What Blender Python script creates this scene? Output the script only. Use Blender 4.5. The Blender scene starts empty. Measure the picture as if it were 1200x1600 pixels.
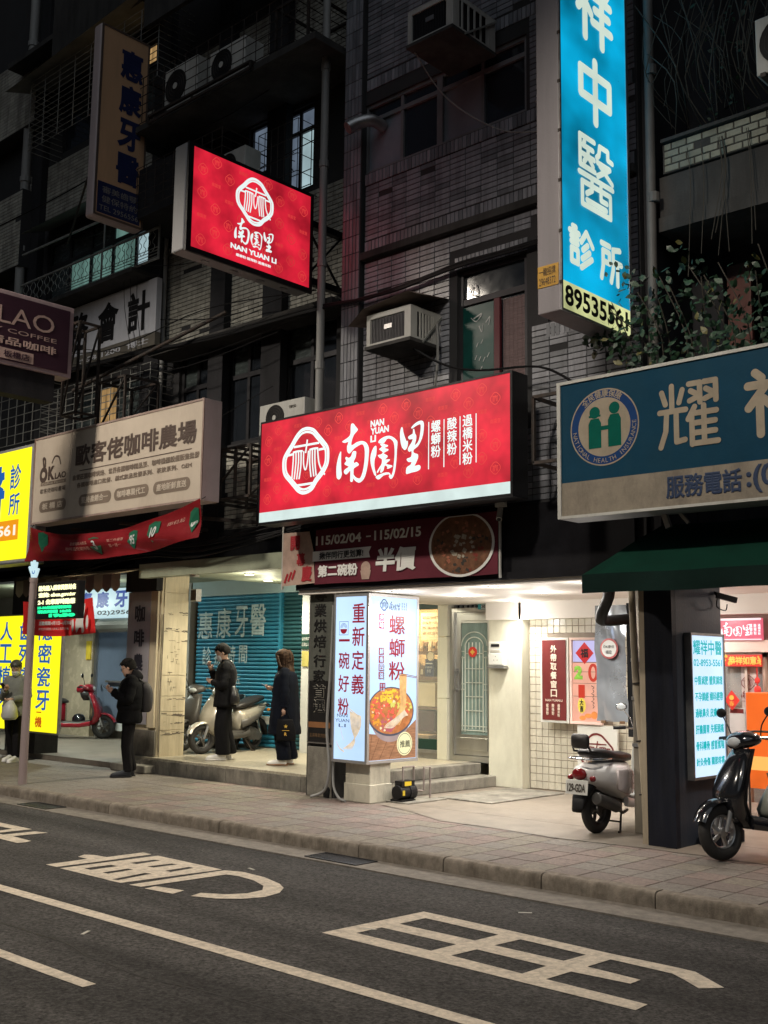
import bpy, math, random
from math import sin, cos, pi, radians as rad
from mathutils import Vector, Matrix
from mathutils.geometry import tessellate_polygon
random.seed(7)
sc = bpy.context.scene
COL = sc.collection
# ---------------------------------------------------------------- camera
cd = bpy.data.cameras.new('camera'); cam = bpy.data.objects.new('camera', cd); COL.objects.link(cam)
yaw, pit, rol = rad(42.626), rad(7.919), rad(.696)
fw = Vector((-sin(yaw)*cos(pit), cos(yaw)*cos(pit), sin(pit)))
rt = fw.cross(Vector((0, 0, 1))).normalized(); up = rt.cross(fw)
rt, up = cos(rol)*rt + sin(rol)*up, -sin(rol)*rt + cos(rol)*up
cam.matrix_world = Matrix(((rt.x, up.x, -fw.x, 0), (rt.y, up.y, -fw.y, 0), (rt.z, up.z, -fw.z, 1.65), (0, 0, 0, 1)))
cd.sensor_fit = 'VERTICAL'; cd.sensor_height = 24; cd.lens = 24*1724.9/1600
cd.clip_start = .05; cd.clip_end = 600
sc.camera = cam
# ---------------------------------------------------------------- night sky, plus an added fill sun
W = bpy.data.worlds.new('World'); sc.world = W; W.use_nodes = True
nt = W.node_tree; bg = nt.nodes['Background']
sky = nt.nodes.new('ShaderNodeTexSky'); sky.sky_type = 'NISHITA'; sky.sun_disc = False
sky.sun_elevation = rad(-4); sky.sun_rotation = rad(200)
nt.links.new(sky.outputs[0], bg.inputs[0]); bg.inputs[1].default_value = .3
sd = bpy.data.lights.new('facade_fill', 'SUN'); sd.energy = .34; sd.angle = rad(60); sd.color = (.86, .93, 1)  # sun lamp added as cool fill on the facade and sign sides
so = bpy.data.objects.new('facade_fill', sd); COL.objects.link(so); so.rotation_euler = (rad(36), rad(34), 0)
sc.view_settings.view_transform = 'Standard'; sc.view_settings.look = 'None'
sc.view_settings.exposure = 0; sc.view_settings.gamma = 1
try:
    sc.cycles.use_denoising = True; sc.cycles.denoiser = 'OPENIMAGEDENOISE'
    sc.cycles.sample_clamp_indirect = 4; sc.cycles.max_bounces = 6; sc.cycles.use_light_tree = True
    sc.cycles.caustics_reflective = False; sc.cycles.caustics_refractive = False
except Exception: pass
def lamp(kind, loc, power, col=(1, 1, 1), size=.1, target=None, cone=90, blend=.5, size_y=None, parent=None, name='lamp_light'):
    l = bpy.data.lights.new(name, kind); l.energy = power; l.color = col
    if kind == 'AREA':
        l.size = size
        if size_y: l.shape = 'RECTANGLE'; l.size_y = size_y
    else: l.shadow_soft_size = size
    if kind == 'SPOT': l.spot_size = rad(cone); l.spot_blend = blend
    o = bpy.data.objects.new(name, l); COL.objects.link(o)
    d = (Vector(target) - Vector(loc)) if target is not None else Vector((0, 0, -1))
    o.rotation_euler = d.to_track_quat('-Z', 'Y').to_euler()
    if parent is not None: o.location = Vector(loc) - ORG.get(parent.name, Vector()); o.parent = parent
    else: o.location = loc
    return o
# ---------------------------------------------------------------- materials
MATS = {}
def M(name, col, rough=.6, metal=0, var=.18, scale=3.0, bump=.15, bscale=40, streak=1, coat=0, dirt=None, dirt_amt=.0, alpha=1, trans=0, spec=.5):
    if name in MATS: return MATS[name]
    m = bpy.data.materials.new(name); m.use_nodes = True; t = m.node_tree; N = t.nodes; L = t.links
    b = N['Principled BSDF']; b.inputs['Roughness'].default_value = rough; b.inputs['Metallic'].default_value = metal
    b.inputs['Specular IOR Level'].default_value = spec
    if coat: b.inputs['Coat Weight'].default_value = coat; b.inputs['Coat Roughness'].default_value = .08
    if trans: b.inputs['Transmission Weight'].default_value = trans; b.inputs['IOR'].default_value = 1.1
    if alpha < 1: b.inputs['Alpha'].default_value = alpha
    g = N.new('ShaderNodeNewGeometry'); mp = N.new('ShaderNodeMapping'); mp.inputs['Scale'].default_value = (1, 1, 1/streak)
    L.new(g.outputs['Position'], mp.inputs['Vector'])
    n = N.new('ShaderNodeTexNoise'); n.inputs['Scale'].default_value = scale; n.inputs['Detail'].default_value = 8; n.inputs['Roughness'].default_value = .65
    L.new(mp.outputs[0], n.inputs['Vector'])
    r = N.new('ShaderNodeValToRGB'); e = r.color_ramp.elements; e[0].position = .3; e[1].position = .72
    c0 = [max(0, c*(1-var)) for c in col]; c1 = [min(1, c*(1+var)) for c in col]
    e[0].color = (*c0, 1); e[1].color = (*c1, 1); L.new(n.outputs['Fac'], r.inputs['Fac'])
    out = r.outputs['Color']
    if dirt:
        n2 = N.new('ShaderNodeTexNoise'); n2.inputs['Scale'].default_value = scale*.55; n2.inputs['Detail'].default_value = 10; n2.inputs['Roughness'].default_value = .75
        mp2 = N.new('ShaderNodeMapping'); mp2.inputs['Scale'].default_value = (1, 1, .35/streak); mp2.inputs['Location'].default_value = (3.3, 7.1, 1.7)
        L.new(g.outputs['Position'], mp2.inputs['Vector']); L.new(mp2.outputs[0], n2.inputs['Vector'])
        r2 = N.new('ShaderNodeValToRGB'); r2.color_ramp.elements[0].position = .46; r2.color_ramp.elements[1].position = .68
        L.new(n2.outputs['Fac'], r2.inputs['Fac'])
        ml = N.new('ShaderNodeMath'); ml.operation = 'MULTIPLY'; ml.inputs[1].default_value = dirt_amt; L.new(r2.outputs['Color'], ml.inputs[0])
        mx = N.new('ShaderNodeMix'); mx.data_type = 'RGBA'; L.new(ml.outputs[0], mx.inputs['Factor']); L.new(out, mx.inputs['A']); mx.inputs['B'].default_value = (*dirt, 1)
        out = mx.outputs['Result']
    L.new(out, b.inputs['Base Color'])
    rr = N.new('ShaderNodeMapRange'); rr.inputs['To Min'].default_value = max(0, rough-.1); rr.inputs['To Max'].default_value = min(1, rough+.12)
    L.new(n.outputs['Fac'], rr.inputs['Value']); L.new(rr.outputs[0], b.inputs['Roughness'])
    if bump:
        n3 = N.new('ShaderNodeTexNoise'); n3.inputs['Scale'].default_value = bscale; n3.inputs['Detail'].default_value = 5
        L.new(g.outputs['Position'], n3.inputs['Vector'])
        bp = N.new('ShaderNodeBump'); bp.inputs['Strength'].default_value = bump; bp.inputs['Distance'].default_value = .01
        L.new(n3.outputs['Fac'], bp.inputs['Height']); L.new(bp.outputs[0], b.inputs['Normal'])
    MATS[name] = m; return m
def E(name, col, st=1.0, var=0, scale=2.0, stretch=(1, 1, 1), base=None):
    """something that gives off light: panel lit by tubes behind it (uneven) over a glossy acrylic skin"""
    if name in MATS: return MATS[name]
    m = bpy.data.materials.new(name); m.use_nodes = True; t = m.node_tree; N = t.nodes; L = t.links
    b = N['Principled BSDF']; b.inputs['Base Color'].default_value = (*(base or [c*.18 for c in col]), 1); b.inputs['Roughness'].default_value = .35
    b.inputs['Emission Color'].default_value = (*col, 1); b.inputs['Emission Strength'].default_value = st
    if var:
        g = N.new('ShaderNodeNewGeometry'); mp = N.new('ShaderNodeMapping'); mp.inputs['Scale'].default_value = stretch
        n = N.new('ShaderNodeTexNoise'); n.inputs['Scale'].default_value = scale; n.inputs['Detail'].default_value = 3
        L.new(g.outputs['Position'], mp.inputs['Vector']); L.new(mp.outputs[0], n.inputs['Vector'])
        mr = N.new('ShaderNodeMapRange'); mr.inputs['From Min'].default_value = .3; mr.inputs['From Max'].default_value = .7
        mr.inputs['To Min'].default_value = st*(1-var); mr.inputs['To Max'].default_value = st*(1+var)
        L.new(n.outputs['Fac'], mr.inputs['Value']); L.new(mr.outputs[0], b.inputs['Emission Strength'])
    MATS[name] = m; return m
# ---------------------------------------------------------------- mesh builder
ORG = {}
def CR(pts, n=4, closed=False):
    """Catmull-Rom through points (any dimension)"""
    out = []; k = len(pts); rng = range(k) if closed else range(k-1)
    for i in rng:
        p = [pts[(i+j) % k] if closed else pts[min(max(i+j, 0), k-1)] for j in (-1, 0, 1, 2)]
        for s in range(n):
            t = s/n
            out.append(tuple(.5*(2*b + (c-a)*t + (2*a-5*b+4*c-d)*t*t + (3*b-a-3*c+d)*t**3) for a, b, c, d in zip(*p)))
    if not closed: out.append(tuple(pts[-1]))
    return out
class MB:
    def __init__(s): s.v = []; s.f = []
    def q(s, *p):
        n = len(s.v); s.v += [tuple(a) for a in p]; s.f.append(tuple(range(n, n+len(p)))); return s
    def box(s, x0, x1, y0, y1, z0, z1):
        n = len(s.v)
        s.v += [(x, y, z) for x in (x0, x1) for y in (y0, y1) for z in (z0, z1)]
        s.f += [tuple(n+i for i in f) for f in ((0, 1, 3, 2), (4, 6, 7, 5), (0, 4, 5, 1), (2, 3, 7, 6), (0, 2, 6, 4), (1, 5, 7, 3))]
        return s
    def bar(s, p0, p1, w, h=None):
        p0, p1 = Vector(p0), Vector(p1); d = (p1-p0).normalized(); h = h or w
        a = d.cross(Vector((0, 0, 1))) if abs(d.z) < .95 else d.cross(Vector((0, 1, 0)))
        a.normalize(); b = d.cross(a); n = len(s.v)
        for p in (p0, p1):
            for i, j in ((-1, -1), (1, -1), (1, 1), (-1, 1)): s.v.append(tuple(p + a*i*w/2 + b*j*h/2))
        s.f += [tuple(n+i for i in f) for f in ((0, 1, 2, 3), (7, 6, 5, 4), (0, 4, 5, 1), (1, 5, 6, 2), (2, 6, 7, 3), (3, 7, 4, 0))]
        return s
    def rings(s, R, cap=True, closed=True):
        n = len(s.v); m = len(R[0])
        for r in R: s.v += [tuple(p) for p in r]
        for i in range(len(R)-1):
            for j in range(m if closed else m-1):
                k = (j+1) % m; s.f.append((n+i*m+j, n+i*m+k, n+(i+1)*m+k, n+(i+1)*m+j))
        if cap and closed:
            s.f.append(tuple(n+j for j in range(m))[::-1]); s.f.append(tuple(n+(len(R)-1)*m+j for j in range(m)))
        return s
    def tube(s, pts, r, n=8, cap=True):
        pts = [Vector(p) for p in pts]; R = []; pa = None
        for i, p in enumerate(pts):
            d = (pts[min(i+1, len(pts)-1)] - pts[max(i-1, 0)]).normalized()
            if pa is None: a = d.cross(Vector((0, 0, 1))) if abs(d.z) < .9 else d.cross(Vector((0, 1, 0)))
            else: a = pa - d*pa.dot(d)
            a.normalize(); pa = a; b = d.cross(a); rr = r[i] if isinstance(r, (list, tuple)) else r
            R.append([p + a*cos(2*pi*k/n)*rr + b*sin(2*pi*k/n)*rr for k in range(n)])
        return s.rings(R, cap)
    def cyl(s, p0, p1, r0, r1=None, n=14): return s.tube([p0, p1], [r0, r0 if r1 is None else r1], n)
    def ell(s, c, r, nu=12, nv=8, v0=-90, v1=90):
        R = []
        for i in range(nv+1):
            a = rad(v0 + (v1-v0)*i/nv); cr = max(cos(a), .02)
            R.append([(c[0]+r[0]*cr*cos(2*pi*k/nu), c[1]+r[1]*cr*sin(2*pi*k/nu), c[2]+r[2]*sin(a)) for k in range(nu)])
        return s.rings(R)
    def torus(s, c, R0, r, axis='y', n=28, m=10, sq=1.0):
        R = []
        for i in range(n):
            a = 2*pi*i/n; ring = []
            for j in range(m):
                b = 2*pi*j/m; d = R0 + r*cos(b); h = r*sq*sin(b)
                ring.append((c[0]+d*cos(a), c[1]+h, c[2]+d*sin(a)) if axis == 'y' else (c[0]+d*cos(a), c[1]+d*sin(a), c[2]+h))
            R.append(ring)
        R.append(R[0]); return s.rings(R, cap=False)
    def loft(s, secs, n=16, pw=2.4):
        """secs: (x, cy, cz, ry, rz) superellipse rings across x"""
        R = []
        for x, cy, cz, ry, rz in secs:
            ring = []
            for k in range(n):
                a = 2*pi*k/n; ca, sa = cos(a), sin(a)
                ring.append((x, cy+ry*math.copysign(abs(ca)**(2/pw), ca), cz+rz*math.copysign(abs(sa)**(2/pw), sa)))
            R.append(ring)
        return s.rings(R)
    def lofth(s, secs, n=18, pw=2.2):
        """horizontal rings: (cx, cy, z, rx, ry)"""
        R = []
        for cx, cy, z, rx, ry in secs:
            R.append([(cx+rx*math.copysign(abs(cos(2*pi*k/n))**(2/pw), cos(2*pi*k/n)), cy+ry*math.copysign(abs(sin(2*pi*k/n))**(2/pw), sin(2*pi*k/n)), z) for k in range(n)])
        return s.rings(R)
    def plate(s, loops, fn, d0=None, d1=None):
        """flat polygon (outer + holes) in 2D mapped by fn(u, v, w); extruded when d0/d1 given"""
        d0 = 0 if d0 is None else d0
        base = len(s.v); flat = [p for l in loops for p in l]
        tris = tessellate_polygon([[Vector((p[0], p[1], 0)) for p in l] for l in loops])
        s.v += [tuple(fn(p[0], p[1], d0)) for p in flat]; s.f += [tuple(base+i for i in t) for t in tris]
        if d1 is not None:
            b2 = len(s.v); s.v += [tuple(fn(p[0], p[1], d1)) for p in flat]; s.f += [tuple(b2+i for i in t)[::-1] for t in tris]
            o = 0
            for l in loops:
                k = len(l)
                for i in range(k): s.f.append((base+o+i, base+o+(i+1) % k, b2+o+(i+1) % k, b2+o+i))
                o += k
        return s
    def xf(s, m):
        s.v = [tuple(m @ Vector(p)) for p in s.v]; return s
    def build(s, name, mat, parent=None, smooth=False, bevel=0, seg=2, loc=None, fixn=True):
        me = bpy.data.meshes.new(name)
        if parent is not None: o0 = ORG.get(parent.name, Vector())
        elif loc is not None: o0 = Vector(loc)
        else:
            xs, ys, zs = zip(*s.v); o0 = Vector(((min(xs)+max(xs))/2, (min(ys)+max(ys))/2, min(zs)))
        me.from_pydata([(p[0]-o0.x, p[1]-o0.y, p[2]-o0.z) for p in s.v], [], s.f)
        if fixn:
            import bmesh
            bm = bmesh.new(); bm.from_mesh(me); bmesh.ops.recalc_face_normals(bm, faces=bm.faces); bm.to_mesh(me); bm.free()
        me.materials.append(mat)
        if smooth:
            for p in me.polygons: p.use_smooth = True
            if smooth != 'all': me.set_sharp_from_angle(angle=rad(42))
        o = bpy.data.objects.new(name, me); COL.objects.link(o)
        if parent is None: o.location = o0
        else: o.parent = parent
        ORG[o.name] = o0
        if bevel:
            b = o.modifiers.new('bevel', 'BEVEL'); b.width = bevel; b.segments = seg; b.limit_method = 'ANGLE'; b.angle_limit = rad(40)
        return o
def tag(o, label=None, cat=None, group=None, kind=None):
    if label: o['label'] = label
    if cat: o['category'] = cat
    if group: o['group'] = group
    if kind: o['kind'] = kind
    return o
def thing(name, label, cat, loc, rotz=0, group=None, local=False):
    o = bpy.data.objects.new(name, None); COL.objects.link(o); o.location = loc; o.rotation_euler = (0, 0, rotz); o.empty_display_size = .1
    ORG[o.name] = Vector((0, 0, 0)) if local else Vector(loc)
    return tag(o, label, cat, group)
def share(src, name, loc, parent):
    """copy of a piece sharing its mesh"""
    o = src.copy(); o.name = name; COL.objects.link(o); o.parent = parent; o.location = Vector(loc) - ORG.get(parent.name, Vector()); ORG[o.name] = Vector(loc); return o
def PY(y): return lambda u, v, w=0: (u, y-w, v)          # plane facing the street
def PX(x): return lambda u, v, w=0: (x+w, u, v)          # plane facing +X
TC = {}
def glyphs(s, bold=0, res=3, ls=1.0):
    k = (s, bold, res, ls)
    if k in TC: return TC[k]
    c = bpy.data.curves.new('t', 'FONT'); c.body = s; c.resolution_u = res; c.align_x = 'CENTER'; c.space_line = ls
    if bold: c.bevel_depth = bold; c.bevel_resolution = 0
    o = bpy.data.objects.new('t', c); COL.objects.link(o); dg = bpy.context.evaluated_depsgraph_get(); dg.update()
    ev = o.evaluated_get(dg); me = ev.to_mesh()
    vs = [tuple(v.co) for v in me.vertices]; fs = [tuple(p.vertices) for p in me.polygons]; ev.to_mesh_clear()
    bpy.data.objects.remove(o); bpy.data.curves.remove(c)
    xs = [v[0] for v in vs]; ys = [v[1] for v in vs]; zs = [v[2] for v in vs]
    b = (min(xs), max(xs), min(ys), max(ys), max(max(zs)-min(zs), 1e-6), min(zs))
    TC[k] = (vs, fs, b); return TC[k]
def txt(mb, s, u0, v0, u1, v1, fn, bold=0, w=.004, dep=.003, slant=0, res=3, ls=1.0, rise=0):
    """write s into the box (u0,v0)-(u1,v1) of a plane"""
    vs, fs, b = glyphs(s, bold, res, ls)
    sx = (u1-u0)/max(b[1]-b[0], 1e-6); sy = (v1-v0)/max(b[3]-b[2], 1e-6); n = len(mb.v)
    for x, y, z in vs:
        a = (x-b[0])*sx; c = (y-b[2])*sy
        mb.v.append(fn(u0+a+slant*c, v0+c+rise*a, w+(z-b[5])/b[4]*dep))
    mb.f += [tuple(n+i for i in f) for f in fs]
    return mb
def col(mb, s, u0, v0, u1, v1, fn, **k): return txt(mb, '\n'.join(s), u0, v0, u1, v1, fn, **k)
def stroke(mb, pts, w, fn, h=.004, n=5, closed=False):
    P = CR(pts, n, closed) if len(pts) > 2 else [tuple(p) for p in pts]
    k = len(P); base = len(mb.v)
    for i, p in enumerate(P):
        a = P[(i-1) % k] if (closed or i) else P[0]; b = P[(i+1) % k] if (closed or i < k-1) else P[-1]
        dx, dy = b[0]-a[0], b[1]-a[1]; l = math.hypot(dx, dy) or 1
        ww = (w[0] + (w[1]-w[0])*i/(k-1) if isinstance(w, tuple) else w)/2
        mb.v.append(fn(p[0]-dy/l*ww, p[1]+dx/l*ww, h)); mb.v.append(fn(p[0]+dy/l*ww, p[1]-dx/l*ww, h))
    for i in range(k if closed else k-1):
        j = (i+1) % k; mb.f.append((base+2*i, base+2*i+1, base+2*j+1, base+2*j))
    return mb
def disc(mb, c, r, fn, h=.004, n=28, ry=None):
    ry = ry or r; mb.v.append(fn(c[0], c[1], h)); b = len(mb.v)-1
    for k in range(n): mb.v.append(fn(c[0]+r*cos(2*pi*k/n), c[1]+ry*sin(2*pi*k/n), h))
    for k in range(n): mb.f.append((b, b+1+k, b+1+(k+1) % n))
    return mb
RG = {'中': [[(10, 76), (90, 76), (90, 36), (10, 36), (10, 76)], [(50, 97), (50, 3)]],
'祥': [[(20, 97), (30, 88)], [(8, 78), (38, 78), (8, 44)], [(26, 60), (26, 3)], [(32, 56), (42, 46)], [(56, 97), (63, 86)], [(88, 97), (81, 86)], [(50, 78), (95, 78)], [(54, 57), (91, 57)], [(47, 35), (97, 35)], [(72, 78), (72, 3)]],
'醫': [[(8, 97), (46, 97)], [(8, 97), (8, 56), (47, 56)], [(20, 91), (16, 84), (42, 84)], [(14, 72), (45, 72)], [(29, 84), (29, 74), (18, 62)], [(31, 70), (42, 62)], [(61, 96), (58, 83), (52, 78)], [(61, 96), (83, 96), (83, 84), (95, 83)], [(54, 72), (88, 72), (54, 53)], [(60, 69), (94, 53)], [(5, 45), (95, 45)], [(12, 34), (88, 34), (88, 3), (12, 3), (12, 34)], [(38, 45), (38, 28), (24, 20)], [(62, 45), (62, 21), (78, 21)], [(24, 11), (76, 11)]],
'診': [[(18, 98), (30, 98)], [(6, 85), (42, 85)], [(11, 71), (37, 71)], [(11, 58), (37, 58)], [(12, 42), (37, 42), (37, 10), (12, 10), (12, 42)], [(72, 98), (50, 68)], [(72, 98), (97, 68)], [(76, 66), (57, 50)], [(84, 50), (54, 27)], [(93, 36), (50, 4)]],
'所': [[(8, 95), (45, 95)], [(14, 77), (43, 77), (43, 50), (14, 50)], [(14, 77), (14, 38), (6, 5)], [(92, 97), (60, 90), (60, 40), (50, 5)], [(60, 60), (98, 60)], [(80, 60), (80, 3)]],
'耀': [[(24, 97), (24, 60)], [(7, 89), (13, 70)], [(42, 89), (36, 70)], [(3, 58), (47, 58)], [(15, 58), (13, 28), (4, 4)], [(31, 58), (31, 10), (45, 12)], [(53, 96), (71, 96), (71, 66)], [(56, 85), (66, 79)], [(54, 70), (66, 74)], [(78, 96), (97, 96), (97, 66)], [(81, 85), (91, 79)], [(79, 70), (91, 74)], [(62, 60), (51, 42)], [(57, 50), (57, 3)], [(57, 50), (97, 50)], [(60, 35), (95, 35)], [(60, 20), (95, 20)], [(57, 4), (99, 4)], [(77, 60), (77, 4)]]}
def rtxt(mb, ch, u0, v0, u1, v1, fn, w, h=.003):
    k = 0; X = lambda p: (u0+w/2+(u1-u0-w)*p[0]/100, v0+w/2+(v1-v0-w)*p[1]/100)
    for st in RG[ch]:
        for p in st: disc(mb, X(p), w/2, fn, h+.00006*k, 14); k += 1
        for a, b in zip(st, st[1:]): stroke(mb, [X(a), X(b)], w, fn, h+.00006*k); k += 1
    return mb
def rect(mb, u0, v0, u1, v1, fn, h=.003): return mb.q(fn(u0, v0, h), fn(u1, v0, h), fn(u1, v1, h), fn(u0, v1, h))
def part(name, mat, parent, f, **k):
    m = MB(); f(m); return m.build(name, mat, parent, **k)

# ---- traced outlines of the shop emblem, its brush lettering and the painted road lettering (metres / unit square)
RING= [[0.094,0.994],[0.331,0.917],[0.527,0.74],[0.764,0.515],[0.957,0.297],[0.994,0.056],[0.97,-0.192],[0.851,-0.385],[0.71,-0.531],[0.506,-0.702],[0.343,-0.893],[0.155,-0.978],[-0.079,-1.0],[-0.298,-0.919],[-0.477,-0.766],[-0.703,-0.561],[-0.909,-0.372],[-0.994,-0.163],[-0.994,0.143],[-0.868,0.343],[-0.654,0.561],[-0.442,0.808],[-0.229,0.963],[-0.057,1.0]]
EMB=[
( [[-0.541,0.486],[0.597,0.484]],0.069 ),
( [[0.066,0.651],[0.045,0.487],[-0.001,0.237]],0.064 ),
( [[-0.82,0.252],[-0.556,0.266]],0.071 ),
( [[0.582,0.27],[0.833,0.276]],0.071 ),
( [[-0.547,0.349],[-0.549,0.06],[-0.595,-0.511]],0.057 ),
( [[-0.433,0.335],[-0.425,-0.03],[-0.489,-0.538]],0.057 ),
( [[-0.317,0.336],[-0.305,-0.044],[-0.375,-0.55]],0.057 ),
( [[-0.198,0.329],[-0.194,-0.132],[-0.266,-0.554]],0.057 ),
( [[-0.078,0.306],[-0.077,-0.071],[-0.013,-0.273],[0.047,-0.25],[0.104,-0.016],[0.137,0.295]],0.054 ),
( [[0.204,0.317],[0.202,-0.103],[0.273,-0.544]],0.057 ),
( [[0.31,0.326],[0.324,-0.117],[0.396,-0.542]],0.057 ),
( [[0.423,0.327],[0.436,-0.13],[0.5,-0.524]],0.057 ),
( [[0.538,0.335],[0.592,-0.074],[0.704,-0.324],[0.876,-0.535]],0.06 ),
( [[-0.368,-0.746],[0.38,-0.741]],0.071 ),
( [[-0.546,0.319],[-0.339,0.331],[-0.122,0.312]],0.063 ),
( [[0.179,0.312],[0.37,0.329],[0.56,0.317]],0.063 ),
]
CAL=[
[[-1.235,1.0],[-1.126,0.993],[-1.052,0.908],[-0.931,0.786],[-0.976,0.713],[-1.1,0.624],[-1.187,0.463],[-1.208,0.281],[-0.987,0.358],[-0.737,0.373],[-0.54,0.287],[-0.431,0.117],[-0.427,-0.104],[-0.473,-0.462],[-0.572,-0.788],[-0.71,-0.942],[-0.851,-0.979],[-0.995,-0.912],[-1.098,-0.81],[-1.126,-0.65],[-1.016,-0.766],[-0.836,-0.843],[-0.732,-0.745],[-0.648,-0.494],[-0.603,-0.135],[-0.626,0.128],[-0.717,0.258],[-0.877,0.239],[-1.09,0.16],[-1.25,0.043],[-1.322,0.031],[-1.397,0.119],[-1.408,0.28],[-1.349,0.418],[-1.495,0.402],[-1.643,0.456],[-1.534,0.508],[-1.353,0.578],[-1.264,0.672],[-1.257,0.844]],
[[-1.701,0.144],[-1.671,0.113],[-1.672,-0.166],[-1.649,-0.487],[-1.624,-0.622],[-1.687,-0.747],[-1.76,-0.779],[-1.842,-0.731],[-1.874,-0.621],[-1.881,-0.354],[-1.831,-0.12],[-1.762,0.058]],
[[-1.117,0.085],[-0.998,0.065],[-0.986,0.003],[-1.012,-0.138],[-1.088,-0.247],[-1.062,-0.316],[-0.973,-0.287],[-0.871,-0.359],[-0.881,-0.416],[-1.076,-0.485],[-1.091,-0.601],[-1.099,-0.757],[-1.121,-0.899],[-1.181,-0.919],[-1.24,-0.873],[-1.236,-0.585],[-1.273,-0.555],[-1.397,-0.646],[-1.489,-0.623],[-1.538,-0.539],[-1.474,-0.467],[-1.312,-0.406],[-1.459,-0.336],[-1.515,-0.29],[-1.462,-0.23],[-1.426,-0.195],[-1.483,-0.109],[-1.429,-0.062],[-1.319,-0.115],[-1.211,-0.062],[-1.177,0.026]],
[[-0.135,0.139],[-0.093,0.1],[-0.09,-0.068],[-0.112,-0.194],[-0.162,-0.291],[-0.177,-0.444],[-0.157,-0.601],[-0.091,-0.788],[-0.118,-0.842],[-0.188,-0.778],[-0.278,-0.588],[-0.341,-0.4],[-0.355,-0.217],[-0.306,-0.041],[-0.221,0.091]],
[[-0.016,0.259],[0.069,0.325],[0.24,0.38],[0.445,0.386],[0.615,0.317],[0.751,0.21],[0.803,0.127],[0.782,-0.099],[0.761,-0.451],[0.715,-0.75],[0.65,-0.92],[0.574,-1.0],[0.499,-0.985],[0.448,-0.911],[0.47,-0.85],[0.226,-0.861],[0.057,-0.958],[-0.047,-0.947],[-0.117,-0.875],[-0.049,-0.832],[0.225,-0.777],[0.395,-0.778],[0.497,-0.814],[0.549,-0.896],[0.614,-0.764],[0.654,-0.54],[0.684,-0.239],[0.67,0.017],[0.617,0.177],[0.48,0.284],[0.344,0.289],[0.26,0.197],[0.141,0.174],[0.002,0.205]],
[[0.072,0.17],[0.244,0.161],[0.261,0.133],[0.398,0.09],[0.382,0.04],[0.246,0.019],[0.417,-0.041],[0.401,-0.09],[0.214,-0.144],[0.386,-0.241],[0.37,-0.303],[0.286,-0.357],[0.473,-0.367],[0.474,-0.418],[0.323,-0.502],[0.561,-0.568],[0.588,-0.622],[0.427,-0.667],[0.359,-0.646],[0.392,-0.612],[0.272,-0.547],[0.223,-0.695],[0.122,-0.766],[0.077,-0.73],[0.102,-0.605],[-0.016,-0.745],[-0.068,-0.714],[0.05,-0.573],[0.134,-0.48],[0.149,-0.341],[0.08,-0.294],[0.028,-0.262],[-0.033,-0.178],[0.112,-0.17],[0.18,-0.114],[0.075,-0.037],[0.016,0.009],[0.142,0.071],[0.073,0.131]],
[[0.973,0.592],[1.014,0.556],[1.042,0.426],[1.101,0.266],[1.185,0.103],[1.224,0.136],[1.235,0.071],[1.22,-0.053],[1.139,-0.156],[1.039,-0.118],[0.961,0.005],[0.912,0.215],[0.902,0.419],[0.934,0.542]],
[[1.361,0.508],[1.442,0.585],[1.605,0.663],[1.766,0.683],[1.864,0.626],[1.881,0.487],[1.851,0.241],[1.757,0.029],[1.629,-0.117],[1.483,-0.186],[1.468,-0.272],[1.55,-0.319],[1.647,-0.356],[1.649,-0.481],[1.553,-0.644],[1.522,-0.703],[1.683,-0.689],[1.758,-0.742],[1.733,-0.838],[1.588,-0.884],[1.394,-0.895],[1.198,-0.921],[1.164,-0.862],[1.179,-0.739],[1.244,-0.683],[1.342,-0.65],[1.39,-0.563],[1.275,-0.557],[1.186,-0.476],[1.225,-0.43],[1.372,-0.398],[1.386,-0.224],[1.304,-0.239],[1.238,-0.181],[1.253,-0.095],[1.367,0.029],[1.431,0.147],[1.3,0.151],[1.233,0.223],[1.298,0.277],[1.429,0.323],[1.437,0.448],[1.493,0.452],[1.527,0.31],[1.577,0.228],[1.562,0.079],[1.515,-0.052],[1.611,-0.002],[1.691,0.112],[1.738,0.331],[1.752,0.53],[1.703,0.574],[1.541,0.534],[1.411,0.481]],
]
YONG=[
[[-5.504,5.415],[-5.441,6.395],[-4.632,6.368],[-3.838,6.326],[-3.421,6.329],[-3.262,6.319],[-2.989,6.129],[-3.085,6.014],[-3.209,6.103],[-3.339,6.186],[-3.766,6.205],[-3.778,5.957],[-3.406,5.933],[-3.408,5.822],[-3.788,5.796],[-3.802,5.555],[-3.141,5.54],[-3.136,5.405],[-3.8,5.406]],
[[-5.309,5.976],[-5.296,6.243],[-4.633,6.218],[-4.648,5.979]],
[[-5.335,5.572],[-5.324,5.812],[-4.669,5.812],[-4.682,5.573]],
[[-4.519,5.574],[-4.499,5.807],[-3.961,5.794],[-3.968,5.553]],
[[-4.483,5.97],[-4.455,6.221],[-3.935,6.191],[-3.953,5.968]],
]
G2A =[
[[-8.762,5.42],[-8.705,6.41],[-7.752,6.394],[-7.854,5.424],[-7.996,5.418],[-8.116,5.425]],
[[-8.618,5.572],[-8.6,5.831],[-8.502,5.842],[-8.511,5.567]],
[[-8.341,5.573],[-8.342,5.832],[-8.277,5.842],[-8.261,5.573]],
[[-8.564,6.007],[-8.555,6.255],[-8.477,6.273],[-8.472,6.011]],
[[-8.313,6.012],[-8.285,6.255],[-8.215,6.267],[-8.232,6.022]],
[[-8.039,6.005],[-8.046,6.262],[-7.976,6.261],[-7.96,6.002]],
[[-8.03,5.461],[-8.077,5.822],[-8.008,5.838],[-7.964,5.478]],
]
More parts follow.
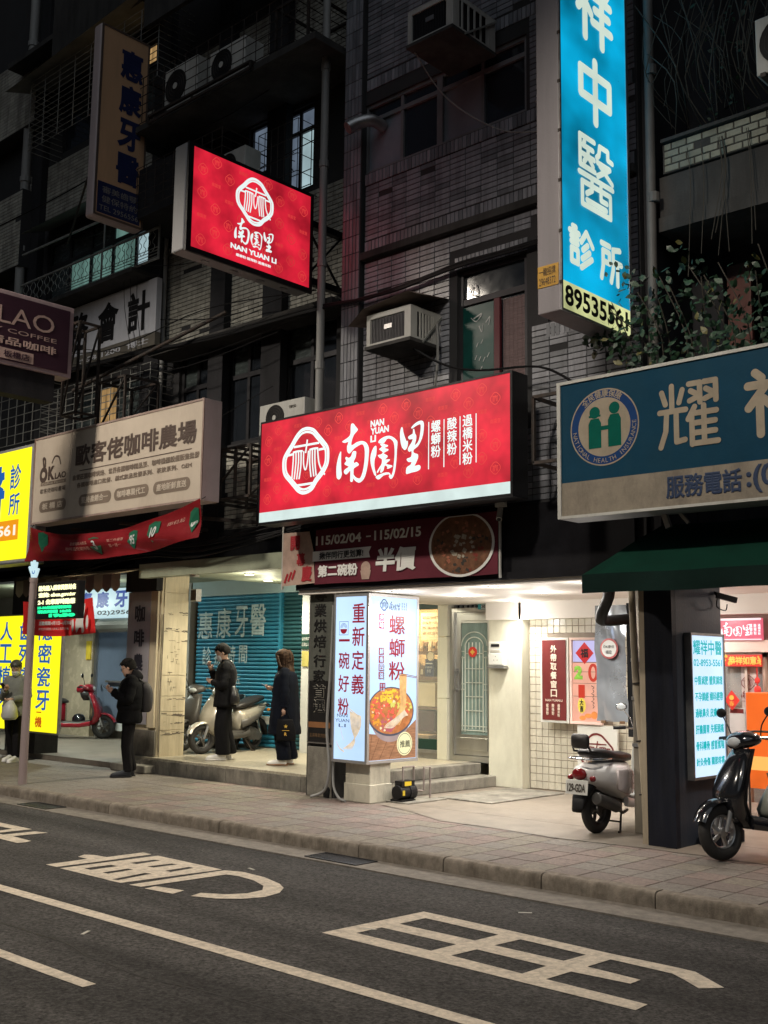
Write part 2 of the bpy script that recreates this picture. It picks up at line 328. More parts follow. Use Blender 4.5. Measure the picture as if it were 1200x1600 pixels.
G2B =[
[[-8.999,5.426],[-8.835,5.432],[-8.809,5.858],[-8.804,6.024],[-8.802,6.409],[-8.944,6.413],[-8.959,6.024],[-9.133,6.006],[-9.216,5.952],[-9.157,5.847],[-9.001,5.848]],
]
G2C =[
[[-7.74,5.428],[-7.604,5.446],[-7.543,6.27],[-7.41,6.299],[-7.182,6.267],[-6.96,6.178],[-6.838,6.059],[-6.825,5.894],[-6.909,5.749],[-7.091,5.642],[-7.047,5.514],[-6.843,5.59],[-6.691,5.736],[-6.625,5.894],[-6.664,6.084],[-6.783,6.237],[-6.936,6.329],[-7.226,6.423],[-7.533,6.45],[-7.705,6.384]],
]
G2D =[
[[-7.528,5.427],[-7.543,5.546],[-7.252,5.605],[-7.207,5.463]],
]
G1A=[ [[-12.081,6.425],[-11.635,6.419],[-10.953,6.416],[-10.959,6.308],[-10.961,6.053],[-10.965,5.843],[-11.106,5.916],[-11.095,6.126],[-11.122,6.28],[-11.361,6.27],[-11.798,6.278]] ]
G1B=[ [[-11.209,5.97],[-10.874,6.006],[-10.812,6.008],[-10.789,6.359],[-10.62,6.409],[-10.65,6.026],[-10.248,6.003],[-10.215,5.921],[-10.227,5.839],[-10.585,5.85],[-10.965,5.843]] ]

# ================================================================ materials of the place
asphalt = M('asphalt', (.070, .067, .064), .9, var=.95, scale=42, bump=1.0, bscale=160, spec=.25, dirt=(.035, .032, .03), dirt_amt=.6)
gutter_m = M('gutter_concrete', (.19, .17, .145), .85, var=.3, scale=14, bump=.5, bscale=120, dirt=(.08, .07, .055), dirt_amt=.6)
kerb_m = M('kerb_concrete', (.22, .19, .155), .85, spec=.2, var=.4, scale=9, bump=.4, bscale=90, dirt=(.07, .055, .04), dirt_amt=.75)
paint_m = M('road_paint', (.64, .56, .45), .7, var=.2, scale=30, bump=.6, bscale=240, dirt=(.24, .21, .17), dirt_amt=.7)
_t = asphalt.node_tree; _N = _t.nodes; _L = _t.links; _b = _N['Principled BSDF']; _src = _b.inputs['Base Color'].links[0].from_socket
_g = _N.new('ShaderNodeNewGeometry'); _mp = _N.new('ShaderNodeMapping'); _mp.inputs['Scale'].default_value = (.25, 1.6, 1); _n = _N.new('ShaderNodeTexNoise'); _n.inputs['Scale'].default_value = 1.1; _n.inputs['Detail'].default_value = 9
_r = _N.new('ShaderNodeMapRange'); _r.inputs['From Min'].default_value = .35; _r.inputs['From Max'].default_value = .65; _r.inputs['To Min'].default_value = .62; _r.inputs['To Max'].default_value = 1.3
_x = _N.new('ShaderNodeVectorMath'); _x.operation = 'SCALE'; _L.new(_g.outputs['Position'], _mp.inputs[0]); _L.new(_mp.outputs[0], _n.inputs['Vector']); _L.new(_n.outputs['Fac'], _r.inputs['Value']); _L.new(_src, _x.inputs[0]); _L.new(_r.outputs[0], _x.inputs['Scale']); _L.new(_x.outputs[0], _b.inputs['Base Color'])
pav = [M('paver_%s' % n, c, .7, var=.3, scale=34, bump=.45, bscale=150, spec=.3, dirt=(.075, .062, .052), dirt_amt=.6) for n, c in
       (('grey', (.20, .178, .155)), ('pink', (.225, .172, .15)), ('buff', (.21, .185, .148)), ('rust', (.185, .148, .13)))]
grout_m = M('grout', (.09, .078, .068), .9, var=.3, scale=20)
floor_m = M('arcade_floor', (.215, .185, .15), .5, var=.2, scale=5, bump=.15, bscale=60, dirt=(.12, .10, .08), dirt_amt=.6)
terr_m = M('terrazzo', (.40, .36, .28), .35, var=.35, scale=28, bump=.08, bscale=60, dirt=(.16, .15, .11), dirt_amt=.65)
conc_m = M('dirty_concrete', (.23, .215, .18), .85, var=.35, scale=5, bump=.5, bscale=50, dirt=(.06, .055, .045), dirt_amt=.8)
ceil_m = M('ceiling_paint', (.80, .76, .70), .6, var=.04, scale=2, bump=.05)
cream_m = M('cream_wall', (.70, .68, .55), .5, var=.08, scale=2, bump=.08, dirt=(.42, .39, .30), dirt_amt=.5)
stone_m = M('cream_stone', (.62, .54, .38), .5, var=.14, scale=4, streak=3, bump=.1, dirt=(.27, .22, .15), dirt_amt=.75)
wtile = [M('wall_tile_%s' % n, c, .3, var=.12, scale=9, bump=.06, dirt=(.06, .055, .06), dirt_amt=.7, streak=3) for n, c in (('light', (.30, .31, .345)), ('mid', (.25, .26, .29)), ('dark', (.17, .18, .20)))]
btile = [M('brick_tile_%s' % n, c, .45, var=.15, scale=8, bump=.1, dirt=(.07, .06, .05), dirt_amt=.7, streak=3) for n, c in (('light', (.46, .45, .39)), ('mid', (.37, .36, .31)))]
mortar_m = M('wall_mortar', (.03, .03, .032), .9)
dark_m = M('dark_wall', (.03, .03, .033), .85, spec=.15, var=.35, scale=3, streak=3, bump=.3)
soot_m = M('soot_concrete', (.06, .058, .056), .9, spec=.2, var=.4, scale=2.5, streak=3, bump=.4, dirt=(.02, .02, .02), dirt_amt=.7)
fascia_m = M('black_fascia', (.010, .010, .013), .6, spec=.15, var=.4, scale=4)
frame_m = M('dark_frame', (.05, .05, .055), .45, metal=.6)
alu_m = M('aluminium', (.42, .42, .42), .4, metal=.9, var=.15, scale=10)
steel_m = M('steel_dark', (.05, .045, .042), .6, metal=.5, var=.4, scale=20, dirt=(.12, .06, .035), dirt_amt=.4)
steelp_m = M('steel_painted', (.30, .31, .29), .5, metal=.2, var=.3, scale=10, dirt=(.1, .06, .04), dirt_amt=.4)
inox_m = M('stainless', (.60, .60, .57), .36, metal=1, var=.1, scale=6, streak=4, bump=.1, bscale=6)
glassd_m = M('dark_glass', (.018, .022, .028), .08, var=.2, bump=0, spec=.8)
panel_m = M('grey_panel', (.20, .22, .26), .6, var=.12, scale=5, streak=2)
pipe_m = M('pvc_pipe', (.27, .27, .26), .55, var=.25, scale=6, streak=5)
acw_m = M('appliance_white', (.50, .50, .47), .5, var=.12, scale=6, streak=2, dirt=(.2, .18, .14), dirt_amt=.4)
blk_m = M('black_plastic', (.012, .012, .013), .5, var=.2, spec=.22)
galu_m = M('grey_window_frame', (.20, .205, .215), .5, metal=.2)
rubber_m = M('rubber', (.022, .021, .02), .75, var=.3, scale=20)
# ================================================================ ground
road = tag(MB().box(-90, 30, -8, 7.28, -.4, -.13).build('road', asphalt, loc=(0, 0, -.13)), 'dark asphalt road with worn white markings', kind='structure')
def fz(z): return lambda u, v, w=0: (u, v, z+w)
lm = MB()
for x0, x1, y0, y1 in ((-40, 12, 4.585, 4.705), (-5.53-14, -5.53, 3.60, 3.69), (2.5, 10, 3.60, 3.69)):
    P = [(x0+(x1-x0)*i/40, y1+random.uniform(-.004, .004)) for i in range(41)] + [(x1-(x1-x0)*i/40, y0+random.uniform(-.004, .004)) for i in range(41)]
    lm.plate([P], fz(-.126))
lm.build('lane_line', paint_m, road)
for i, g in enumerate((YONG, G2A, G2B, G2C, G2D, G1A, G1B)):
    MB().plate(g, fz(-.126 + .0004*i)).build('road_lettering', paint_m, road)
random.seed(31); cr = MB()
for y0, x0, x1 in ((4.02, -16, -1.5), (6.9, -11, -8.6), (5.2, -13, -9.8)):
    stroke(cr, [(x0+(x1-x0)*k/60, y0+.05*sin(k*.7)+random.uniform(-.025, .025)) for k in range(61)], .012, fz(-.1285), 0, 2)
cr.build('crack', M('tar_crack', (.014, .013, .012), .6), road)
gut = tag(MB().box(-60, 20, 7.28, 7.67, -.4, -.118).build('gutter', gutter_m, loc=(0, 7.4, -.12)), kind='structure')
gr_m = M('grate_iron', (.06, .06, .065), .5, metal=.7)
for gx in (-7.7, -12.9):
    g = thing('drain_grate', 'black slotted iron drain grate in the gutter below the bowl poster' if gx > -9 else 'black slotted iron drain grate in the gutter near the bus pole', 'drain grate', (gx, 7.47, -.118), group='drain grates along the gutter')
    part('frame', gr_m, g, lambda m: (m.box(gx, gx+.66, 7.33, 7.35, -.118, -.108), m.box(gx, gx+.66, 7.6, 7.62, -.118, -.108), m.box(gx, gx+.02, 7.35, 7.6, -.118, -.108), m.box(gx+.64, gx+.66, 7.35, 7.6, -.118, -.108)))
    part('slats', gr_m, g, lambda m: [m.box(gx+.04+i*.033, gx+.055+i*.033, 7.35, 7.6, -.117, -.110) for i in range(18)])
    part('pit', blk_m, g, lambda m: m.box(gx+.02, gx+.64, 7.35, 7.6, -.1175, -.1165))
kerb = tag(MB().box(-60, 20, 7.69, 7.80, -.4, -.03).build('kerb', grout_m, loc=(0, 7.7, -.13)), 'row of worn concrete kerb stones', kind='structure')
proto = None
for i in range(20):
    x = -21.6 + i*1.02
    if proto is None:
        P = CR([(7.665, -.13), (7.668, -.04), (7.675, -.012), (7.69, .0), (7.72, .003), (7.80, .004)], 2)
        m = MB(); R = []
        for k in range(9):
            xx = k*.1258; j = random.uniform(-.003, .003); R.append([(xx, p[0]+j*(q < 6), p[1]+random.uniform(-.002, .002)) for q, p in enumerate(P)] + [(xx, 7.80, -.13)])
        m.rings(R); proto = m.build('kerb_stone', kerb_m, kerb, smooth=True); ORG['kerb_stone'] = Vector((0, 7.7, -.13)); proto.location = (x, 0, 0)
    else:
        o = proto.copy(); COL.objects.link(o); o.parent = kerb; o.location = (x, random.uniform(-.003, .003), random.uniform(-.003, .002)); o.name = 'kerb_stone'
side = tag(MB().box(-60, 20, 7.80, 10.3, -.4, -.008).build('sidewalk', grout_m, loc=(0, 8, 0)), 'tiled pavement in front of the arcade', kind='structure')
def paver(mat, w=.296):
    m = MB(); e = .004
    m.rings([[(0, 0, -.008), (w, 0, -.008), (w, w, -.008), (0, w, -.008)], [(e, e, 0), (w-e, e, 0), (w-e, w-e, 0), (e, w-e, 0)]]); return m
PP = {}
rest = MB(); cnt = 0
for i in range(78):
    for j in range(8):
        x = -2.02 - i*.302; y = 7.804 + j*.302
        if j == 7 and x > -9.4: pass
        k = random.choices((0, 1, 2, 3), (4, 3, 4, 2))[0]
        if cnt < 290 and x > -13:
            if k not in PP:
                PP[k] = paver(0).build('paving_tile', pav[k], side); PP[k].location = (x-side.location.x, y-side.location.y, random.uniform(-.0015, .0015))
                for v in PP[k].data.vertices: v.co += Vector(ORG[side.name])
            else:
                o = PP[k].copy(); COL.objects.link(o); o.parent = side; o.name = 'paving_tile'; o.location = (x, y-side.location.y, random.uniform(-.0015, .0015))
            cnt += 1
        else: rest.box(x, x+.296, y, y+.296, -.008, random.uniform(-.001, .001))
tag(rest.build('paving_tiles', pav[0], side), kind='stuff')
af = tag(MB().box(-9.95, 4, 10.225, 14.6, -.4, .003).build('arcade_floor', floor_m, loc=(-8, 11, 0)), 'smooth beige concrete arcade floor', kind='structure')
P = [(x, 10.2) for x in (-9.25, 4)] + [(4 - i*.25, 9.42+random.uniform(-.03, .03)) for i in range(38)] + [(-5.6, 9.4), (-6.3, 9.33), (-7.2, 9.42), (-7.8, 9.42), (-8.5, 9.75), (-9.2, 9.98)]
ap = tag(MB().plate([P], fz(.006)).build('ramp_skirt', floor_m), 'thin worn edge of the cement floor over the tiles', kind='structure')
lf = tag(MB().box(-40, -14.85, 10.22, 14.6, -.4, .085).build('left_arcade_floor', floor_m, loc=(-18, 11, 0)), 'pale cement floor of the left arcade', kind='structure')
pf = tag(MB().box(-14.85, -10.0, 10.22, 14.6, -.4, .225).build('raised_terrazzo_platform', terr_m, bevel=.012, loc=(-12, 11, .2)), 'raised terrazzo platform in front of the blue shutter', kind='structure')
m = MB(); 
for k in range(60):
    x = -14.85+k*.08083; m.box(x, x+.0808, 10.2-random.uniform(.0, .012), 10.219, -.01, .19+random.uniform(-.006, .006))
tag(m.build('step_edge', conc_m, pf), None)
tag(MB().box(-14.9, -14.0, 10.0, 10.21, 0, .12).build('concrete_curb', conc_m, bevel=.02), 'rough concrete wedge at the foot of the stone pillar', 'concrete block')
st = thing('entrance_steps', 'two grey cement steps leading to the steel apartment door', 'steps', (-9.8, 11.5, 0))
part('lower_step', conc_m, st, lambda m: m.box(-9.97, -9.47, 10.42, 12.68, .003, .15), bevel=.012)
part('upper_step', conc_m, st, lambda m: m.box(-9.99, -9.76, 10.4, 12.7, .15, .30), bevel=.012)
part('landing', terr_m, st, lambda m: m.box(-10.9, -9.99, 10.4, 13.2, .226, .30))
tag(MB().box(-9.15, -8.3, 11.0, 12.6, .003, .02).build('door_mat', conc_m, bevel=.008), 'thin grey cement patch on the arcade floor below the steps', 'mat')

# ================================================================ tile fields
def piece(fn, w, h, d=.008, e=.003):
    m = MB(); m.rings([[fn(0, 0, 0), fn(w, 0, 0), fn(w, h, 0), fn(0, h, 0)], [fn(e, e, d), fn(w-e, e, d), fn(w-e, h-e, d), fn(e, h-e, d)]]); return m
def tiles(parent, mk, rects, pw, ph, mats, parts=0, run=False, gap=.008, name='wall_tile', holes=(), d=.008, near=None):
    """real tiles over rects of a plane: the first ones as parts, the rest as one joined part"""
    fn = mk; L = []
    for u0, v0, u1, v1 in rects:
        nv = int(round((v1-v0)/ph)); 
        for j in range(nv):
            off = (-pw/2 if (run and j % 2) else 0); nu = int(math.ceil((u1-u0-off)/pw))
            for i in range(nu):
                a = max(u0, u0+off+i*pw); b = min(u1, u0+off+(i+1)*pw)-gap; c = v0+j*ph; e_ = c+ph-gap
                if b-a < .02 or (ph < .1 and random.random() < .012): continue
                if any(a < h[2] and b > h[0] and c < h[3] and e_ > h[1] for h in holes): continue
                L.append((a, c, b-a, e_-c))
    if near: L.sort(key=lambda q: (abs(q[0]+q[2]/2-near[0]) + abs(q[1]+q[3]/2-near[1]), q))
    pm = {}; rest = [MB() for _ in mats]; n = 0
    for q in L:
        k = random.randrange(len(mats))
        if n < parts:
            key = (k, round(q[2], 3), round(q[3], 3)); n += 1
            base = Vector(fn(q[0], q[1], 0))
            if key not in pm:
                f0 = Vector(fn(0, 0, 0)); m = piece(fn, q[2], q[3], d); m.v = [tuple(Vector(p)-f0) for p in m.v]
                o = m.build(name, mats[k], parent); 
                for v in o.data.vertices: v.co += ORG.get(parent.name, Vector())
                o.location = base - ORG.get(parent.name, Vector()); pm[key] = o
            else:
                o = pm[key].copy(); o.name = name; COL.objects.link(o); o.parent = parent; o.location = base - ORG.get(parent.name, Vector())
        else:
            m = rest[k]; f = piece(lambda u, v, w: fn(u+q[0], v+q[1], w), q[2], q[3], d); b0 = len(m.v); m.v += f.v; m.f += [tuple(b0+i for i in g) for g in f.f if 1]
    for k, m in enumerate(rest):
        if m.v: tag(m.build(name+'s', mats[k], parent), kind='stuff')
def holed(m, u0, u1, v0, v1, holes, y0, y1):
    """wall slab with rectangular openings"""
    us = sorted({u0, u1, *[min(max(h[i], u0), u1) for h in holes for i in (0, 2)]}); vs = sorted({v0, v1, *[min(max(h[i], v0), v1) for h in holes for i in (1, 3)]})
    for a, b in zip(us, us[1:]):
        for c, d in zip(vs, vs[1:]):
            if not any(h[0] <= a and b <= h[2] and h[1] <= c and d <= h[3] for h in holes): m.box(a, b, y0, y1, c, d)
def window(parent, u0, v0, u1, v1, y, cols=2, transom=None, fm=None, gm=None, fr=.05, name='window'):
    fm = fm or frame_m; m = MB(); d = y+.08
    m.box(u0, u1, y, d, v0, v0+fr).box(u0, u1, y, d, v1-fr, v1).box(u0, u0+fr, y, d, v0+fr, v1-fr).box(u1-fr, u1, y, d, v0+fr, v1-fr)
    for i in range(1, cols):
        x = u0+(u1-u0)*i/cols; m.box(x-fr/2, x+fr/2, y+.01, d, v0+fr, v1-fr)
    if transom: m.box(u0+fr, u1-fr, y+.005, d-.01, transom-fr*.6, transom+fr*.6)
    w = m.build(name, fm, parent)
    vs = [v0+fr, transom-fr*.6, transom+fr*.6, v1-fr] if transom else [v0+fr, v1-fr]
    gm = gm or glassd_m; k = 0
    for i in range(cols):
        a = u0+(u1-u0)*i/cols + (fr if i == 0 else fr/2); b = u0+(u1-u0)*(i+1)/cols - (fr if i == cols-1 else fr/2)
        for j in range(0, len(vs), 2):
            g = gm[k % len(gm)] if isinstance(gm, (list, tuple)) else gm; k += 1
            MB().box(a, b, y+.04, y+.05, vs[j], vs[j+1]).build('pane', g, w)
    return w
# ================================================================ middle building (grey tiled)
YW = 9.9
bc = thing('apartment_building', 'grey tiled apartment block above the large red sign', 'building', (-7.6, 12, 0))
hole = [(-9.55, 8.02, -6.95, 8.98), (-7.97, 4.3, -6.96, 6.33), (-6.68, 5.44, -5.92, 6.5)]
m = MB(); holed(m, -9.52, -5.52, 2.9, 13.2, hole, YW, YW+.22); m.build('wall', mortar_m, bc)
part('return_wall', soot_m, bc, lambda m: (m.box(-9.52, -9.4, YW+.22, 12.5, 2.9, 13.2), m.box(-5.62, -5.52, YW+.22, 12.5, 2.9, 13.2), m.box(-9.4, -5.62, 12.3, 12.5, 2.9, 13.2)))
part('pier', mortar_m, bc, lambda m: m.box(-9.86, -9.53, YW-.06, YW+.6, 3.5, 13.2))
FW = PY(YW)
tiles(bc, FW, [(-9.5, 3.6, -5.54, 6.80)], .237, .068, wtile, 150, holes=[(h[0]-.02, h[1], h[2]+.02, h[3]+.2) for h in hole[1:]], near=(-7.8, 6.2))
tiles(bc, FW, [(-9.5, 7.10, -5.54, 7.84)], .237, .068, wtile, 110, near=(-7.8, 7.5))
tiles(bc, FW, [(-9.5, 9.35, -5.54, 13.1)], .237, .068, wtile[1:], 0)
tiles(bc, FW, [(-6.9, 8.02, -5.54, 9.16)], .237, .068, wtile[1:], 0)
tiles(bc, PY(YW-.012), [(-9.5, 7.85, -5.54, 8.01)], .0625, .16, wtile, 40, near=(-7.5, 7.9), d=.012)
tiles(bc, PY(YW-.004), [(-9.5, 6.93, -5.54, 7.09), (-9.5, 9.17, -5.54, 9.33), (-8.0, 6.34, -6.93, 6.52), (-6.7, 5.26, -5.9, 5.42)], .0625, .16, wtile, 0)
tiles(bc, PY(YW-.06), [(-9.85, 3.6, -9.54, 13.0)], .062, .24, wtile[1:], 0)
part('ledge', soot_m, bc, lambda m: m.box(-9.52, -5.54, YW-.09, YW, 6.82, 6.92), bevel=.01)
# upper windows: sliding sashes partly boarded with grey panels
w = window(bc, -9.55, 8.02, -8.28, 8.98, YW+.03, cols=2, transom=8.76, fm=galu_m, gm=[panel_m, glassd_m, glassd_m, glassd_m], fr=.045)
w = window(bc, -8.28, 8.02, -6.95, 8.98, YW+.03, cols=2, transom=8.76, fm=galu_m, gm=[panel_m, glassd_m, glassd_m, glassd_m], fr=.045)
teal_m = M('teal_curtain_glass', (.008, .06, .052), .3, var=.35, scale=4, bump=0, spec=.2)
cur_m = M('faded_curtain', (.16, .11, .11), .8, var=.5, scale=6, streak=.05)
redp_m = M('dark_red_panel', (.10, .012, .02), .5)
w = window(bc, -7.97, 4.3, -6.96, 6.33, YW+.04, cols=1, transom=5.93, fr=.06, gm=glassd_m)
MB().box(-7.9, -7.45, YW+.03, YW+.05, 4.5, 5.86).build('sash', teal_m, w)
MB().box(-7.44, -7.36, YW+.02, YW+.06, 4.4, 5.88).build('mullion', redp_m, w)
m = MB(); P = [(-7.34+i*.012, YW+.066+.007*sin(i*1.3)) for i in range(29)]
m.rings([[(a, b, 4.5) for a, b in P], [(a, b, 5.86) for a, b in P]], closed=False); m.build('curtain', cur_m, w, smooth=True)
white_m = M('white_vinyl', (.55, .56, .55), .5, var=.1); m = MB(); F = PY(YW+.028)
stroke(m, [(-7.78, 5.72), (-7.7, 5.66), (-7.62, 5.74), (-7.74, 5.70)], (.008, .02), F)
stroke(m, [(-7.66, 5.60), (-7.62, 5.52), (-7.6, 5.62)], (.015, .005), F); stroke(m, [(-7.56, 5.62), (-7.5, 5.68), (-7.52, 5.58)], .012, F)
for a, b in ((-7.7, 5.35), (-7.63, 5.38), (-7.72, 5.2), (-7.66, 5.18), (-7.6, 5.16), (-7.54, 5.2), (-7.64, 5.06)): stroke(m, [(a, b), (a+.03, b+.05)], .01, F)
m.build('window_lettering', white_m, w)
m = MB(); stroke(m, [(-7.86, 6.04), (-7.78, 6.12), (-7.8, 6.02), (-7.7, 6.0), (-7.74, 6.14)], .014, PY(YW+.07)); m.build('window_lettering', white_m, w)
window(bc, -6.68, 5.44, -5.92, 6.5, YW+.04, cols=2, fr=.05, gm=glassd_m)
# low fascia zone under the signs
part('lintel_wall', soot_m, bc, lambda m: m.box(-10.5, -5.52, YW+.02, YW+.3, 2.62, 3.58))
part('black_fascia', fascia_m, bc, lambda m: (m.box(-10.55, -5.62, 9.84, 9.92, 2.62, 3.42), m.box(-10.56, -5.61, 9.8, 9.84, 2.6, 2.68)))
tiles(bc, FW, [(-9.5, 3.46, -5.54, 3.6)], .237, .068, wtile[2:], 0)
# arcade of the middle building
arc = part('arcade_ceiling', ceil_m, bc, lambda m: m.box(-10.55, 3.5, 9.84, 12.9, 2.55, 2.62))
part('inner_beam', ceil_m, bc, lambda m: m.box(-9.62, 3.0, 12.62, 12.66, 2.31, 2.55))
part('stair_wall', cream_m, bc, lambda m: (m.box(-9.6, -9.06, 12.66, 13.2, .003, 2.55), m.box(-9.06, -9.0, 12.62, 12.95, .003, 2.55)), bevel=.01)
# dark street pillar on the right
navy_m = M('navy_pillar_paint', (.030, .040, .058), .5, spec=.25, var=.3, scale=3, streak=4, bump=.2, dirt=(.09, .085, .08), dirt_amt=.25)
blackp_m = M('black_pillar_paint', (.010, .012, .020), .5, spec=.2, var=.4, scale=4, streak=4, bump=.2, dirt=(.05, .05, .05), dirt_amt=.3)
pil = thing('street_pillar', 'dark navy square pillar carrying the pale blue clinic lightbox', 'pillar', (-5.2, 10.1, 0))
part('front_face', blackp_m, pil, lambda m: (m.box(-5.40, -5.21, 9.6, 9.66, .003, 2.56), m.box(-5.21, -5.1, 9.585, 9.66, .003, 2.56)))
part('side_face', navy_m, pil, lambda m: m.box(-5.4, -5.1, 9.66, 10.62, .003, 2.56), bevel=.008)
part('foot', blackp_m, pil, lambda m: m.box(-5.08, -4.86, 9.98, 10.5, .003, .12), bevel=.01)
# pillars at the shop corner
pl = thing('shop_pillar', 'square cream pillar wrapped by the glowing bowl poster box', 'pillar', (-9.45, 10.1, 0))
pst = M('pillar_tile', (.55, .52, .42), .5, var=.1, scale=6, dirt=(.2, .18, .14), dirt_amt=.7)
part('shaft', pst, pl, lambda m: m.box(-9.75, -9.335, 9.95, 10.32, .003, 2.55), bevel=.01)
part('plinth', pst, pl, lambda m: m.box(-9.76, -9.322, 9.935, 10.335, .003, .22), bevel=.008)
pb = thing('board_pillar', 'dark narrow pillar behind the black vertical coffee board', 'pillar', (-10.3, 10.2, 0))
part('shaft', soot_m, pb, lambda m: m.box(-10.5, -9.99, 10.0, 10.5, .0, 3.0))
part('plinth', conc_m, pb, lambda m: m.box(-10.46, -10.02, 9.97, 10.0, .003, .62), bevel=.01)
# ground floor shop of the middle building
shop = thing('coffee_shop_front', 'green framed shop window with boxes on lit shelves', 'shop window', (-11.9, 12.9, .225))
green_m = M('dark_green_paint', (.012, .045, .035), .4)
part('frame', green_m, shop, lambda m: (m.box(-13.3, -10.56, 12.72, 12.80, 2.50, 2.9), m.box(-13.3, -10.56, 12.70, 12.72, 2.62, 2.66), m.box(-13.3, -10.56, 12.72, 12.80, .43, .58), m.box(-13.3, -13.22, 12.72, 12.8, .58, 2.5), m.box(-12.0, -11.94, 12.72, 12.8, .58, 2.5)))
part('sill', alu_m, shop, lambda m: (m.box(-13.3, -10.56, 12.68, 12.84, .38, .43), m.box(-13.3, -10.56, 12.70, 12.84, .225, .38)))
glass_m = M('clear_glass', (.9, .95, .95), .02, var=0, bump=0, alpha=.12, spec=.6)
part('pane', glass_m, shop, lambda m: m.box(-13.22, -10.58, 12.755, 12.765, .58, 2.5))
part('column', cream_m, shop, lambda m: (m.box(-10.56, -10.375, 12.68, 12.95, .3, 1.18), m.box(-10.56, -10.375, 12.68, 12.95, 1.186, 2.08), m.box(-10.56, -10.375, 12.68, 12.95, 2.086, 2.6)), bevel=.006)
warmw = M('warm_interior_wall', (.50, .36, .19), .7, var=.1)
part('interior', warmw, shop, lambda m: (m.box(-13.4, -10.3, 13.75, 13.8, .225, 3.0), m.box(-10.42, -10.36, 12.96, 13.75, .225, 3.0), m.box(-13.4, -10.4, 12.8, 13.8, 2.86, 2.9), m.box(-13.36, -13.3, 12.8, 13.75, .225, 3.0), m.box(-13.3, -10.42, 12.84, 13.75, .225, .3)))
wood_m = M('shelf_wood', (.18, .10, .05), .5, var=.3, scale=10)
sh = part('shelf', wood_m, shop, lambda m: (m.box(-12.9, -10.45, 13.1, 13.6, 1.83, 1.88), m.box(-12.9, -10.45, 13.1, 13.6, 1.44, 1.49), m.box(-12.9, -10.45, 13.1, 13.6, 1.0, 1.03)))
kraft_m = M('cardboard', (.42, .28, .13), .8, var=.12, scale=8); buff_m = M('cream_print', (.66, .56, .36), .6, var=.1)
def carton(x0, x1, y0, y1, z0, z1, mat, label, band=None, name='carton'):
    t = thing(name, label, 'box', ((x0+x1)/2, (y0+y1)/2, z0))
    part('body', mat, t, lambda m: m.box(x0, x1, y0, y1, z0, z1), bevel=.006)
    if band: part('band', band, t, lambda m: (m.box(x0-.002, x1+.002, y0-.004, y0-.001, z0+(z1-z0)*.28, z0+(z1-z0)*.32), m.box(x0+(x1-x0)*.33, x0+(x1-x0)*.35, y0-.004, y0-.001, z0, z1), m.box(x0+(x1-x0)*.43, x0+(x1-x0)*.44, y0-.004, y0-.001, z0, z1)))
    return t
ink_m = M('print_ink', (.05, .04, .03), .6, var=.1)
carton(-11.5, -10.95, 12.95, 13.3, .3, .62, kraft_m, 'large brown carton with dark taped bands on the shop floor', ink_m)
carton(-11.45, -10.98, 13.12, 13.5, .66, .97, M('maroon_case', (.06, .015, .015), .4), 'dark maroon case under the cream boxes', name='display_case')
carton(-11.42, -10.97, 13.12, 13.5, 1.035, 1.40, buff_m, 'plain cream carton on the low shelf', name='carton')
nb_m = M('navy_print', (.01, .025, .09), .4)
t = carton(-11.2, -11.02, 13.15, 13.3, 1.49, 1.76, nb_m, 'navy blue drip coffee box standing on the middle shelf', name='coffee_box')
part('print', white_m, t, lambda m: (txt(m, 'COFFEE', -11.18, 1.62, -11.04, 1.645, PY(13.14)), txt(m, '掛耳', -11.15, 1.55, -11.07, 1.6, PY(13.14)), rect(m, -11.18, 1.68, -11.04, 1.70, PY(13.14))))
t = thing('shop_poster', 'warm cream notice with rows of writing at the top of the shop shelves', 'poster', (-11.15, 13.7, 2.0))
part('sheet', buff_m, t, lambda m: m.box(-11.42, -10.98, 13.30, 13.31, 2.06, 2.48))
part('lettering', wood_m, t, lambda m: [txt(m, s, -11.38, z, -11.03, z+.045, PY(13.3)) for s, z in (('精品咖啡豆', 2.38), ('半磅買一送一', 2.3), ('限量供應', 2.22), ('歡迎洽詢', 2.14))])
for k in range(6):
    x = -11.42+k*.085
    t = thing('coffee_packet', 'small cream and brown coffee packet on the top shelf', 'packet', (x, 13.2, 1.88), group='coffee packets on the top shelf')
    m = MB(); m.rings([[(x, 13.17, 1.88), (x+.07, 13.17, 1.88), (x+.07, 13.23, 1.88), (x, 13.23, 1.88)], [(x-.002, 13.19, 2.02+.02*(k % 2)), (x+.072, 13.19, 2.02+.02*(k % 2)), (x+.072, 13.2, 2.02+.02*(k % 2)), (x-.002, 13.2, 2.02+.02*(k % 2))]])
    m.build('bag', [buff_m, kraft_m, wood_m][k % 3], t, bevel=.004); part('label', [ink_m, buff_m][k % 2], t, lambda m: m.box(x+.015, x+.055, 13.165, 13.17, 1.92, 1.96))
lamp('AREA', (-11.7, 13.0, 2.8), 60, (1, .78, .48), .5, size_y=.3, name='shelf_light')
t = thing('round_sign', 'small round cream sign on the shop pane edge above the navy box', 'sign', (-10.98, 13.0, 1.75)); part('disc', buff_m, t, lambda m: m.cyl((-11.0, 13.05, 1.80), (-11.0, 13.04, 1.80), .075, n=20)); part('ring', ink_m, t, lambda m: m.torus((-11.0, 13.038, 1.80), .072, .005, 'y', 20, 5))
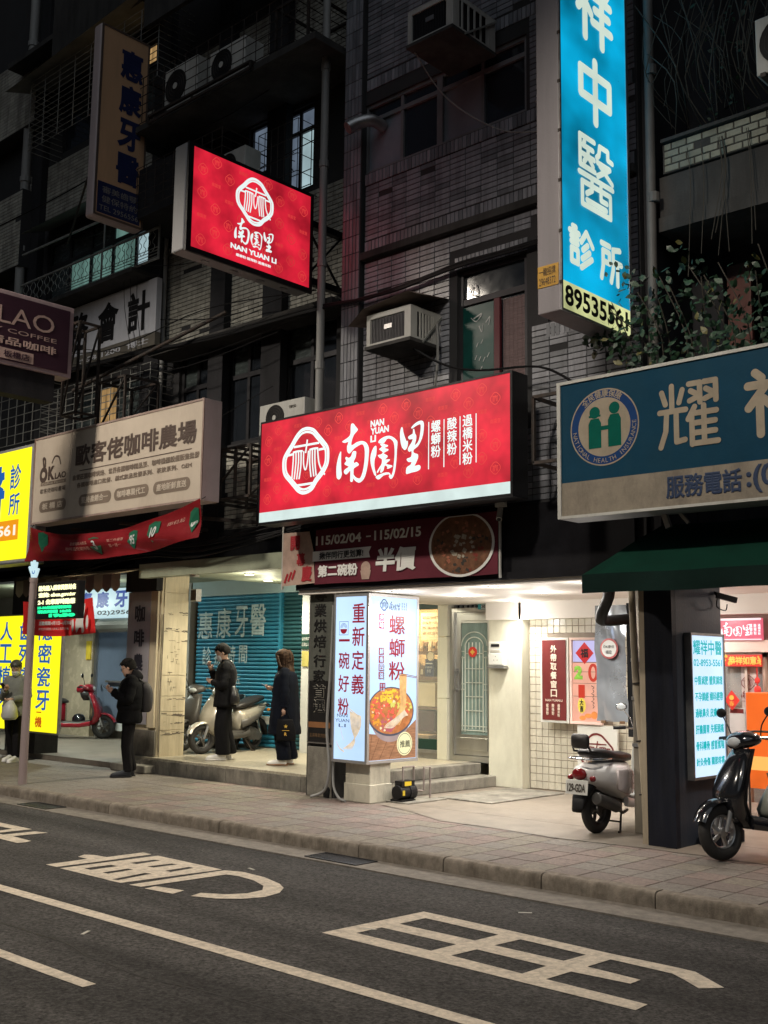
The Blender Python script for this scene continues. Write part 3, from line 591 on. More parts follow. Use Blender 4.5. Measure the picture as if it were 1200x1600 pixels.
for k, (x, h, mt, lab) in enumerate(((-11.42, .22, kraft_m, 'brown kraft pouch left of the navy coffee box'), (-11.32, .17, wood_m, 'short dark tin left of the navy coffee box'))):
    t = thing('coffee_pouch', lab, 'pouch', (x, 13.25, 1.49)); part('body', mt, t, lambda m: m.lofth([(x, 13.25, 1.49, .045, .03), (x, 13.25, 1.49+h*.8, .045, .025), (x, 13.25, 1.49+h, .042, .006)], 14, 3)); part('label', buff_m, t, lambda m: m.box(x-.025, x+.025, 13.212, 13.216, 1.52, 1.60))
# steel door
door = thing('steel_apartment_door', 'stainless steel apartment door with arched glass grille', 'door', (-9.98, 12.8, .3))
part('door_frame', inox_m, door, lambda m: (m.box(-10.375, -10.30, 12.74, 12.9, .38, 2.5), m.box(-9.655, -9.6, 12.74, 12.9, .38, 2.5), m.box(-10.3, -9.655, 12.74, 12.9, 2.44, 2.5), m.box(-10.375, -9.6, 12.74, 12.9, .3, .38)))
m = MB(); holed(m, -10.3, -9.655, .39, 2.44, [(-10.2, .68, -9.71, 2.28)], 12.78, 12.83); leaf = m.build('leaf', inox_m, door)
part('kick_panel', inox_m, door, lambda m: m.box(-10.2, -9.7, 12.765, 12.78, .46, .64), bevel=.006)
part('top_panel', inox_m, door, lambda m: m.box(-10.19, -9.72, 12.765, 12.78, 2.31, 2.41), bevel=.006)
frost_m = M('frosted_green_glass', (.30, .41, .38), .2, var=.35, scale=4, streak=4, bump=.2, bscale=30)
part('pane', frost_m, door, lambda m: m.box(-10.2, -9.71, 12.80, 12.81, .68, 2.28))
gw_m = M('white_grille_paint', (.66, .70, .64), .4)
def grille(m):
    y = 12.785; a0, a1, c = -10.12, -9.79, -9.955
    B = lambda u0, v0, u1, v1: m.box(u0, u1, y-.006, y+.006, v0, v1)
    for x in (a0, a1): B(x-.007, .72, x+.007, 1.95)
    for x in (-10.17, -9.74): B(x-.005, .72, x+.005, 1.8)
    for k in range(1, 5): x = a0+(a1-a0)*k/5; B(x-.004, .76, x+.004, 2.0)
    for z in (1.02, 1.22, 1.42, 1.62, 1.84): B(a0, z-.006, a1, z+.006)
    for z in (.74, .80): B(-10.19, z-.006, -9.72, z+.006)
    for z in (1.32, 1.4, 1.78, 1.87):
        B(-10.19, z-.006, a0, z+.006); B(a1, z-.006, -9.72, z+.006)
    for r, z0 in ((.17, 1.93), (.235, 1.95)):
        m.tube([(c+r*cos(pi*k/14), y, z0+r*sin(pi*k/14)*.85) for k in range(15)], .008, 6)
grb = MB(); grille(grb); grb.build('grille', gw_m, door)
part('handle', alu_m, door, lambda m: (m.tube([(-10.26, 12.78, 1.58), (-10.26, 12.72, 1.58), (-10.26, 12.71, 1.45), (-10.26, 12.72, 1.32), (-10.26, 12.78, 1.32)], .014, 8), m.box(-10.28, -10.24, 12.77, 12.785, 1.28, 1.62)), smooth=True)
redpaper = M('red_paper', (.62, .03, .02), .6, var=.1); gold_m = M('gold_print', (.75, .48, .08), .4, var=.1)
t = tag(MB().cyl((-9.97, 12.775, 1.86), (-9.97, 12.765, 1.86), .075, n=24).build('fortune_disc', redpaper), 'round red lucky charm stuck on the steel door glass', 'ornament')
part('motif', gold_m, t, lambda m: (m.plate([[(-9.97+.045*cos(a)*(.6 if k % 2 else 1), 1.86+.045*sin(a)*(.6 if k % 2 else 1)) for k, a in enumerate([i*pi/4 for i in range(8)])]], PY(12.763))))
t = thing('wall_vent_panel', 'dark louvre panel above the steel door', 'vent', (-10, 12.8, 2.5))
part('panel', dark_m, t, lambda m: m.box(-10.37, -9.62, 12.84, 12.88, 2.5, 2.56)); part('slats', steelp_m, t, lambda m: [m.box(-10.33+k*.09, -10.31+k*.09, 12.8, 12.84, 2.5, 2.555) for k in range(8)])
hn = tag(MB().box(-9.82, -9.62, 12.70, 12.71, 2.47, 2.545).build('house_number', M('teal_enamel', (.02, .22, .25), .3)), 'small teal enamel plate with the number 307 above the door', 'number plate')
part('field', white_m, hn, lambda m: m.box(-9.76, -9.63, 12.695, 12.699, 2.475, 2.54)); part('digits', ink_m, hn, lambda m: txt(m, '307', -9.75, 2.485, -9.64, 2.532, PY(12.693), bold=.03))
ic = thing('intercom_box', 'white mail and intercom box on the cream wall beside the door', 'intercom', (-9.4, 12.66, 1.63))
wp = M('white_plastic', (.66, .66, .6), .4, var=.06)
part('housing', wp, ic, lambda m: m.box(-9.54, -9.26, 12.58, 12.658, 1.66, 2.0), bevel=.008)
part('screen', blk_m, ic, lambda m: m.box(-9.49, -9.35, 12.572, 12.579, 1.93, 1.97)); part('slot', M('grey_label', (.4, .38, .33), .6), ic, lambda m: m.box(-9.5, -9.34, 12.573, 12.579, 1.86, 1.885))
part('flap', wp, ic, lambda m: m.box(-9.53, -9.28, 12.565, 12.579, 1.68, 1.84), bevel=.004)
part('dots', blk_m, ic, lambda m: [m.box(-9.41+a, -9.40+a, 12.56, 12.564, 1.74+b, 1.75+b) for a, b in ((0, .05), (-.03, 0), (.03, 0))])
part('tray', alu_m, ic, lambda m: m.box(-9.55, -9.25, 12.55, 12.66, 1.63, 1.655), bevel=.004)
# takeaway wall
sq = M('square_tile', (.62, .58, .47), .25, var=.08, scale=6, dirt=(.42, .37, .28), dirt_amt=.3)
tw = thing('takeaway_wall', 'cream square-tiled wall with the takeaway window', 'wall', (-7.3, 12.9, 0))
part('backing', M('tile_grout', (.25, .21, .16), .8), tw, lambda m: m.box(-8.995, -5.0, 12.80, 12.95, .003, 2.55))
tiles(tw, PY(12.80), [(-8.98, .02, -6.2, 2.30)], .1, .1, [sq], 290, gap=.006, near=(-8.6, .9), holes=[(-8.68, .93, -7.75, 2.04)])
part('header', cream_m, tw, lambda m: m.box(-9.0, -5.0, 12.66, 12.80, 2.31, 2.55))
# ================================================================ left building
bl = thing('old_apartment_building', 'old dark brick-tiled apartment block with caged balconies above the coffee sign', 'building', (-16, 12, 0))
YL = 10.4
holesL = [(-14.05, 4.9, -13.25, 6.5), (-12.85, 4.9, -12.0, 6.5), (-11.6, 4.9, -10.5, 6.5), (-18.3, 8.3, -14.8, 9.5), (-12.5, 9.05, -12.05, 9.85), (-11.75, 8.5, -11.05, 9.8), (-17.2, 5.45, -14.5, 6.4), (-18.0, 11.2, -14.6, 12.4)]
m = MB(); holed(m, -30, -9.87, 3.2, 17, holesL, YL, YL+.25); m.build('wall', mortar_m, bl)
part('back_rooms', soot_m, bl, lambda m: (m.box(-30, -9.87, 12.3, 12.5, 3.2, 17), m.box(-30, -9.87, YL+.25, 12.3, 7.0, 7.15), m.box(-30, -9.87, YL+.25, 12.3, 10.1, 10.25), m.box(-13.05, -12.95, YL+.25, 12.3, 3.2, 17), m.box(-11.95, -11.85, YL+.25, 12.3, 7.15, 10.1)))
FL = PY(YL)
tiles(bl, FL, [(-14.5, 6.52, -10.25, 8.45)], .235, .068, btile, 130, run=True, near=(-12.5, 6.9))
tiles(bl, FL, [(-14.5, 9.95, -9.9, 11.6)], .235, .068, btile, 60, run=True, near=(-11, 10.8))
tiles(bl, FL, [(-19.4, 9.85, -14.9, 11.1)], .235, .068, btile, 60, run=True, near=(-17.8, 10.9))
tiles(bl, FL, [(-14.5, 3.5, -10.25, 4.85)], .235, .068, btile, 0, run=True)
tiles(bl, PY(YL-.35), [(-24, 9.1, -18.75, 10.6), (-24, 11.9, -18.45, 13.4)], .235, .068, btile, 0, run=True)
part('side_parapet', mortar_m, bl, lambda m: (m.box(-24, -18.75, YL-.35, YL, 9.08, 10.62), m.box(-24, -18.45, YL-.35, YL, 11.88, 13.42)))
part('pier', dark_m, bl, lambda m: [m.box(a, b, YL-.14, YL, 3.4, 17) for a, b in ((-14.85, -14.45), (-13.15, -12.8), (-11.92, -11.5), (-18.8, -18.45))])
lit_g = E('lit_curtain_teal', (.20, .38, .33), .38, .5, 3, (1, 1, .2)); lit_c = E('lit_frosted_white', (.42, .58, .62), .75, .3, 2); lit_b = E('lit_blue_grey', (.28, .36, .48), .35, .3, 3); lit_w = E('lit_warm', (.9, .55, .22), .35, .7, 5, (3, 3, .3))
gd2 = M('grey_curtain_glass', (.06, .075, .075), .25, var=.5, scale=4, streak=.3)
window(bl, -18.3, 8.3, -14.8, 9.5, YL+.05, cols=5, transom=9.0, gm=[gd2, gd2, lit_g, gd2, lit_g, gd2, lit_g, lit_g, lit_c, lit_c], fr=.07)
window(bl, -12.5, 9.05, -12.05, 9.85, YL+.05, cols=1, gm=lit_b, fr=.04)
w = window(bl, -11.75, 8.5, -11.05, 9.8, YL+.05, cols=2, transom=9.45, gm=[lit_b, lit_b, lit_c, lit_b], fr=.05)
m = MB()
for k in range(12):
    a = k*pi/6; m.tube([(-11.62+.02*cos(a), YL-.02, 8.98+.02*sin(a)), (-11.62+.14*cos(a+.15), YL-.03, 8.98+.2*sin(a+.15)), (-11.62+.2*cos(a), YL-.02, 8.98+.3*sin(a))], .007, 5)
for x in (-11.74, -11.5, -11.28, -11.06): m.cyl((x, YL-.03, 8.5), (x, YL-.03, 9.4), .007, n=6)
for z in (8.52, 8.75, 9.4): m.cyl((-11.75, YL-.03, z), (-11.05, YL-.03, z), .007, n=6)
m.build('flower_grille', steel_m, w)
for u0, u1 in ((-14.05, -13.25), (-12.85, -12.0), (-11.6, -10.5)): window(bl, u0, 4.9, u1, 6.5, YL+.06, cols=2, transom=5.95, gm=[glassd_m, gd2, glassd_m, glassd_m], fr=.06)
window(bl, -17.2, 5.45, -14.5, 6.4, YL+.05, cols=4, gm=[gd2, lit_w, gd2, gd2], fr=.05)
window(bl, -18.0, 11.2, -14.6, 12.4, YL+.05, cols=4, transom=12.0, gm=[glassd_m, gd2, glassd_m, glassd_m, lit_w, glassd_m, gd2, lit_w], fr=.05)
part('balcony_slab', soot_m, bl, lambda m: (m.box(-14.4, -9.95, 9.35, YL, 9.88, 9.98), m.box(-14.2, -10.1, 9.9, YL, 6.42, 6.5), m.box(-18.75, -14.5, 9.72, YL, 7.86, 7.93), m.box(-19, -14.45, 9.72, YL, 13.0, 13.1)))
part('upper_parapet', soot_m, bl, lambda m: (m.box(-17.3, -14.4, 9.68, 9.74, 12.55, 14.2), m.box(-14.3, -10.2, 9.6, 9.68, 11.9, 13.2)))
part('back_box', dark_m, bl, lambda m: m.box(-14.3, -13.0, 9.45, YL-.15, 8.5, 9.3))
def cage(parent, u0, u1, v0, v1, y0, y1, nx, nz, mat, r=.008, name='balcony_grille'):
    m = MB()
    for i in range(nx+1):
        x = u0+(u1-u0)*i/nx
        m.cyl((x, y0, v0), (x, y0, v1), r, n=5)
    for j in range(nz+1):
        z = v0+(v1-v0)*j/nz; m.cyl((u0, y0, z), (u1, y0, z), r, n=5)
        for x in (u0, u1): m.cyl((x, y0, z), (x, y1, z), r, n=5)
    return tag(m.build(name, mat, parent))
cage(bl, -18.0, -14.0, 11.0, 12.35, 9.7, YL, 8, 12, steelp_m, .007)
cage(bl, -17.45, -14.2, 5.55, 6.35, 9.95, YL, 12, 7, steelp_m, .008)
cage(bl, -22, -17.45, 5.55, 6.6, 9.95, YL, 16, 6, steelp_m, .008)
m = MB()   # lower balcony rail of the lit flat: bars bent in a wave pattern
for z in (8.46, 7.95): m.bar((-18.14, 9.8, z), (-13.9, 9.8, z), .03)
for z in (7.99, 8.04, 8.09, 8.14): m.cyl((-16.6, 9.8, z), (-13.9, 9.8, z), .006, n=5)
for x in (-18.14, -15.5, -13.9): m.bar((x, 9.8, 7.93), (x, 9.8, 8.48), .025)
for k in range(34):
    x = -18.0+k*.12; m.tube([(x+.028*(1 if (j % 4 in (1, 2)) else -1)*(1 if k % 2 else -1), 9.8, 8.1+j*.045) for j in range(9)], .006, 4)
for x in (-13.9, -15.46): m.bar((x, 9.8, 8.46), (x, 9.8, 9.0), .02)
m.bar((-15.46, 9.8, 8.95), (-13.9, 9.8, 8.5), .02); m.bar((-18.14, 9.8, 9.05), (-15.5, 9.8, 9.02), .03)
m.build('balcony_rail', steelp_m, bl)
part('canopy', M('grey_canopy', (.16, .165, .15), .6, var=.3), bl, lambda m: (m.q((-18.3, 9.8, 9.5), (-15.0, 9.8, 9.5), (-15.0, YL, 9.75), (-18.3, YL, 9.75)), m.q((-15.2, 9.6, 8.9), (-14.0, 9.6, 8.62), (-14.0, YL, 8.8), (-15.2, YL, 9.1)), m.q((-18.6, 9.5, 12.3), (-14.6, 9.5, 12.5), (-14.6, YL, 12.75), (-18.6, YL, 12.6))))
# racks and frames of steel angle
def rack(label, u0, u1, v0, v1, y0, y1, mat=None, diag=True, group='steel racks on the facade', n=1):
    t = thing('steel_rack', label, 'steel rack', ((u0+u1)/2, y1, v0), group=None); m = MB(); w = .035
    for x in [u0+(u1-u0)*k/n for k in range(n+1)]:
        for y in (y0, y1): m.bar((x, y, v0), (x, y, v1), w)
        for z in (v0, v1): m.bar((x, y0, z), (x, y1, z), w)
    for y in (y0, y1):
        for z in (v0, v1): m.bar((u0, y, z), (u1, y, z), w)
    m.build('frame', mat or steel_m, t)
    if diag: part('brace', mat or steel_m, t, lambda m: (m.bar((u0, y0, v0), (u1, y0, v1), .025), m.bar((u1, y0, v0), (u1, y1, v1), .025)))
    return t
rack('empty black steel rack hanging on the brick tile near the drainpipe', -10.9, -10.25, 9.98, 10.75, 9.5, 10.38, diag=False)
rack('black steel rack between the coffee sign and the large red sign', -12.25, -11.3, 3.9, 4.6, 9.6, 10.35, n=3)
rack('black truss frame beside the purple coffee sign', -14.75, -14.35, 5.35, 6.75, 8.75, 9.1)
rack('lower black truss frame above the beige coffee sign', -14.6, -13.9, 5.15, 5.95, 9.3, 9.9)
rack('black steel rack between the large red sign and the blue clinic sign', -6.5, -5.9, 3.75, 4.45, 9.35, 9.85, diag=False)
# ground floor, left bays
part('left_soffit', M('soffit_green', (.30, .33, .24), .6, var=.2, scale=3), bl, lambda m: (m.box(-14.2, -10.55, 9.95, 12.95, 3.02, 3.1), m.box(-30, -14.9, 10.3, 13.5, 3.15, 3.3), m.box(-14.2, -10.55, 9.9, 10.05, 2.93, 3.14)))
part('left_lintel', dark_m, bl, lambda m: m.box(-30, -9.9, YL-.1, YL+.2, 3.1, 3.6))
lb_m = M('pale_blue_paint', (.30, .42, .44), .5, var=.1)
part('shutter_lintel', lb_m, bl, lambda m: m.box(-16.7, -13.4, 12.86, 13.0, 2.88, 3.6))
part('left_back_wall', M('ash_wall', (.30, .29, .26), .6, var=.15), bl, lambda m: (m.box(-30, -16.9, 13.5, 13.7, 0, 3.2), m.box(-16.95, -16.75, 12.86, 13.7, 0, 3.3), m.box(-16.75, -10, 13.85, 13.95, 0, 3.3)))
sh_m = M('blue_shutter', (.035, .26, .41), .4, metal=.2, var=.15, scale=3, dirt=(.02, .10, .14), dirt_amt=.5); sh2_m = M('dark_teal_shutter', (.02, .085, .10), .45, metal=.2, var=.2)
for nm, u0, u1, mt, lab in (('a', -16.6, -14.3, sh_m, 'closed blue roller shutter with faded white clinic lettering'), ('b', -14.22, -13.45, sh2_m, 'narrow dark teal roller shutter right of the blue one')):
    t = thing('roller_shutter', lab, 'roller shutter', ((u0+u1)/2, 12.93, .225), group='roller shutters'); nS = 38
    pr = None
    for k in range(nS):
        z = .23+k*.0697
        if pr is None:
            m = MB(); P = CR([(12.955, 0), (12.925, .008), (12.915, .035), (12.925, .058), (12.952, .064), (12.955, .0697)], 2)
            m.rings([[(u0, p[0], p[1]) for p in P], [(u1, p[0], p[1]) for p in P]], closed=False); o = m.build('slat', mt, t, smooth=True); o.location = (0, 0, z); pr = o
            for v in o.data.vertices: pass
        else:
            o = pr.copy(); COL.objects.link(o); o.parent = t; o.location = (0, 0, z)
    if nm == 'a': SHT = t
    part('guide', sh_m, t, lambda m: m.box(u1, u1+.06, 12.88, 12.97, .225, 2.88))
shl = M('faded_white_paint', (.5, .66, .70), .6, var=.25, scale=8)
m = MB(); F = PY(12.912)
for s, u, z, w_, h in (('惠', -16.55, 2.1, .42, .5), ('康', -16.02, 2.1, .42, .56), ('牙', -15.5, 2.12, .36, .56), ('醫', -15.08, 2.14, .42, .56), ('診', -16.4, 1.62, .25, .34), ('療', -16.05, 1.62, .25, .34), ('時', -15.68, 1.66, .22, .32), ('間', -15.36, 1.66, .22, .32), ('週一~週五', -16.1, 1.28, .8, .16), ('週  六', -16.1, 1.0, .5, .16), ('02', -15.3, .98, .16, .14)):
    txt(m, s, u, z, u+w_, z+h, F, bold=.012)
m.build('lettering', shl, SHT)
# stone pillar
sp = thing('stone_pillar', 'cream stone clad pillar with scratched side and torn poster marks', 'pillar', (-14.5, 10.5, .2))
part('shaft', stone_m, sp, lambda m: m.box(-14.78, -14.19, 10.33, 10.86, .2, 3.1), bevel=.012)
m = MB()
z0 = .2
for h in (.42, .28, .24, .32, 1.28, .3): m.box(-14.19, -14.172, 10.38, 10.82, z0+.004, z0+h-.004); z0 += h
m.build('cladding_slabs', stone_m, sp, bevel=.003)
glue = M('glue_marks', (.12, .10, .08), .9); m = MB(); random.seed(5); F = PX(-14.172)
for zc, n in ((2.42, 5), (2.16, 9), (1.98, 4), (1.1, 5), (.86, 10), (.74, 6), (.58, 9)):
    for k in range(n):
        u = 10.38+.42*random.random()**.8; z = zc+random.uniform(-.025, .025); l = random.uniform(.03, .2)
        stroke(m, [(min(10.84, u+l*i/6), z+random.uniform(-.006, .006)) for i in range(7)], random.uniform(.003, .016), F, h=.003+k*.0001, n=2)
for k in range(26):
    u = random.uniform(10.46, 10.66); z = random.uniform(.95, 2.1); a = random.choice(((.05, 0), (0, .05), (.08, 0), (0, .03)))
    stroke(m, [(u, z), (u+a[0], z+a[1])], random.uniform(.003, .009), F, h=.004+k*.0001)
m.build('glue_marks', glue, sp)
m = MB(); stroke(m, [(10.37, .3), (10.35, 1.2), (10.37, 2.0), (10.36, 2.4)], .02, F, h=.005); m.build('crack', glue, sp)
part('rough_edge', conc_m, sp, lambda m: m.box(-14.79, -14.2, 10.3, 10.33, .2, .62), bevel=.01)
# far bay on the left
door2_m = M('blue_grey_door', (.13, .17, .24), .35, var=.15, scale=2)
t = thing('grey_double_door', 'blue-grey metal door with a horizontal push bar behind the red scooter', 'door', (-19.4, 13.45, .085))
part('leaf', door2_m, t, lambda m: m.box(-20.6, -18.6, 13.42, 13.48, .4, 2.45)); part('push_bar', alu_m, t, lambda m: m.bar((-20.2, 13.36, 1.25), (-18.9, 13.36, 1.25), .04)); part('sill', white_m, t, lambda m: m.box(-20.7, -18.5, 13.38, 13.5, .25, .4)); part('jamb', alu_m, t, lambda m: (m.box(-18.6, -18.5, 13.38, 13.5, .4, 2.45), m.box(-20.7, -20.6, 13.38, 13.5, .4, 2.45)))
t = thing('marble_panel', 'beige marble wall panel left of the grey door', 'wall panel', (-21.3, 13.4, .085))
part('slab', M('beige_marble', (.55, .47, .34), .25, var=.15), t, lambda m: m.box(-22.0, -20.75, 13.36, 13.48, .085, 2.9)); part('yellow_notice', M('yellow_notice', (.75, .55, .05), .5), t, lambda m: m.box(-20.95, -20.78, 13.33, 13.358, 1.7, 2.1)); part('blue_strip', E('strip_glow', (.5, .7, 1), .5), t, lambda m: m.box(-22.05, -21.98, 13.3, 13.36, .6, 2.7))
tag(MB().box(-18.4, -17.4, 10.15, 10.6, .085, 3.15).build('bay_pillar', soot_m), 'dark pillar behind the yellow vertical clinic lightbox', 'pillar')
# ================================================================ right building
br = thing('right_building', 'dark overgrown building with a pale brick band on the right', 'building', (-3, 12, 0))
part('wall', dark_m, br, lambda m: (m.box(-5.5, 6, 11.9, 12.2, 2.7, 16), m.box(-5.5, -5.38, 9.95, 11.9, 2.7, 16), m.box(-5.36, -5.0, 10.7, 10.9, 2.7, 16)))
m = MB(); m.box(-5.24, 6, YW, YW+.15, 6.72, 7.04).box(-5.3, 6, YW+.02, 11.9, 6.25, 6.7).box(-5.3, 6, YW-.02, 11.9, 6.1, 6.25).box(-5.24, 6, YW-.05, YW+.2, 7.045, 7.08); m.build('floor_band', soot_m, br)
wb = [M('pale_brick_%d' % k, c, .5, var=.15, scale=8, dirt=(.12, .11, .07), dirt_amt=.6) for k, c in enumerate(((.26, .26, .20), (.21, .21, .16)))]
tiles(br, PY(YW), [(-5.22, 6.73, -2.5, 7.045)], .17, .078, wb, 70, run=True, gap=.012, name='brick')
part('red_door', M('faded_red_door', (.12, .035, .025), .6), br, lambda m: m.box(-4.98, -4.72, 10.75, 10.8, 4.5, 5.9))
# far street: opposite end closing blocks
tag(MB().box(-60, -26, 9.8, 16, 0, 20).build('far_building', soot_m), 'dark building far left down the street', 'building')

# ================================================================ signs
def emblem(mb, c, s, fn, h=.004, full=True):
    P = [(c[0]+s*p[0], c[1]+s*p[1]) for p in RING]
    stroke(mb, P, .105*s, fn, h, 3, True)
    if full:
        Q = [(c[0]+s*p[0]*.895, c[1]+s*p[1]*.895) for p in RING]; stroke(mb, Q, .07*s, fn, h, 3, True)
    for k, (pts, w) in enumerate(EMB): stroke(mb, [(c[0]+s*p[0], c[1]+s*p[1]) for p in pts], w*s, fn, h+.0003*(k+1), 3)
    stroke(mb, [(c[0]+s*a, c[1]+s*b) for a, b in ((-.3, -.85), (0, -.9), (.3, -.85))], .06*s, fn, h+.0001, 3)
def brush(mb, c, sx, sy, fn, h=.004):
    for k, P in enumerate(CAL): mb.plate([CR([(c[0]+sx*p[0], c[1]+sy*p[1]) for p in P], 2, True)], fn, h+.0002*k)
white_e = E('sign_white_glow', (.83, .97, .95), .98); red_e = E('sign_red_glow', (.62, .015, .036), 1.0, .5, 1.7, (1.2, 1.2, 1.2)); red_d = E('sign_red_motif', (.72, .06, .05), .95, .25, 2)
capw_e = E('sign_strip_glow', (.66, .80, .78), .92, .1, 4)
blackm = M('black_sign_metal', (.012, .012, .014), .35, metal=.3)
def motif(mb, u0, v0, u1, v1, fn, r=.065, du=.36, dv=.25, h=.002):
    k = 0; v = v0+.12
    while v < v1-.06:
        u = u0+.12+(du/2 if k % 2 else 0); q = 0
        while u < u1-.08:
            if (q+k) % 3 != 2:
                P = [(u+r*p[0], v+r*p[1]) for p in RING]; stroke(mb, P, .008, fn, h, 1, True)
                stroke(mb, [(u-r*.6, v+r*.35), (u+r*.6, v+r*.35)], .007, fn, h); stroke(mb, [(u, v+r*.55), (u, v)], .007, fn, h+.0001)
                for a in (-.4, -.2, .2, .4): stroke(mb, [(u+r*a, v+r*.3), (u+r*a*1.1, v-r*.5)], .006, fn, h+.0001)
            else: txt(mb, '南園里', u-.07, v-.018, u+.07, v+.03, fn, w=h, dep=.0003, res=1)
            u += du; q += 1
        v += dv/2*1.0; k += 1
# ---- large red shop sign
sg = thing('shop_sign', 'wide glowing red noodle shop sign with white round noodle emblem and white lower strip', 'sign', (-8.65, 9.2, 3.43))
part('cabinet', blackm, sg, lambda m: m.box(-10.64, -6.655, 9.205, 9.47, 3.40, 4.74), bevel=.004)
part('rim', blackm, sg, lambda m: (m.box(-10.64, -6.655, 9.19, 9.205, 4.715, 4.74), m.box(-10.64, -6.655, 9.19, 9.205, 3.40, 3.432), m.box(-6.685, -6.655, 9.19, 9.205, 3.432, 4.715), m.box(-10.64, -10.625, 9.19, 9.205, 3.432, 4.715)))
part('face', red_e, sg, lambda m: m.box(-10.625, -6.685, 9.197, 9.205, 3.56, 4.715))
part('strip', capw_e, sg, lambda m: m.box(-10.625, -6.685, 9.194, 9.205, 3.434, 3.558))
F = PY(9.197); m = MB(); motif(m, -10.6, 3.6, -6.7, 4.7, F); m.build('faint_pattern', red_d, sg)
m = MB(); emblem(m, (-9.788, 4.141), .40, F); m.build('emblem', white_e, sg)
m = MB(); brush(m, (-8.557, 4.127), .3657, .3657, F); m.build('brush_lettering', white_e, sg)
m = MB()
for s, z0, z1, x1 in (('NAN', 4.405, 4.485, -8.475), ('YUAN', 4.315, 4.395, -8.40), ('LI', 4.225, 4.305, -8.60)): txt(m, s, -8.69, z0, x1, z1, F, bold=.045)
for s, u, z in (('螺螄粉', -7.765, 3.93), ('酸辣粉', -7.535, 3.93), ('過橋米粉', -7.32, 3.80)): col(m, s, u, z, u+.14, 4.35, F, bold=.018)
m.build('lettering', white_e, sg)
part('divider_lines', white_e, sg, lambda m: [m.box(u-.005, u+.005, 9.192, 9.196, 3.81, 4.345) for u in (-7.80, -7.58, -7.355, -7.135)])
for x in (-10.3, -8.6, -7.0): part('bracket', steel_m, sg, lambda m: (m.bar((x, 9.47, 3.6), (x, 9.88, 3.6), .05), m.bar((x, 9.47, 4.55), (x, 9.88, 4.55), .05)))
# ---- projecting red sign
c = -10.3; F = PX(c)
pj = thing('projecting_sign', 'glowing red box sign jutting out from the wall with round noodle emblem over white lettering', 'sign', (c, 8.7, 6.55))
shell = M('sign_shell_grey', (.30, .30, .31), .5, var=.1, dirt=(.15, .14, .13), dirt_amt=.3)
part('cabinet', shell, pj, lambda m: m.box(c-.27, c-.03, 7.63, 9.70, 6.54, 7.90), bevel=.02)
part('rim', blackm, pj, lambda m: (m.box(c-.03, c+.004, 7.64, 9.72, 7.865, 7.91), m.box(c-.03, c+.004, 7.64, 9.72, 6.53, 6.595), m.box(c-.03, c+.004, 7.64, 7.715, 6.595, 7.865), m.box(c-.03, c+.004, 9.665, 9.72, 6.595, 7.865)))
part('face', red_e, pj, lambda m: m.box(c-.02, c, 7.715, 9.665, 6.595, 7.865))
m = MB(); motif(m, 7.74, 6.6, 9.64, 7.84, F, .07, .42, .3); m.build('faint_pattern', red_d, pj)
m = MB(); emblem(m, (8.695, 7.47), .30, F); m.build('emblem', white_e, pj)
m = MB(); brush(m, (8.695, 7.025), .172, .165, F); m.build('brush_lettering', white_e, pj)
m = MB(); txt(m, 'NAN YUAN LI', 8.32, 6.755, 9.08, 6.825, F, bold=.045); txt(m, '螺螄粉·酸辣粉·過橋米粉', 8.41, 6.675, 8.99, 6.715, F, bold=.02); m.build('lettering', white_e, pj)
part('arm', blackm, pj, lambda m: (m.bar((c-.12, 9.7, 7.55), (c-.12, 10.4, 7.55), .09), m.bar((c-.12, 9.7, 6.75), (c-.12, 10.4, 6.75), .09), m.bar((c-.12, 9.72, 6.8), (c-.12, 10.35, 7.5), .025), m.bar((c-.12, 9.72, 7.5), (c-.12, 10.35, 6.8), .025)))
for y in (8.0, 8.45, 8.9, 9.3): part('clip', alu_m, pj, lambda m: m.box(c-.17, c-.12, y, y+.1, 6.53, 6.54))
# ---- tall blue clinic sign
c = -5.5; F = PX(c)
blue_e = E('sign_blue_glow', (.002, .33, .58), .88, .72, 1.4, (1, .6, .8)); pale_e = E('sign_pale_yellow', (.74, .78, .36), .8, .4, 2.4); paleg = E('sign_pale_glow', (.80, .95, .82), .78, .15, 1.5)
bv = thing('vertical_sign', 'tall glowing blue clinic sign with white characters and a phone number at its foot', 'sign', (c, 9, 4.95))
shl2 = M('sign_shell_mauve', (.27, .25, .265), .5, var=.1, streak=5, dirt=(.14, .13, .13), dirt_amt=.4)
part('cabinet', shl2, bv, lambda m: m.box(c-.27, c-.012, 8.38, 9.66, 4.945, 11.5), bevel=.012)
part('face', blue_e, bv, lambda m: m.box(c-.011, c, 8.40, 9.62, 5.245, 11.45))
part('foot_panel', pale_e, bv, lambda m: m.box(c-.011, c, 8.40, 9.62, 4.97, 5.242))
part('rim', alu_m, bv, lambda m: (m.box(c-.012, c+.006, 8.378, 8.40, 4.945, 11.5), m.box(c-.012, c+.006, 9.62, 9.662, 4.945, 11.5), m.box(c-.012, c+.006, 8.40, 9.62, 4.945, 4.968)))
for k in range(12): part('screw', steel_m, bv, lambda m: m.box(c-.02, c+.008, 8.372, 8.385, 5.2+k*.5, 5.23+k*.5))
m = MB()
for s, u0, z0, u1, z1 in (('耀', 8.62, 8.75, 9.42, 9.5), ('祥', 8.62, 7.82, 9.40, 8.58), ('中', 8.64, 6.96, 9.40, 7.74), ('醫', 8.64, 6.05, 9.38, 6.86), ('診', 8.47, 5.40, 8.97, 5.86), ('所', 9.03, 5.40, 9.50, 5.86)):
    rtxt(m, s, u0, z0, u1, z1, F, .06 if s == '醫' else (.062 if s in '診所' else .095))
m.build('lettering', paleg, bv)
m = MB(); txt(m, '89535561', 8.43, 5.005, 9.57, 5.215, F, bold=.03); m.build('phone_number', blk_m, bv)
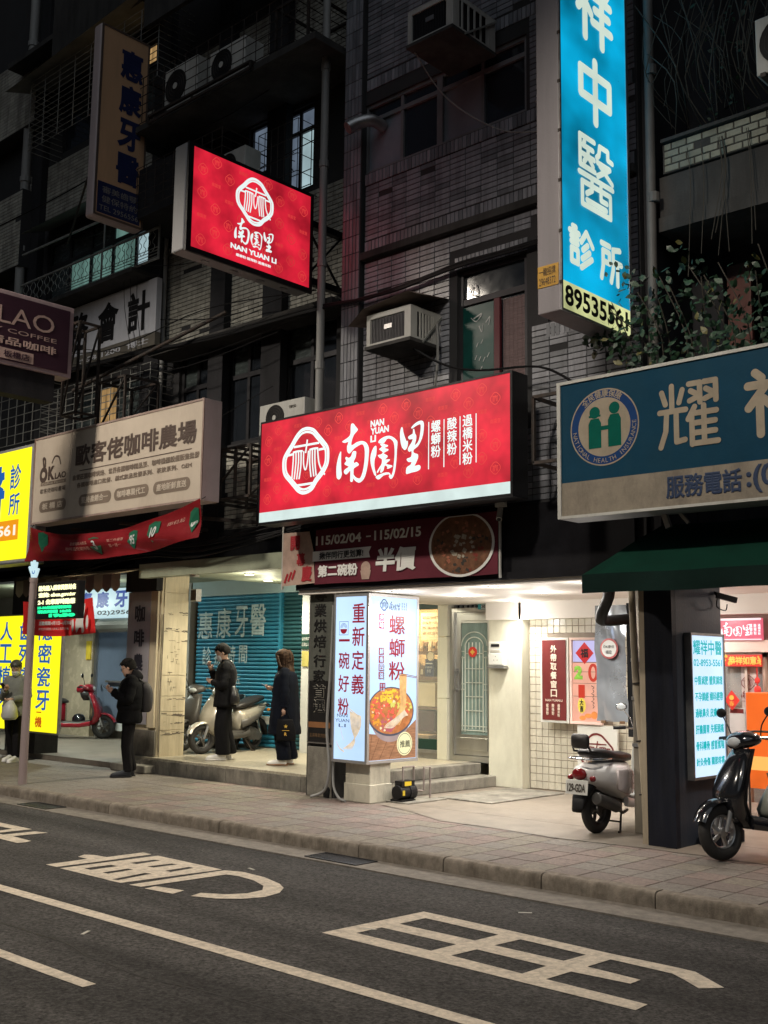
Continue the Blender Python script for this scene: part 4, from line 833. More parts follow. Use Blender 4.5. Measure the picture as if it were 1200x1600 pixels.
t = part('maker_sticker', M('sticker_amber', (.50, .28, .05), .6), bv, lambda m: m.box(c-.262, c-.03, 8.374, 8.379, 5.20, 5.41))
part('lettering', ink_m, t, lambda m: (txt(m, '一龍招牌', -5.745, 5.31, -5.56, 5.39, PY(8.374)), txt(m, '29648372', -5.745, 5.22, -5.56, 5.29, PY(8.374))))
part('bracket', steel_m, bv, lambda m: [m.bar((c-.14, 9.66, z), (c-.14, 9.95, z), .05) for z in (5.2, 7.0, 9)])
# ---- unlit blue clinic sign over the green awning
tealb = M('faded_teal_board', (.006, .045, .085), .5, spec=.1, var=.1, scale=3, dirt=(.02, .06, .08), dirt_amt=.3); tan_m = M('aged_acrylic', (.34, .29, .22), .55, spec=.15, var=.12, scale=5, dirt=(.2, .17, .13), dirt_amt=.5)
tan2 = M('stained_acrylic', (.25, .215, .165), .6, var=.2, scale=6, dirt=(.12, .10, .08), dirt_amt=.85)
cs = thing('clinic_sign', 'unlit dark teal clinic sign with round health insurance logo above the green awning', 'sign', (-3.9, 9, 3.1)); F = PY(9.0)
part('cabinet', shell, cs, lambda m: m.box(-5.97, 2.5, 9.006, 9.35, 3.08, 4.44), bevel=.012)
part('rim', acw_m, cs, lambda m: (m.box(-5.97, -5.93, 8.985, 9.006, 3.08, 4.44), m.box(-5.93, 2.5, 8.985, 9.006, 4.41, 4.44), m.box(-5.93, 2.5, 8.985, 9.006, 3.08, 3.105)))
part('upper_board', tealb, cs, lambda m: m.box(-5.93, 2.5, 9.0, 9.006, 3.43, 4.41)); part('lower_board', tan2, cs, lambda m: m.box(-5.93, 2.5, 9.0, 9.006, 3.105, 3.43))
cc = (-5.445, 3.93); lg = M('logo_navy', (.012, .045, .15), .5, spec=.1); lgg = M('logo_green', (.0, .09, .065), .5, spec=.1)
part('logo_rim', tan_m, cs, lambda m: disc(m, cc, .375, F, .0015, 48)); part('logo_ring', lg, cs, lambda m: disc(m, cc, .362, F, .002, 48)); part('logo_disc', tan_m, cs, lambda m: disc(m, cc, .285, F, .0025, 48))
m = MB(); 
for dx, dz in ((-.10, .15), (.115, .17)): disc(m, (cc[0]+dx, cc[1]+dz), .058, F, .004, 20)
for dx, z1 in ((-.10, .09), (.115, .11)): m.plate([[(cc[0]+dx-.07, cc[1]-.2), (cc[0]+dx+.07, cc[1]-.2), (cc[0]+dx+.07, cc[1]+z1-.05), (cc[0]+dx+.045, cc[1]+z1), (cc[0]+dx-.045, cc[1]+z1), (cc[0]+dx-.07, cc[1]+z1-.05)]], F, .0042)
rect(m, cc[0]-.03, cc[1]-.03, cc[0]+.045, cc[1]+.01, F, .0045); rect(m, cc[0]-.165, cc[1]+.105, cc[0]-.035, cc[1]+.125, F, .0045); m.build('logo_figures', lgg, cs)
m = MB()
def arc_text(m, s, c, r, a0, a1, size, fn, top=True, bold=0):
    n = len(s)
    for k, ch in enumerate(s):
        if ch == ' ': continue
        a = rad(a0+(a1-a0)*k/(n-1)); vs, fs, b = glyphs(ch, bold, 2); cx, cy = (b[0]+b[1])/2, .35
        th = a-pi/2 if top else a+pi/2; b0 = len(m.v)
        for x, y, z in vs:
            X, Y = (x-cx)*size, (y-cy)*size
            m.v.append(fn(c[0]+r*cos(a)+X*cos(th)-Y*sin(th), c[1]+r*sin(a)+X*sin(th)+Y*cos(th), .004+(z-b[5])/b[4]*.001))
        m.f += [tuple(b0+i for i in f) for f in fs]
arc_text(m, 'NATIONAL HEALTH INSURANCE', cc, .324, 187, 362, .062, F, top=False); arc_text(m, '全民健康保險', cc, .324, 128, 60, .075, F, bold=.015); m.build('logo_lettering', tan_m, cs)
m = MB()
for s, u0, u1 in (('耀', -4.90, -4.26), ('祥', -4.09, -3.45), ('中', -3.27, -2.65), ('醫', -2.45, -1.8), ('診', -1.6, -.95), ('所', -.8, -.15)): rtxt(m, s, u0, 3.60, u1, 4.25, F, .052 if s in '耀醫' else .075)
m.build('lettering', tan_m, cs)
part('phone_lettering', M('navy_letter', (.012, .03, .08), .5), cs, lambda m: (txt(m, '服務電話', -4.81, 3.17, -4.09, 3.385, F, bold=.03), txt(m, ':(02)89535561', -4.05, 3.15, -2.6, 3.40, F, bold=.03)))
# ---- brown vertical dental sign
c = -14.0; F = PX(c); brown = M('brown_backed_acrylic', (.62, .38, .22), .5, var=.1, scale=2, streak=3, dirt=(.4, .25, .15), dirt_amt=.4); navyl = M('ink_blue', (.012, .02, .085), .5)
dv = thing('dental_sign', 'unlit brown vertical dental clinic sign with dark blue characters', 'sign', (c, 9.1, 8.35))
part('cabinet', M('sign_shell_pinkish', (.55, .46, .46), .5, var=.1, streak=5, dirt=(.16, .14, .13), dirt_amt=.3), dv, lambda m: m.box(c-.24, c-.02, 8.66, 9.56, 8.33, 11.47), bevel=.05, seg=3)
part('face', brown, dv, lambda m: m.box(c-.02, c-.008, 8.70, 9.52, 8.38, 11.42)); part('rim', M('rim_bronze', (.16, .12, .10), .45, metal=.4), dv, lambda m: (m.box(c-.02, c, 8.67, 8.70, 8.35, 11.45), m.box(c-.02, c, 9.52, 9.55, 8.35, 11.45), m.box(c-.02, c, 8.7, 9.52, 8.35, 8.38), m.box(c-.02, c, 8.7, 9.52, 11.42, 11.45)))
F = PX(c-.008); m = MB()
for s, z in (('惠', 10.70), ('康', 10.12), ('牙', 9.55), ('醫', 8.98)): txt(m, s, 9.02, z, 9.44, z+.50, F, bold=.04)
m.build('lettering', navyl, dv)
part('blue_panel', navyl, dv, lambda m: rect(m, 8.72, 8.40, 9.49, 8.90, F, .002)); part('panel_lettering', M('dull_white_letter', (.3, .28, .25), .5), dv, lambda m: (txt(m, '審美齒顎', 8.80, 8.73, 9.44, 8.84, F), txt(m, '健保特約', 8.80, 8.58, 9.44, 8.69, F), txt(m, 'TEL 2956556', 8.76, 8.45, 9.46, 8.53, F)))
part('strut', steel_m, dv, lambda m: (m.bar((c-.12, 9.56, 9), (c-.12, 10.4, 9), .05), m.bar((c-.12, 9.56, 10.9), (c-.12, 10.4, 10.9), .05), m.bar((c-.26, 8.7, 9.0), (c-2.8, 9.9, 8.9), .03), m.bar((c-.26, 8.9, 9.05), (c-.75, 9.1, 9.7), .015)))
# ---- purple coffee sign
plum = M('plum_board', (.045, .018, .032), .4, var=.15, scale=3); pinkl = M('pale_pink_letter', (.50, .36, .32), .5); F = PX(-14.0); c = -14.0
ks = thing('coffee_sign', 'dark plum projecting coffee sign with thin pale lettering at the left edge', 'sign', (c, 7.2, 5.75))
part('cabinet', M('rim_pink', (.42, .32, .34), .5, dirt=(.3, .25, .2), dirt_amt=.3), ks, lambda m: m.box(c-.3, c-.01, 5.6, 8.44, 5.74, 6.80), bevel=.01)
part('face', plum, ks, lambda m: m.box(c-.011, c, 5.66, 8.37, 5.80, 6.735))
m = MB(); txt(m, 'OKLAO', 6.55, 6.32, 8.12, 6.57, F); txt(m, 'SPECIALITY COFFEE', 6.2, 6.20, 8.17, 6.26, F); txt(m, '歐客佬精品咖啡', 6.3, 6.02, 8.17, 6.14, F, bold=.02); m.build('lettering', pinkl, ks)
part('branch_plate', pinkl, ks, lambda m: rect(m, 7.28, 5.82, 7.82, 5.97, F, .002)); part('branch_lettering', plum, ks, lambda m: txt(m, '板橋店', 7.36, 5.845, 7.76, 5.945, F, bold=.02, w=.005))
part('under_box', dark_m, ks, lambda m: m.box(c-.3, c-.05, 5.6, 8.2, 5.35, 5.74))
# ---- accountant sign
acs = thing('accountant_sign', 'off-white accountant sign with black brush characters under the lit balcony', 'sign', (-15.6, 10.15, 6.7))
F = PY(10.1); pal = M('offwhite_board', (.62, .64, .70), .55, var=.07, scale=2, dirt=(.2, .2, .2), dirt_amt=.3)
part('board', pal, acs, lambda m: m.box(-18.2, -14.33, 10.1, 10.2, 6.92, 7.82)); part('lower_strip', M('grey_strip', (.13, .12, .10), .5), acs, lambda m: m.box(-18.2, -14.33, 10.098, 10.2, 6.70, 6.915))
m = MB()
for s, u in (('計', -15.12), ('會', -16.0), ('務', -16.9), ('稅', -17.8)): txt(m, s, u, 7.0, u+.62, 7.70, F, bold=.03)
m.build('lettering', blk_m, acs); part('strip_lettering', pal, acs, lambda m: txt(m, '2958-1200  博士', -16.6, 6.75, -14.5, 6.86, PY(10.098), bold=.02))
# ---- beige coffee farm sign
bs = thing('coffee_farm_sign', 'unlit beige coffee farm box sign with brown lettering and pink end panel', 'sign', (-13.7, 9.1, 3.8)); F = PY(9.0)
beige = M('beige_board', (.52, .45, .37), .55, spec=.2, var=.07, scale=2, dirt=(.28, .22, .17), dirt_amt=.35); brn = M('brown_letter', (.085, .06, .05), .5); brn2 = M('mid_brown_letter', (.20, .155, .12), .5)
part('cabinet', M('pinkish_end', (.52, .42, .43), .5, var=.06, dirt=(.3, .2, .18), dirt_amt=.3), bs, lambda m: m.box(-15.90, -11.57, 9.006, 9.30, 3.79, 5.18), bevel=.01)
part('face', beige, bs, lambda m: (m.box(-15.87, -14.82, 9.0, 9.006, 3.82, 5.15), m.box(-14.812, -11.60, 9.0, 9.006, 3.82, 5.15)))
part('rim', M('rim_rusty', (.34, .26, .23), .6, dirt=(.12, .05, .03), dirt_amt=.6), bs, lambda m: (m.box(-15.9, -11.57, 8.99, 9.006, 5.15, 5.18), m.box(-15.9, -11.57, 8.99, 9.006, 3.79, 3.82), m.box(-11.6, -11.57, 8.99, 9.006, 3.82, 5.15), m.box(-15.9, -15.87, 8.99, 9.006, 3.82, 5.15)))
m = MB(); txt(m, '歐客佬咖啡農場', -14.68, 4.58, -11.72, 4.92, F, bold=.03); stroke(m, [(-14.56, 4.515), (-11.81, 4.515)], .012, F); m.build('lettering', brn, bs)
m = MB(); txt(m, '自營莊園咖啡烘焙、世界各國咖啡精品豆、咖啡機器設備販售批發', -14.73, 4.375, -11.64, 4.465, F, bold=.03); txt(m, '各國咖啡進口批發、義式飲品批發系列、茶飲系列、OEM', -14.61, 4.245, -11.8, 4.335, F, bold=.03); m.build('small_lettering', brn2, bs)
def pill(m, u0, v0, u1, v1, fn, h=.003):
    r = (v1-v0)/2; P = [(u1-r+r*cos(a), v0+r+r*sin(a)) for a in [(-90+k*22.5)*pi/180 for k in range(9)]] + [(u0+r+r*cos(a), v0+r+r*sin(a)) for a in [(90+k*22.5)*pi/180 for k in range(9)]]; m.plate([P], fn, h)
m = MB()
for u0, u1 in ((-14.54, -13.68), (-13.61, -12.76), (-12.66, -11.82), (-15.67, -14.89)): pill(m, u0, 3.96, u1, 4.14, F)
rect(m, -15.66, 4.385, -14.93, 4.44, F); m.build('pills', brn2, bs)
m = MB()
for s, u0, u1 in (('堅持產銷合一', -14.46, -13.76), ('咖啡專業代工', -13.53, -12.84), ('產地新鮮直送', -12.58, -11.9), ('板 橋 店', -15.58, -14.98)): txt(m, s, u0, 4.0, u1, 4.105, F, bold=.03, w=.006)
txt(m, 'Coffee Farms', -15.62, 4.395, -14.97, 4.43, F, w=.006); m.build('pill_lettering', beige, bs)
m = MB(); txt(m, 'K', -15.45, 4.46, -15.26, 4.68, F, bold=.06); txt(m, 'LAO', -15.25, 4.46, -14.93, 4.56, F, bold=.03); txt(m, '歐客佬咖啡農場', -15.66, 4.26, -14.93, 4.34, F)
disc(m, (-15.59, 4.56), .115, F, .002, 24, .13); stroke(m, [(-15.58, 4.66), (-15.62, 4.82), (-15.56, 4.8), (-15.55, 4.68)], .045, F, h=.0025); stroke(m, [(-15.36, 4.72), (-15.28, 4.82), (-15.16, 4.8), (-15.1, 4.68)], .03, F, h=.0025); m.build('farm_logo', brn, bs)
part('logo_eye', beige, bs, lambda m: disc(m, (-15.59, 4.56), .05, F, .004, 16))
part('hanger', steel_m, bs, lambda m: [m.bar((x, 9.3, 3.7+k*.0), (x+.9, 10.3, 3.62), .05) for k, x in enumerate((-15.2, -13.9, -12.6))])
# ---- yellow signs
yel = E('sign_yellow_glow', (1, .93, .012), 1.12, .10, 2); orange = E('sign_orange_glow', (.88, .33, .01), .9); yb = E('sign_blue_letter_glow', (.02, .16, .62), .6); wglow = E('white_digits_glow', (1, .95, .8), .9)
ys = thing('yellow_clinic_sign', 'glowing yellow clinic sign with blue characters beside the beige coffee sign', 'sign', (-17, 9, 3.2)); F = PY(9.0)
part('cabinet', shell, ys, lambda m: m.box(-20.0, -15.95, 9.006, 9.3, 3.22, 5.12), bevel=.01); part('face', yel, ys, lambda m: m.box(-19.97, -16.0, 9.0, 9.006, 3.27, 5.07)); part('number_patch', orange, ys, lambda m: rect(m, -18.6, 3.59, -16.28, 3.92, F, .002))
m = MB(); txt(m, '診', -16.62, 4.42, -16.28, 4.84, F, bold=.02); txt(m, '所', -16.62, 3.99, -16.28, 4.36, F, bold=.02); txt(m, '醫', -17.85, 3.95, -16.78, 4.85, F, bold=.05); txt(m, '中', -19, 3.95, -18.1, 4.85, F, bold=.05); m.build('lettering', yb, ys)
part('digits', wglow, ys, lambda m: txt(m, '8953-5561', -18.2, 3.66, -16.36, 3.84, F, bold=.03, w=.006)); part('underside', alu_m, ys, lambda m: m.box(-20.0, -15.95, 9.0, 9.3, 3.2, 3.22))
yl = thing('yellow_vertical_lightbox', 'tall glowing yellow dental lightbox behind the bus pole', 'sign', (-17.3, 9.9, .5)); F = PY(9.9)
part('cabinet', alu_m, yl, lambda m: m.box(-18.9, -16.28, 9.9, 9.96, .46, 2.46), bevel=.01); part('face', yel, yl, lambda m: m.box(-18.87, -16.31, 9.893, 9.9, .49, 2.43)); F = PY(9.893)
m = MB()
for s, u in (('人工植牙', -18.3), ('齒列矯正', -17.63), ('美白貼片' if 0 else '密瓷牙', -17.0)):
    z = 2.36
    for k, ch in enumerate(s if len(s) == 4 else ' '+s):
        if ch != ' ': txt(m, ch, u, z-.36, u+.44, z-.03, F, bold=.02)
        z -= .385
txt(m, '隱', -17.0, 2.36-.36, -16.56, 2.33, F, bold=.02)
m.build('lettering', yb, yl)
m = MB(); 
for s, u in (('一人一', -16.95), ('專業無菌', -17.55), ('預約制度', -18.1)):
    for k, ch in enumerate(s): txt(m, ch, u, .80+.0-.0+(len(s)-1-k)*.16-.12*0, u+.16, .80+(len(s)-1-k)*.16+(.11 if ch != '一' else .02), F)
txt(m, '機', -16.98, .56, -16.76, .74, F, bold=.03); m.build('small_lettering', E('orange_letter_glow', (.8, .16, .01), .6), yl)
# ---- white dental sign in the left bay
ws = thing('white_dental_sign', 'glowing white dental sign with blue characters over the grey door', 'sign', (-19, 12.5, 2.5)); F = PY(12.5)
part('panel', E('white_blue_glow', (.62, .86, .93), .72, .1, 2), ws, lambda m: m.box(-20.9, -17.1, 12.5, 12.62, 2.52, 3.10)); m = MB()
for s, u in (('惠', -19.95), ('康', -19.35), ('牙', -18.72), ('醫', -18.05)): txt(m, s, u, 2.72, u+.45, 3.05, F, bold=.04)
m.build('lettering', E('blue_letter_dim', (.01, .08, .5), .5), ws); part('number', M('grey_digits', (.06, .08, .1), .5), ws, lambda m: txt(m, '02)29565561', -19.3, 2.56, -17.5, 2.67, F, bold=.02))
part('tube_cover', M('dusty_duct', (.17, .18, .17), .5), ws, lambda m: m.tube([(-19.3, 12.6, 2.38), (-17.1, 12.6, 2.38)], .14, 12))
# ---- corner lightbox with bowl poster
lb = thing('poster_lightbox', 'two-sided glowing pale blue lightbox with red characters and noodle bowl picture', 'lightbox', (-9.55, 9.85, .5))
x0, x1, y0, y1, z0, z1 = -9.89, -9.30, 9.85, 10.78, .47, 2.53
sky_e = E('poster_sky_glow', (.52, .73, 1.0), 1.08, .12, 1.3); rim_m = M('lightbox_rim', (.55, .55, .56), .35, metal=.7, var=.05)
part('core', shell, lb, lambda m: m.box(x0+.02, x1-.02, y0+.02, y0+.10, z0, z1)); part('core_side', shell, lb, lambda m: m.box(x1-.10, x1-.02, y0+.10, y1, z0, z1))
m = MB()
for a, b, c_, d in ((x0, x0+.03, y0-.008, y0+.02), (x1-.03, x1+.008, y0-.008, y0+.03), (x1-.02, x1+.008, y1-.03, y1+.004)): m.box(a, b, c_, d, z0, z1)
for z in (z0, z1-.035): m.box(x0+.03, x1-.03, y0-.008, y0+.02, z, z+.035); m.box(x1-.02, x1+.008, y0+.03, y1-.03, z, z+.035)
m.build('rim', rim_m, lb)
part('front_poster', sky_e, lb, lambda m: m.box(x0+.03, x1-.03, y0+.0, y0+.018, z0+.035, z1-.035)); part('side_poster', sky_e, lb, lambda m: m.box(x1-.018, x1, y0+.03, y1-.03, z0+.035, z1-.035))
rl = E('poster_red_letter', (.45, .02, .045), .55); nl = E('poster_navy_letter', (.03, .05, .2), .5); F = PY(y0)
m = MB()
for k, ch in enumerate('重新定義'): txt(m, ch, -9.57, 2.17-k*.29, -9.36, 2.41-k*.29, F, bold=.014, res=3)
for k, ch in enumerate('碗好粉'): txt(m, ch, -9.80, 1.60-k*.28, -9.61, 1.81-k*.28, F, bold=.014)
txt(m, '一', -9.80, 1.94, -9.61, 1.97, F, bold=.014); m.build('lettering', rl, lb)
m = MB()
for s, z in (('NAN', .985+.03), ('YUAN', .955), ('LI', .895)): w_ = .03*len(s); txt(m, s, -9.72-w_, z, -9.72+w_, z+.04, F)
m.plate([[(-9.80, 2.02+.0), (-9.64, 2.02), (-9.64, 2.19), (-9.80, 2.19)], [(-9.795, 2.025), (-9.645, 2.025), (-9.645, 2.185), (-9.795, 2.185)]], F, .003)
for r in (.055, .04, .025): stroke(m, [(-9.72+r*cos(a), 2.11+r*sin(a)) for a in [k*pi/8 for k in range(9)]], .005, F)
m.build('small_lettering', nl, lb)
part('bowl_icon', rl, lb, lambda m: m.plate([[(-9.72+.06*cos(a), 2.095+.06*sin(a)) for a in [-pi*k/10 for k in range(11)]]], F, .004))
noo = E('poster_noodle', (.90, .52, .20), .8, .3, 14); noo2 = E('poster_noodle_pale', (.85, .70, .52), .8, .25, 14)
m = MB()
for k in range(9): stroke(m, [(-9.585+k*.022, 1.09-k*.006), (-9.56+k*.018, .9), (-9.52-k*.004+.02, .74), (-9.56-k*.018, .63)], (.022, .006), F, h=.002+k*.0002)
stroke(m, [(-9.62, 1.13), (-9.42, 1.03)], .01, F, h=.005); stroke(m, [(-9.82, .72), (-9.76, .64), (-9.68, .60)], (.006, .02), F); stroke(m, [(-9.75, .9), (-9.72, .8), (-9.69, .74)], .006, F); m.build('hanging_noodles', noo2, lb)
# bowl picture on the side
F = PX(x1); cc = (10.27, 1.06)
wood_e = E('poster_wood', (.52, .25, .13), .62, .35, 9, (1, 1, 7))
part('table_print', wood_e, lb, lambda m: m.plate([[(9.885, .51), (10.745, .51), (10.745, .98), (10.55, .85), (10.2, .80), (9.885, .83)]], F, .002))
part('table_gaps', E('poster_wood_dark', (.2, .07, .03), .5), lb, lambda m: [stroke(m, [(a, .515), (b, .80)], .006, F, h=.003) for a, b in ((9.93, 10.08), (10.07, 10.25), (10.25, 10.42), (10.45, 10.62), (9.89, 9.93))])
def bowl(m, c, rx, ry, fn, h):
    m.plate([[(c[0]+rx*cos(a), c[1]+ry*sin(a)) for a in [2*pi*k/40 for k in range(40)]]], fn, h)
part('bowl_body', E('poster_bowl', (.55, .42, .42), .6, .2, 4), lb, lambda m: m.plate([[(10.27+.36*cos(a), 1.02+.30*sin(a)) for a in [pi+pi*k/24 for k in range(25)] ] + [(10.6, 1.1), (9.93, 1.1)]], F, .0032))
U = lambda u: min(u, 10.742)
part('bowl_rim', E('poster_rim', (.10, .11, .16), .6), lb, lambda m: m.plate([[(max(9.885, 10.27+.43*cos(a)), 1.09+.30*sin(a)) for a in [2*pi*k/40 for k in range(40)]]], F, .004))
part('broth', E('poster_broth', (.62, .22, .07), .8, .35, 12), lb, lambda m: m.plate([[(max(9.89, 10.27+.41*cos(a)), 1.095+.28*sin(a)) for a in [2*pi*k/40 for k in range(40)]]], F, .0045))
random.seed(3)
top_c = [E('poster_food_%d' % i, c, .85) for i, c in enumerate(((.95, .66, .06), (.86, .40, .04), (.75, .72, .16), (.88, .14, .09), (.95, .78, .5), (.55, .13, .16)))]
ms = [MB() for _ in top_c]
for k in range(210):
    a = random.uniform(0, 2*pi); r = math.sqrt(random.random()); u = 10.27+.38*r*cos(a); z = 1.10+.25*r*sin(a)
    if u < 9.91 or (u > 10.35 and z < 1.08): continue
    i = (0 if z > 1.2 else (2 if u > 10.25 and z > 1.1 else (3 if z > 1.02 and u > 9.98 else (5 if u > 10.1 else 1)))) if random.random() < .75 else random.choice((1, 3, 4))
    s = random.uniform(.012, .028); t0 = random.uniform(0, pi)
    ms[i].plate([[(u+s*(1+.3*(j % 2))*cos(t0+j*pi/3), z+s*.75*(1+.3*(j % 2))*sin(t0+j*pi/3)) for j in range(6)]], F, .005+k*.00002)
for i, mm in enumerate(ms): mm.build('topping_print', top_c[i], lb)
m = MB()
for k in range(8): stroke(m, [(10.42+k*.018, 1.545), (10.43+k*.016, 1.35), (10.44+k*.013, 1.15), (10.36+k*.02-.04, .98), (10.2+k*.03, .92)], (.018, .012), F, h=.0095+k*.0002)
m.build('lifted_noodles', noo, lb)
m = MB()
for k in range(7): stroke(m, [(10.52+k*.01, 1.1-k*.01), (10.38+k*.02, 1.02), (10.2+k*.02, .94-k*.006), (10.14+k*.015, .89)], (.016, .008), F, h=.012+k*.0002)
m.build('loose_noodles', noo2, lb)
part('chopsticks', M('chopstick_print', (.12, .02, .02), .5), lb, lambda m: (stroke(m, [(10.40, 1.56), (10.742, 1.515)], .008, F, h=.013), stroke(m, [(10.40, 1.54), (10.742, 1.50)], .008, F, h=.0132)))
m = MB(); disc(m, (10.52, .69), .145, F, .014, 32); m.build('badge', E('badge_cream', (.92, .88, .52), .9), lb)
m = MB(); P = [(10.52+.125*cos(a), .69+.125*sin(a)) for a in [2*pi*k/32 for k in range(32)]]; stroke(m, P, .006, F, .015, 1, True); txt(m, '推薦', 10.43, .645, 10.62, .73, F, w=.015, bold=.01); m.build('badge_lettering', E('badge_ink', (.10, .10, .05), .3), lb)
m = MB()
for k, ch in enumerate('螺螄粉'): txt(m, ch, 10.20+.02, 2.04-k*.285, 10.50+.02, 2.275-k*.285, F, bold=.014)
txt(m, '美味', 10.03, 2.10, 10.11, 2.29, F) if 0 else None
for u, z, ss in ((10.05, 2.10, '美味'), (10.05, 1.68, '鮮香四溢')):
    for k, ch in enumerate(ss): rect(m, u-.012, z+.10*(1 if ss == '美味' else 1)-k*.098, u+.082, z+.09+.10-k*.098-.002, F, .003)
rect(m, 10.06, 1.33, 10.165, 1.44, F, .003); m.build('lettering', rl, lb)
m = MB()
for u, z, ss in ((10.05, 2.10, '美味'), (10.05, 1.68, '鮮香四溢')):
    for k, ch in enumerate(ss): txt(m, ch, u, z+.108-k*.098, u+.07, z+.18-k*.098, F, w=.005, bold=.02)
txt(m, '螺\n吃', 10.075, 1.34, 10.105, 1.43, F, w=.005); txt(m, '螄\n堂', 10.12, 1.34, 10.15, 1.43, F, w=.005); m.build('stamp_lettering', sky_e, lb)
m = MB(); emblem(m, (10.125, 2.395), .072, F); brush(m, (10.32, 2.39), .055, .055, F)
for k, s in enumerate(('螺螄粉', '酸辣粉', '過橋米粉')): col(m, s, 10.45+k*.04, 2.34, 10.475+k*.04, 2.44, F)
col(m, '真材實料', 10.06, 1.47, 10.085, 1.66, F); col(m, '辣香酸甜', 10.12, 1.47, 10.145, 1.66, F); m.build('small_lettering', nl, lb)
# ---- black vertical board
bb = thing('vertical_board', 'black vertical board with worn white characters beside the poster lightbox', 'sign', (-10.2, 9.97, .7)); F = PY(9.95)
bbm = M('weathered_black_board', (.10, .105, .09), .45, var=.4, scale=3, streak=3); bbd = M('black_board_foot', (.015, .014, .014), .4)
part('frame', alu_m, bb, lambda m: m.box(-10.46, -10.0, 9.955, 9.99, .66, 2.66), bevel=.006); part('upper_board', bbm, bb, lambda m: m.box(-10.43, -10.03, 9.95, 9.955, 1.45, 2.64)); part('lower_board', bbd, bb, lambda m: m.box(-10.43, -10.03, 9.95, 9.955, .68, 1.447)); part('copper_band', M('copper_print', (.30, .14, .06), .4), bb, lambda m: rect(m, -10.43, .86, -10.03, .93, F, .002))
m = MB()
for k, ch in enumerate('專業烘焙'): txt(m, ch, -10.36, 2.46-k*.20, -10.13, 2.63-k*.20, F, bold=.025)
for k, ch in enumerate('行家首選'): txt(m, ch, -10.36, 1.62-k*.19, -10.13, 1.78-k*.19, F, bold=.025)
disc(m, (-10.24, 1.83), .02, F, .004); m.build('lettering', M('black_on_board', (.01, .01, .01), .4), bb)
m = MB()
for k, ch in enumerate('行家首選'):
    if k > 1: txt(m, ch, -10.355, 1.615-k*.19, -10.125, 1.785-k*.19, F, w=.003, dep=.001, bold=.05)
m.build('letter_edges', M('grey_letter_edge', (.35, .33, .28), .5), bb)
part('foot_lettering', M('dim_letter', (.2, .12, .06), .5), bb, lambda m: txt(m, '主選專業烘焙豆', -10.4, .74, -10.06, .79, F))
# ---- coffee farm board on the stone pillar
cb = thing('pillar_board', 'grey vertical board with dark coffee farm characters on the stone pillar', 'sign', (-14.6, 10.28, .7)); F = PY(10.28)
part('board', M('lilac_grey_board', (.36, .35, .38), .55, var=.08, dirt=(.2, .19, .18), dirt_amt=.3), cb, lambda m: m.box(-15.0, -14.40, 10.28, 10.325, .70, 2.76), bevel=.006); part('edge', stone_m, cb, lambda m: m.box(-14.395, -14.22, 10.285, 10.328, .66, 2.76), bevel=.006)
m = MB()
for k, ch in enumerate('咖啡農場'): txt(m, ch, -14.80, 2.28-k*.38, -14.53, 2.55-k*.38, F, bold=.03)
m.build('lettering', M('dark_board_letter', (.03, .03, .045), .5), cb); part('tarp_cap', dark_m, cb, lambda m: m.box(-15.0, -14.18, 10.22, 10.34, 2.765, 3.2))
# ---- half price banner
bn = thing('opening_banner', 'maroon opening banner with dates, half price offer and a round bowl photograph', 'banner', (-9, 9.75, 2.67)); F = PY(9.75)
mar = M('maroon_vinyl', (.125, .022, .036), .5, spec=.2, var=.12, scale=3); pkv = M('pink_vinyl', (.46, .33, .27), .4, var=.2, scale=9); whv = M('white_vinyl_print', (.75, .75, .72), .45, var=.06); rdv = M('red_vinyl', (.36, .02, .03), .45)
m = MB(); R = []
for z in (2.66, 3.0, 3.36): R.append([(-10.16+k*.2897, 9.752+.006*sin(k*1.9+z*4), z+.004*sin(k*1.3)) for k in range(11)])
m.rings(R, closed=False); m.build('sheet', mar, bn, smooth='all'); part('pink_end', pkv, bn, lambda m: m.plate([[(-10.77, 2.66), (-10.155, 2.68), (-10.17, 2.85), (-10.19, 3.1), (-10.27, 3.35), (-10.77, 3.36)]], F, .004))
part('tube_frame', acw_m, bn, lambda m: (m.bar((-10.78, 9.76, 2.62), (-10.78, 9.76, 3.45), .022), m.bar((-7.24, 9.76, 2.62), (-7.24, 9.76, 3.38), .022)))
m = MB(); F2 = PY(9.744)
for s, u, z, w_, h in (('開', -10.62, 3.12, .18, .19), ('幕', -10.5, 2.91, .17, .17), ('慶', -10.4, 2.70, .2, .21)): txt(m, s, u, z, u+w_, z+h, F2, bold=.04)
for k in range(3): stroke(m, [(-10.72+k*.07, 2.70+k*.02), (-10.66+k*.07, 2.82+k*.02)], .035, F2)
m.build('red_lettering', rdv, bn)
m = MB(); txt(m, '115/02/04', -10.14, 3.155, -9.34, 3.275, F2, bold=.03); txt(m, '115/02/15', -9.12, 3.155, -8.37, 3.275, F2, bold=.03); rect(m, -9.26, 3.205, -9.18, 3.222, F2)
m.plate([[(-10.2, 2.955), (-9.19, 2.955), (-9.21, 3.02), (-9.17, 3.088), (-10.2, 3.082)]], F2, .002)
txt(m, '第二碗粉', -10.10, 2.745, -9.39, 2.90, F2, bold=.04); txt(m, '半價', -9.10, 2.765, -8.45, 3.055, F2, bold=.045, slant=.08)
m.build('white_lettering', whv, bn); part('offer_lettering', blk_m, bn, lambda m: txt(m, '揪伴同行更划算!', -10.07, 2.97, -9.30, 3.065, F2, bold=.02, w=.006))
m = MB(); m.plate([[(-9.35, 2.80), (-9.17, 2.80), (-9.2, 2.69), (-9.32, 2.69)]], F2, .003); disc(m, (-9.26, 2.83), .08, F2, .0025, 16); m.build('cup_icon', pkv, bn)
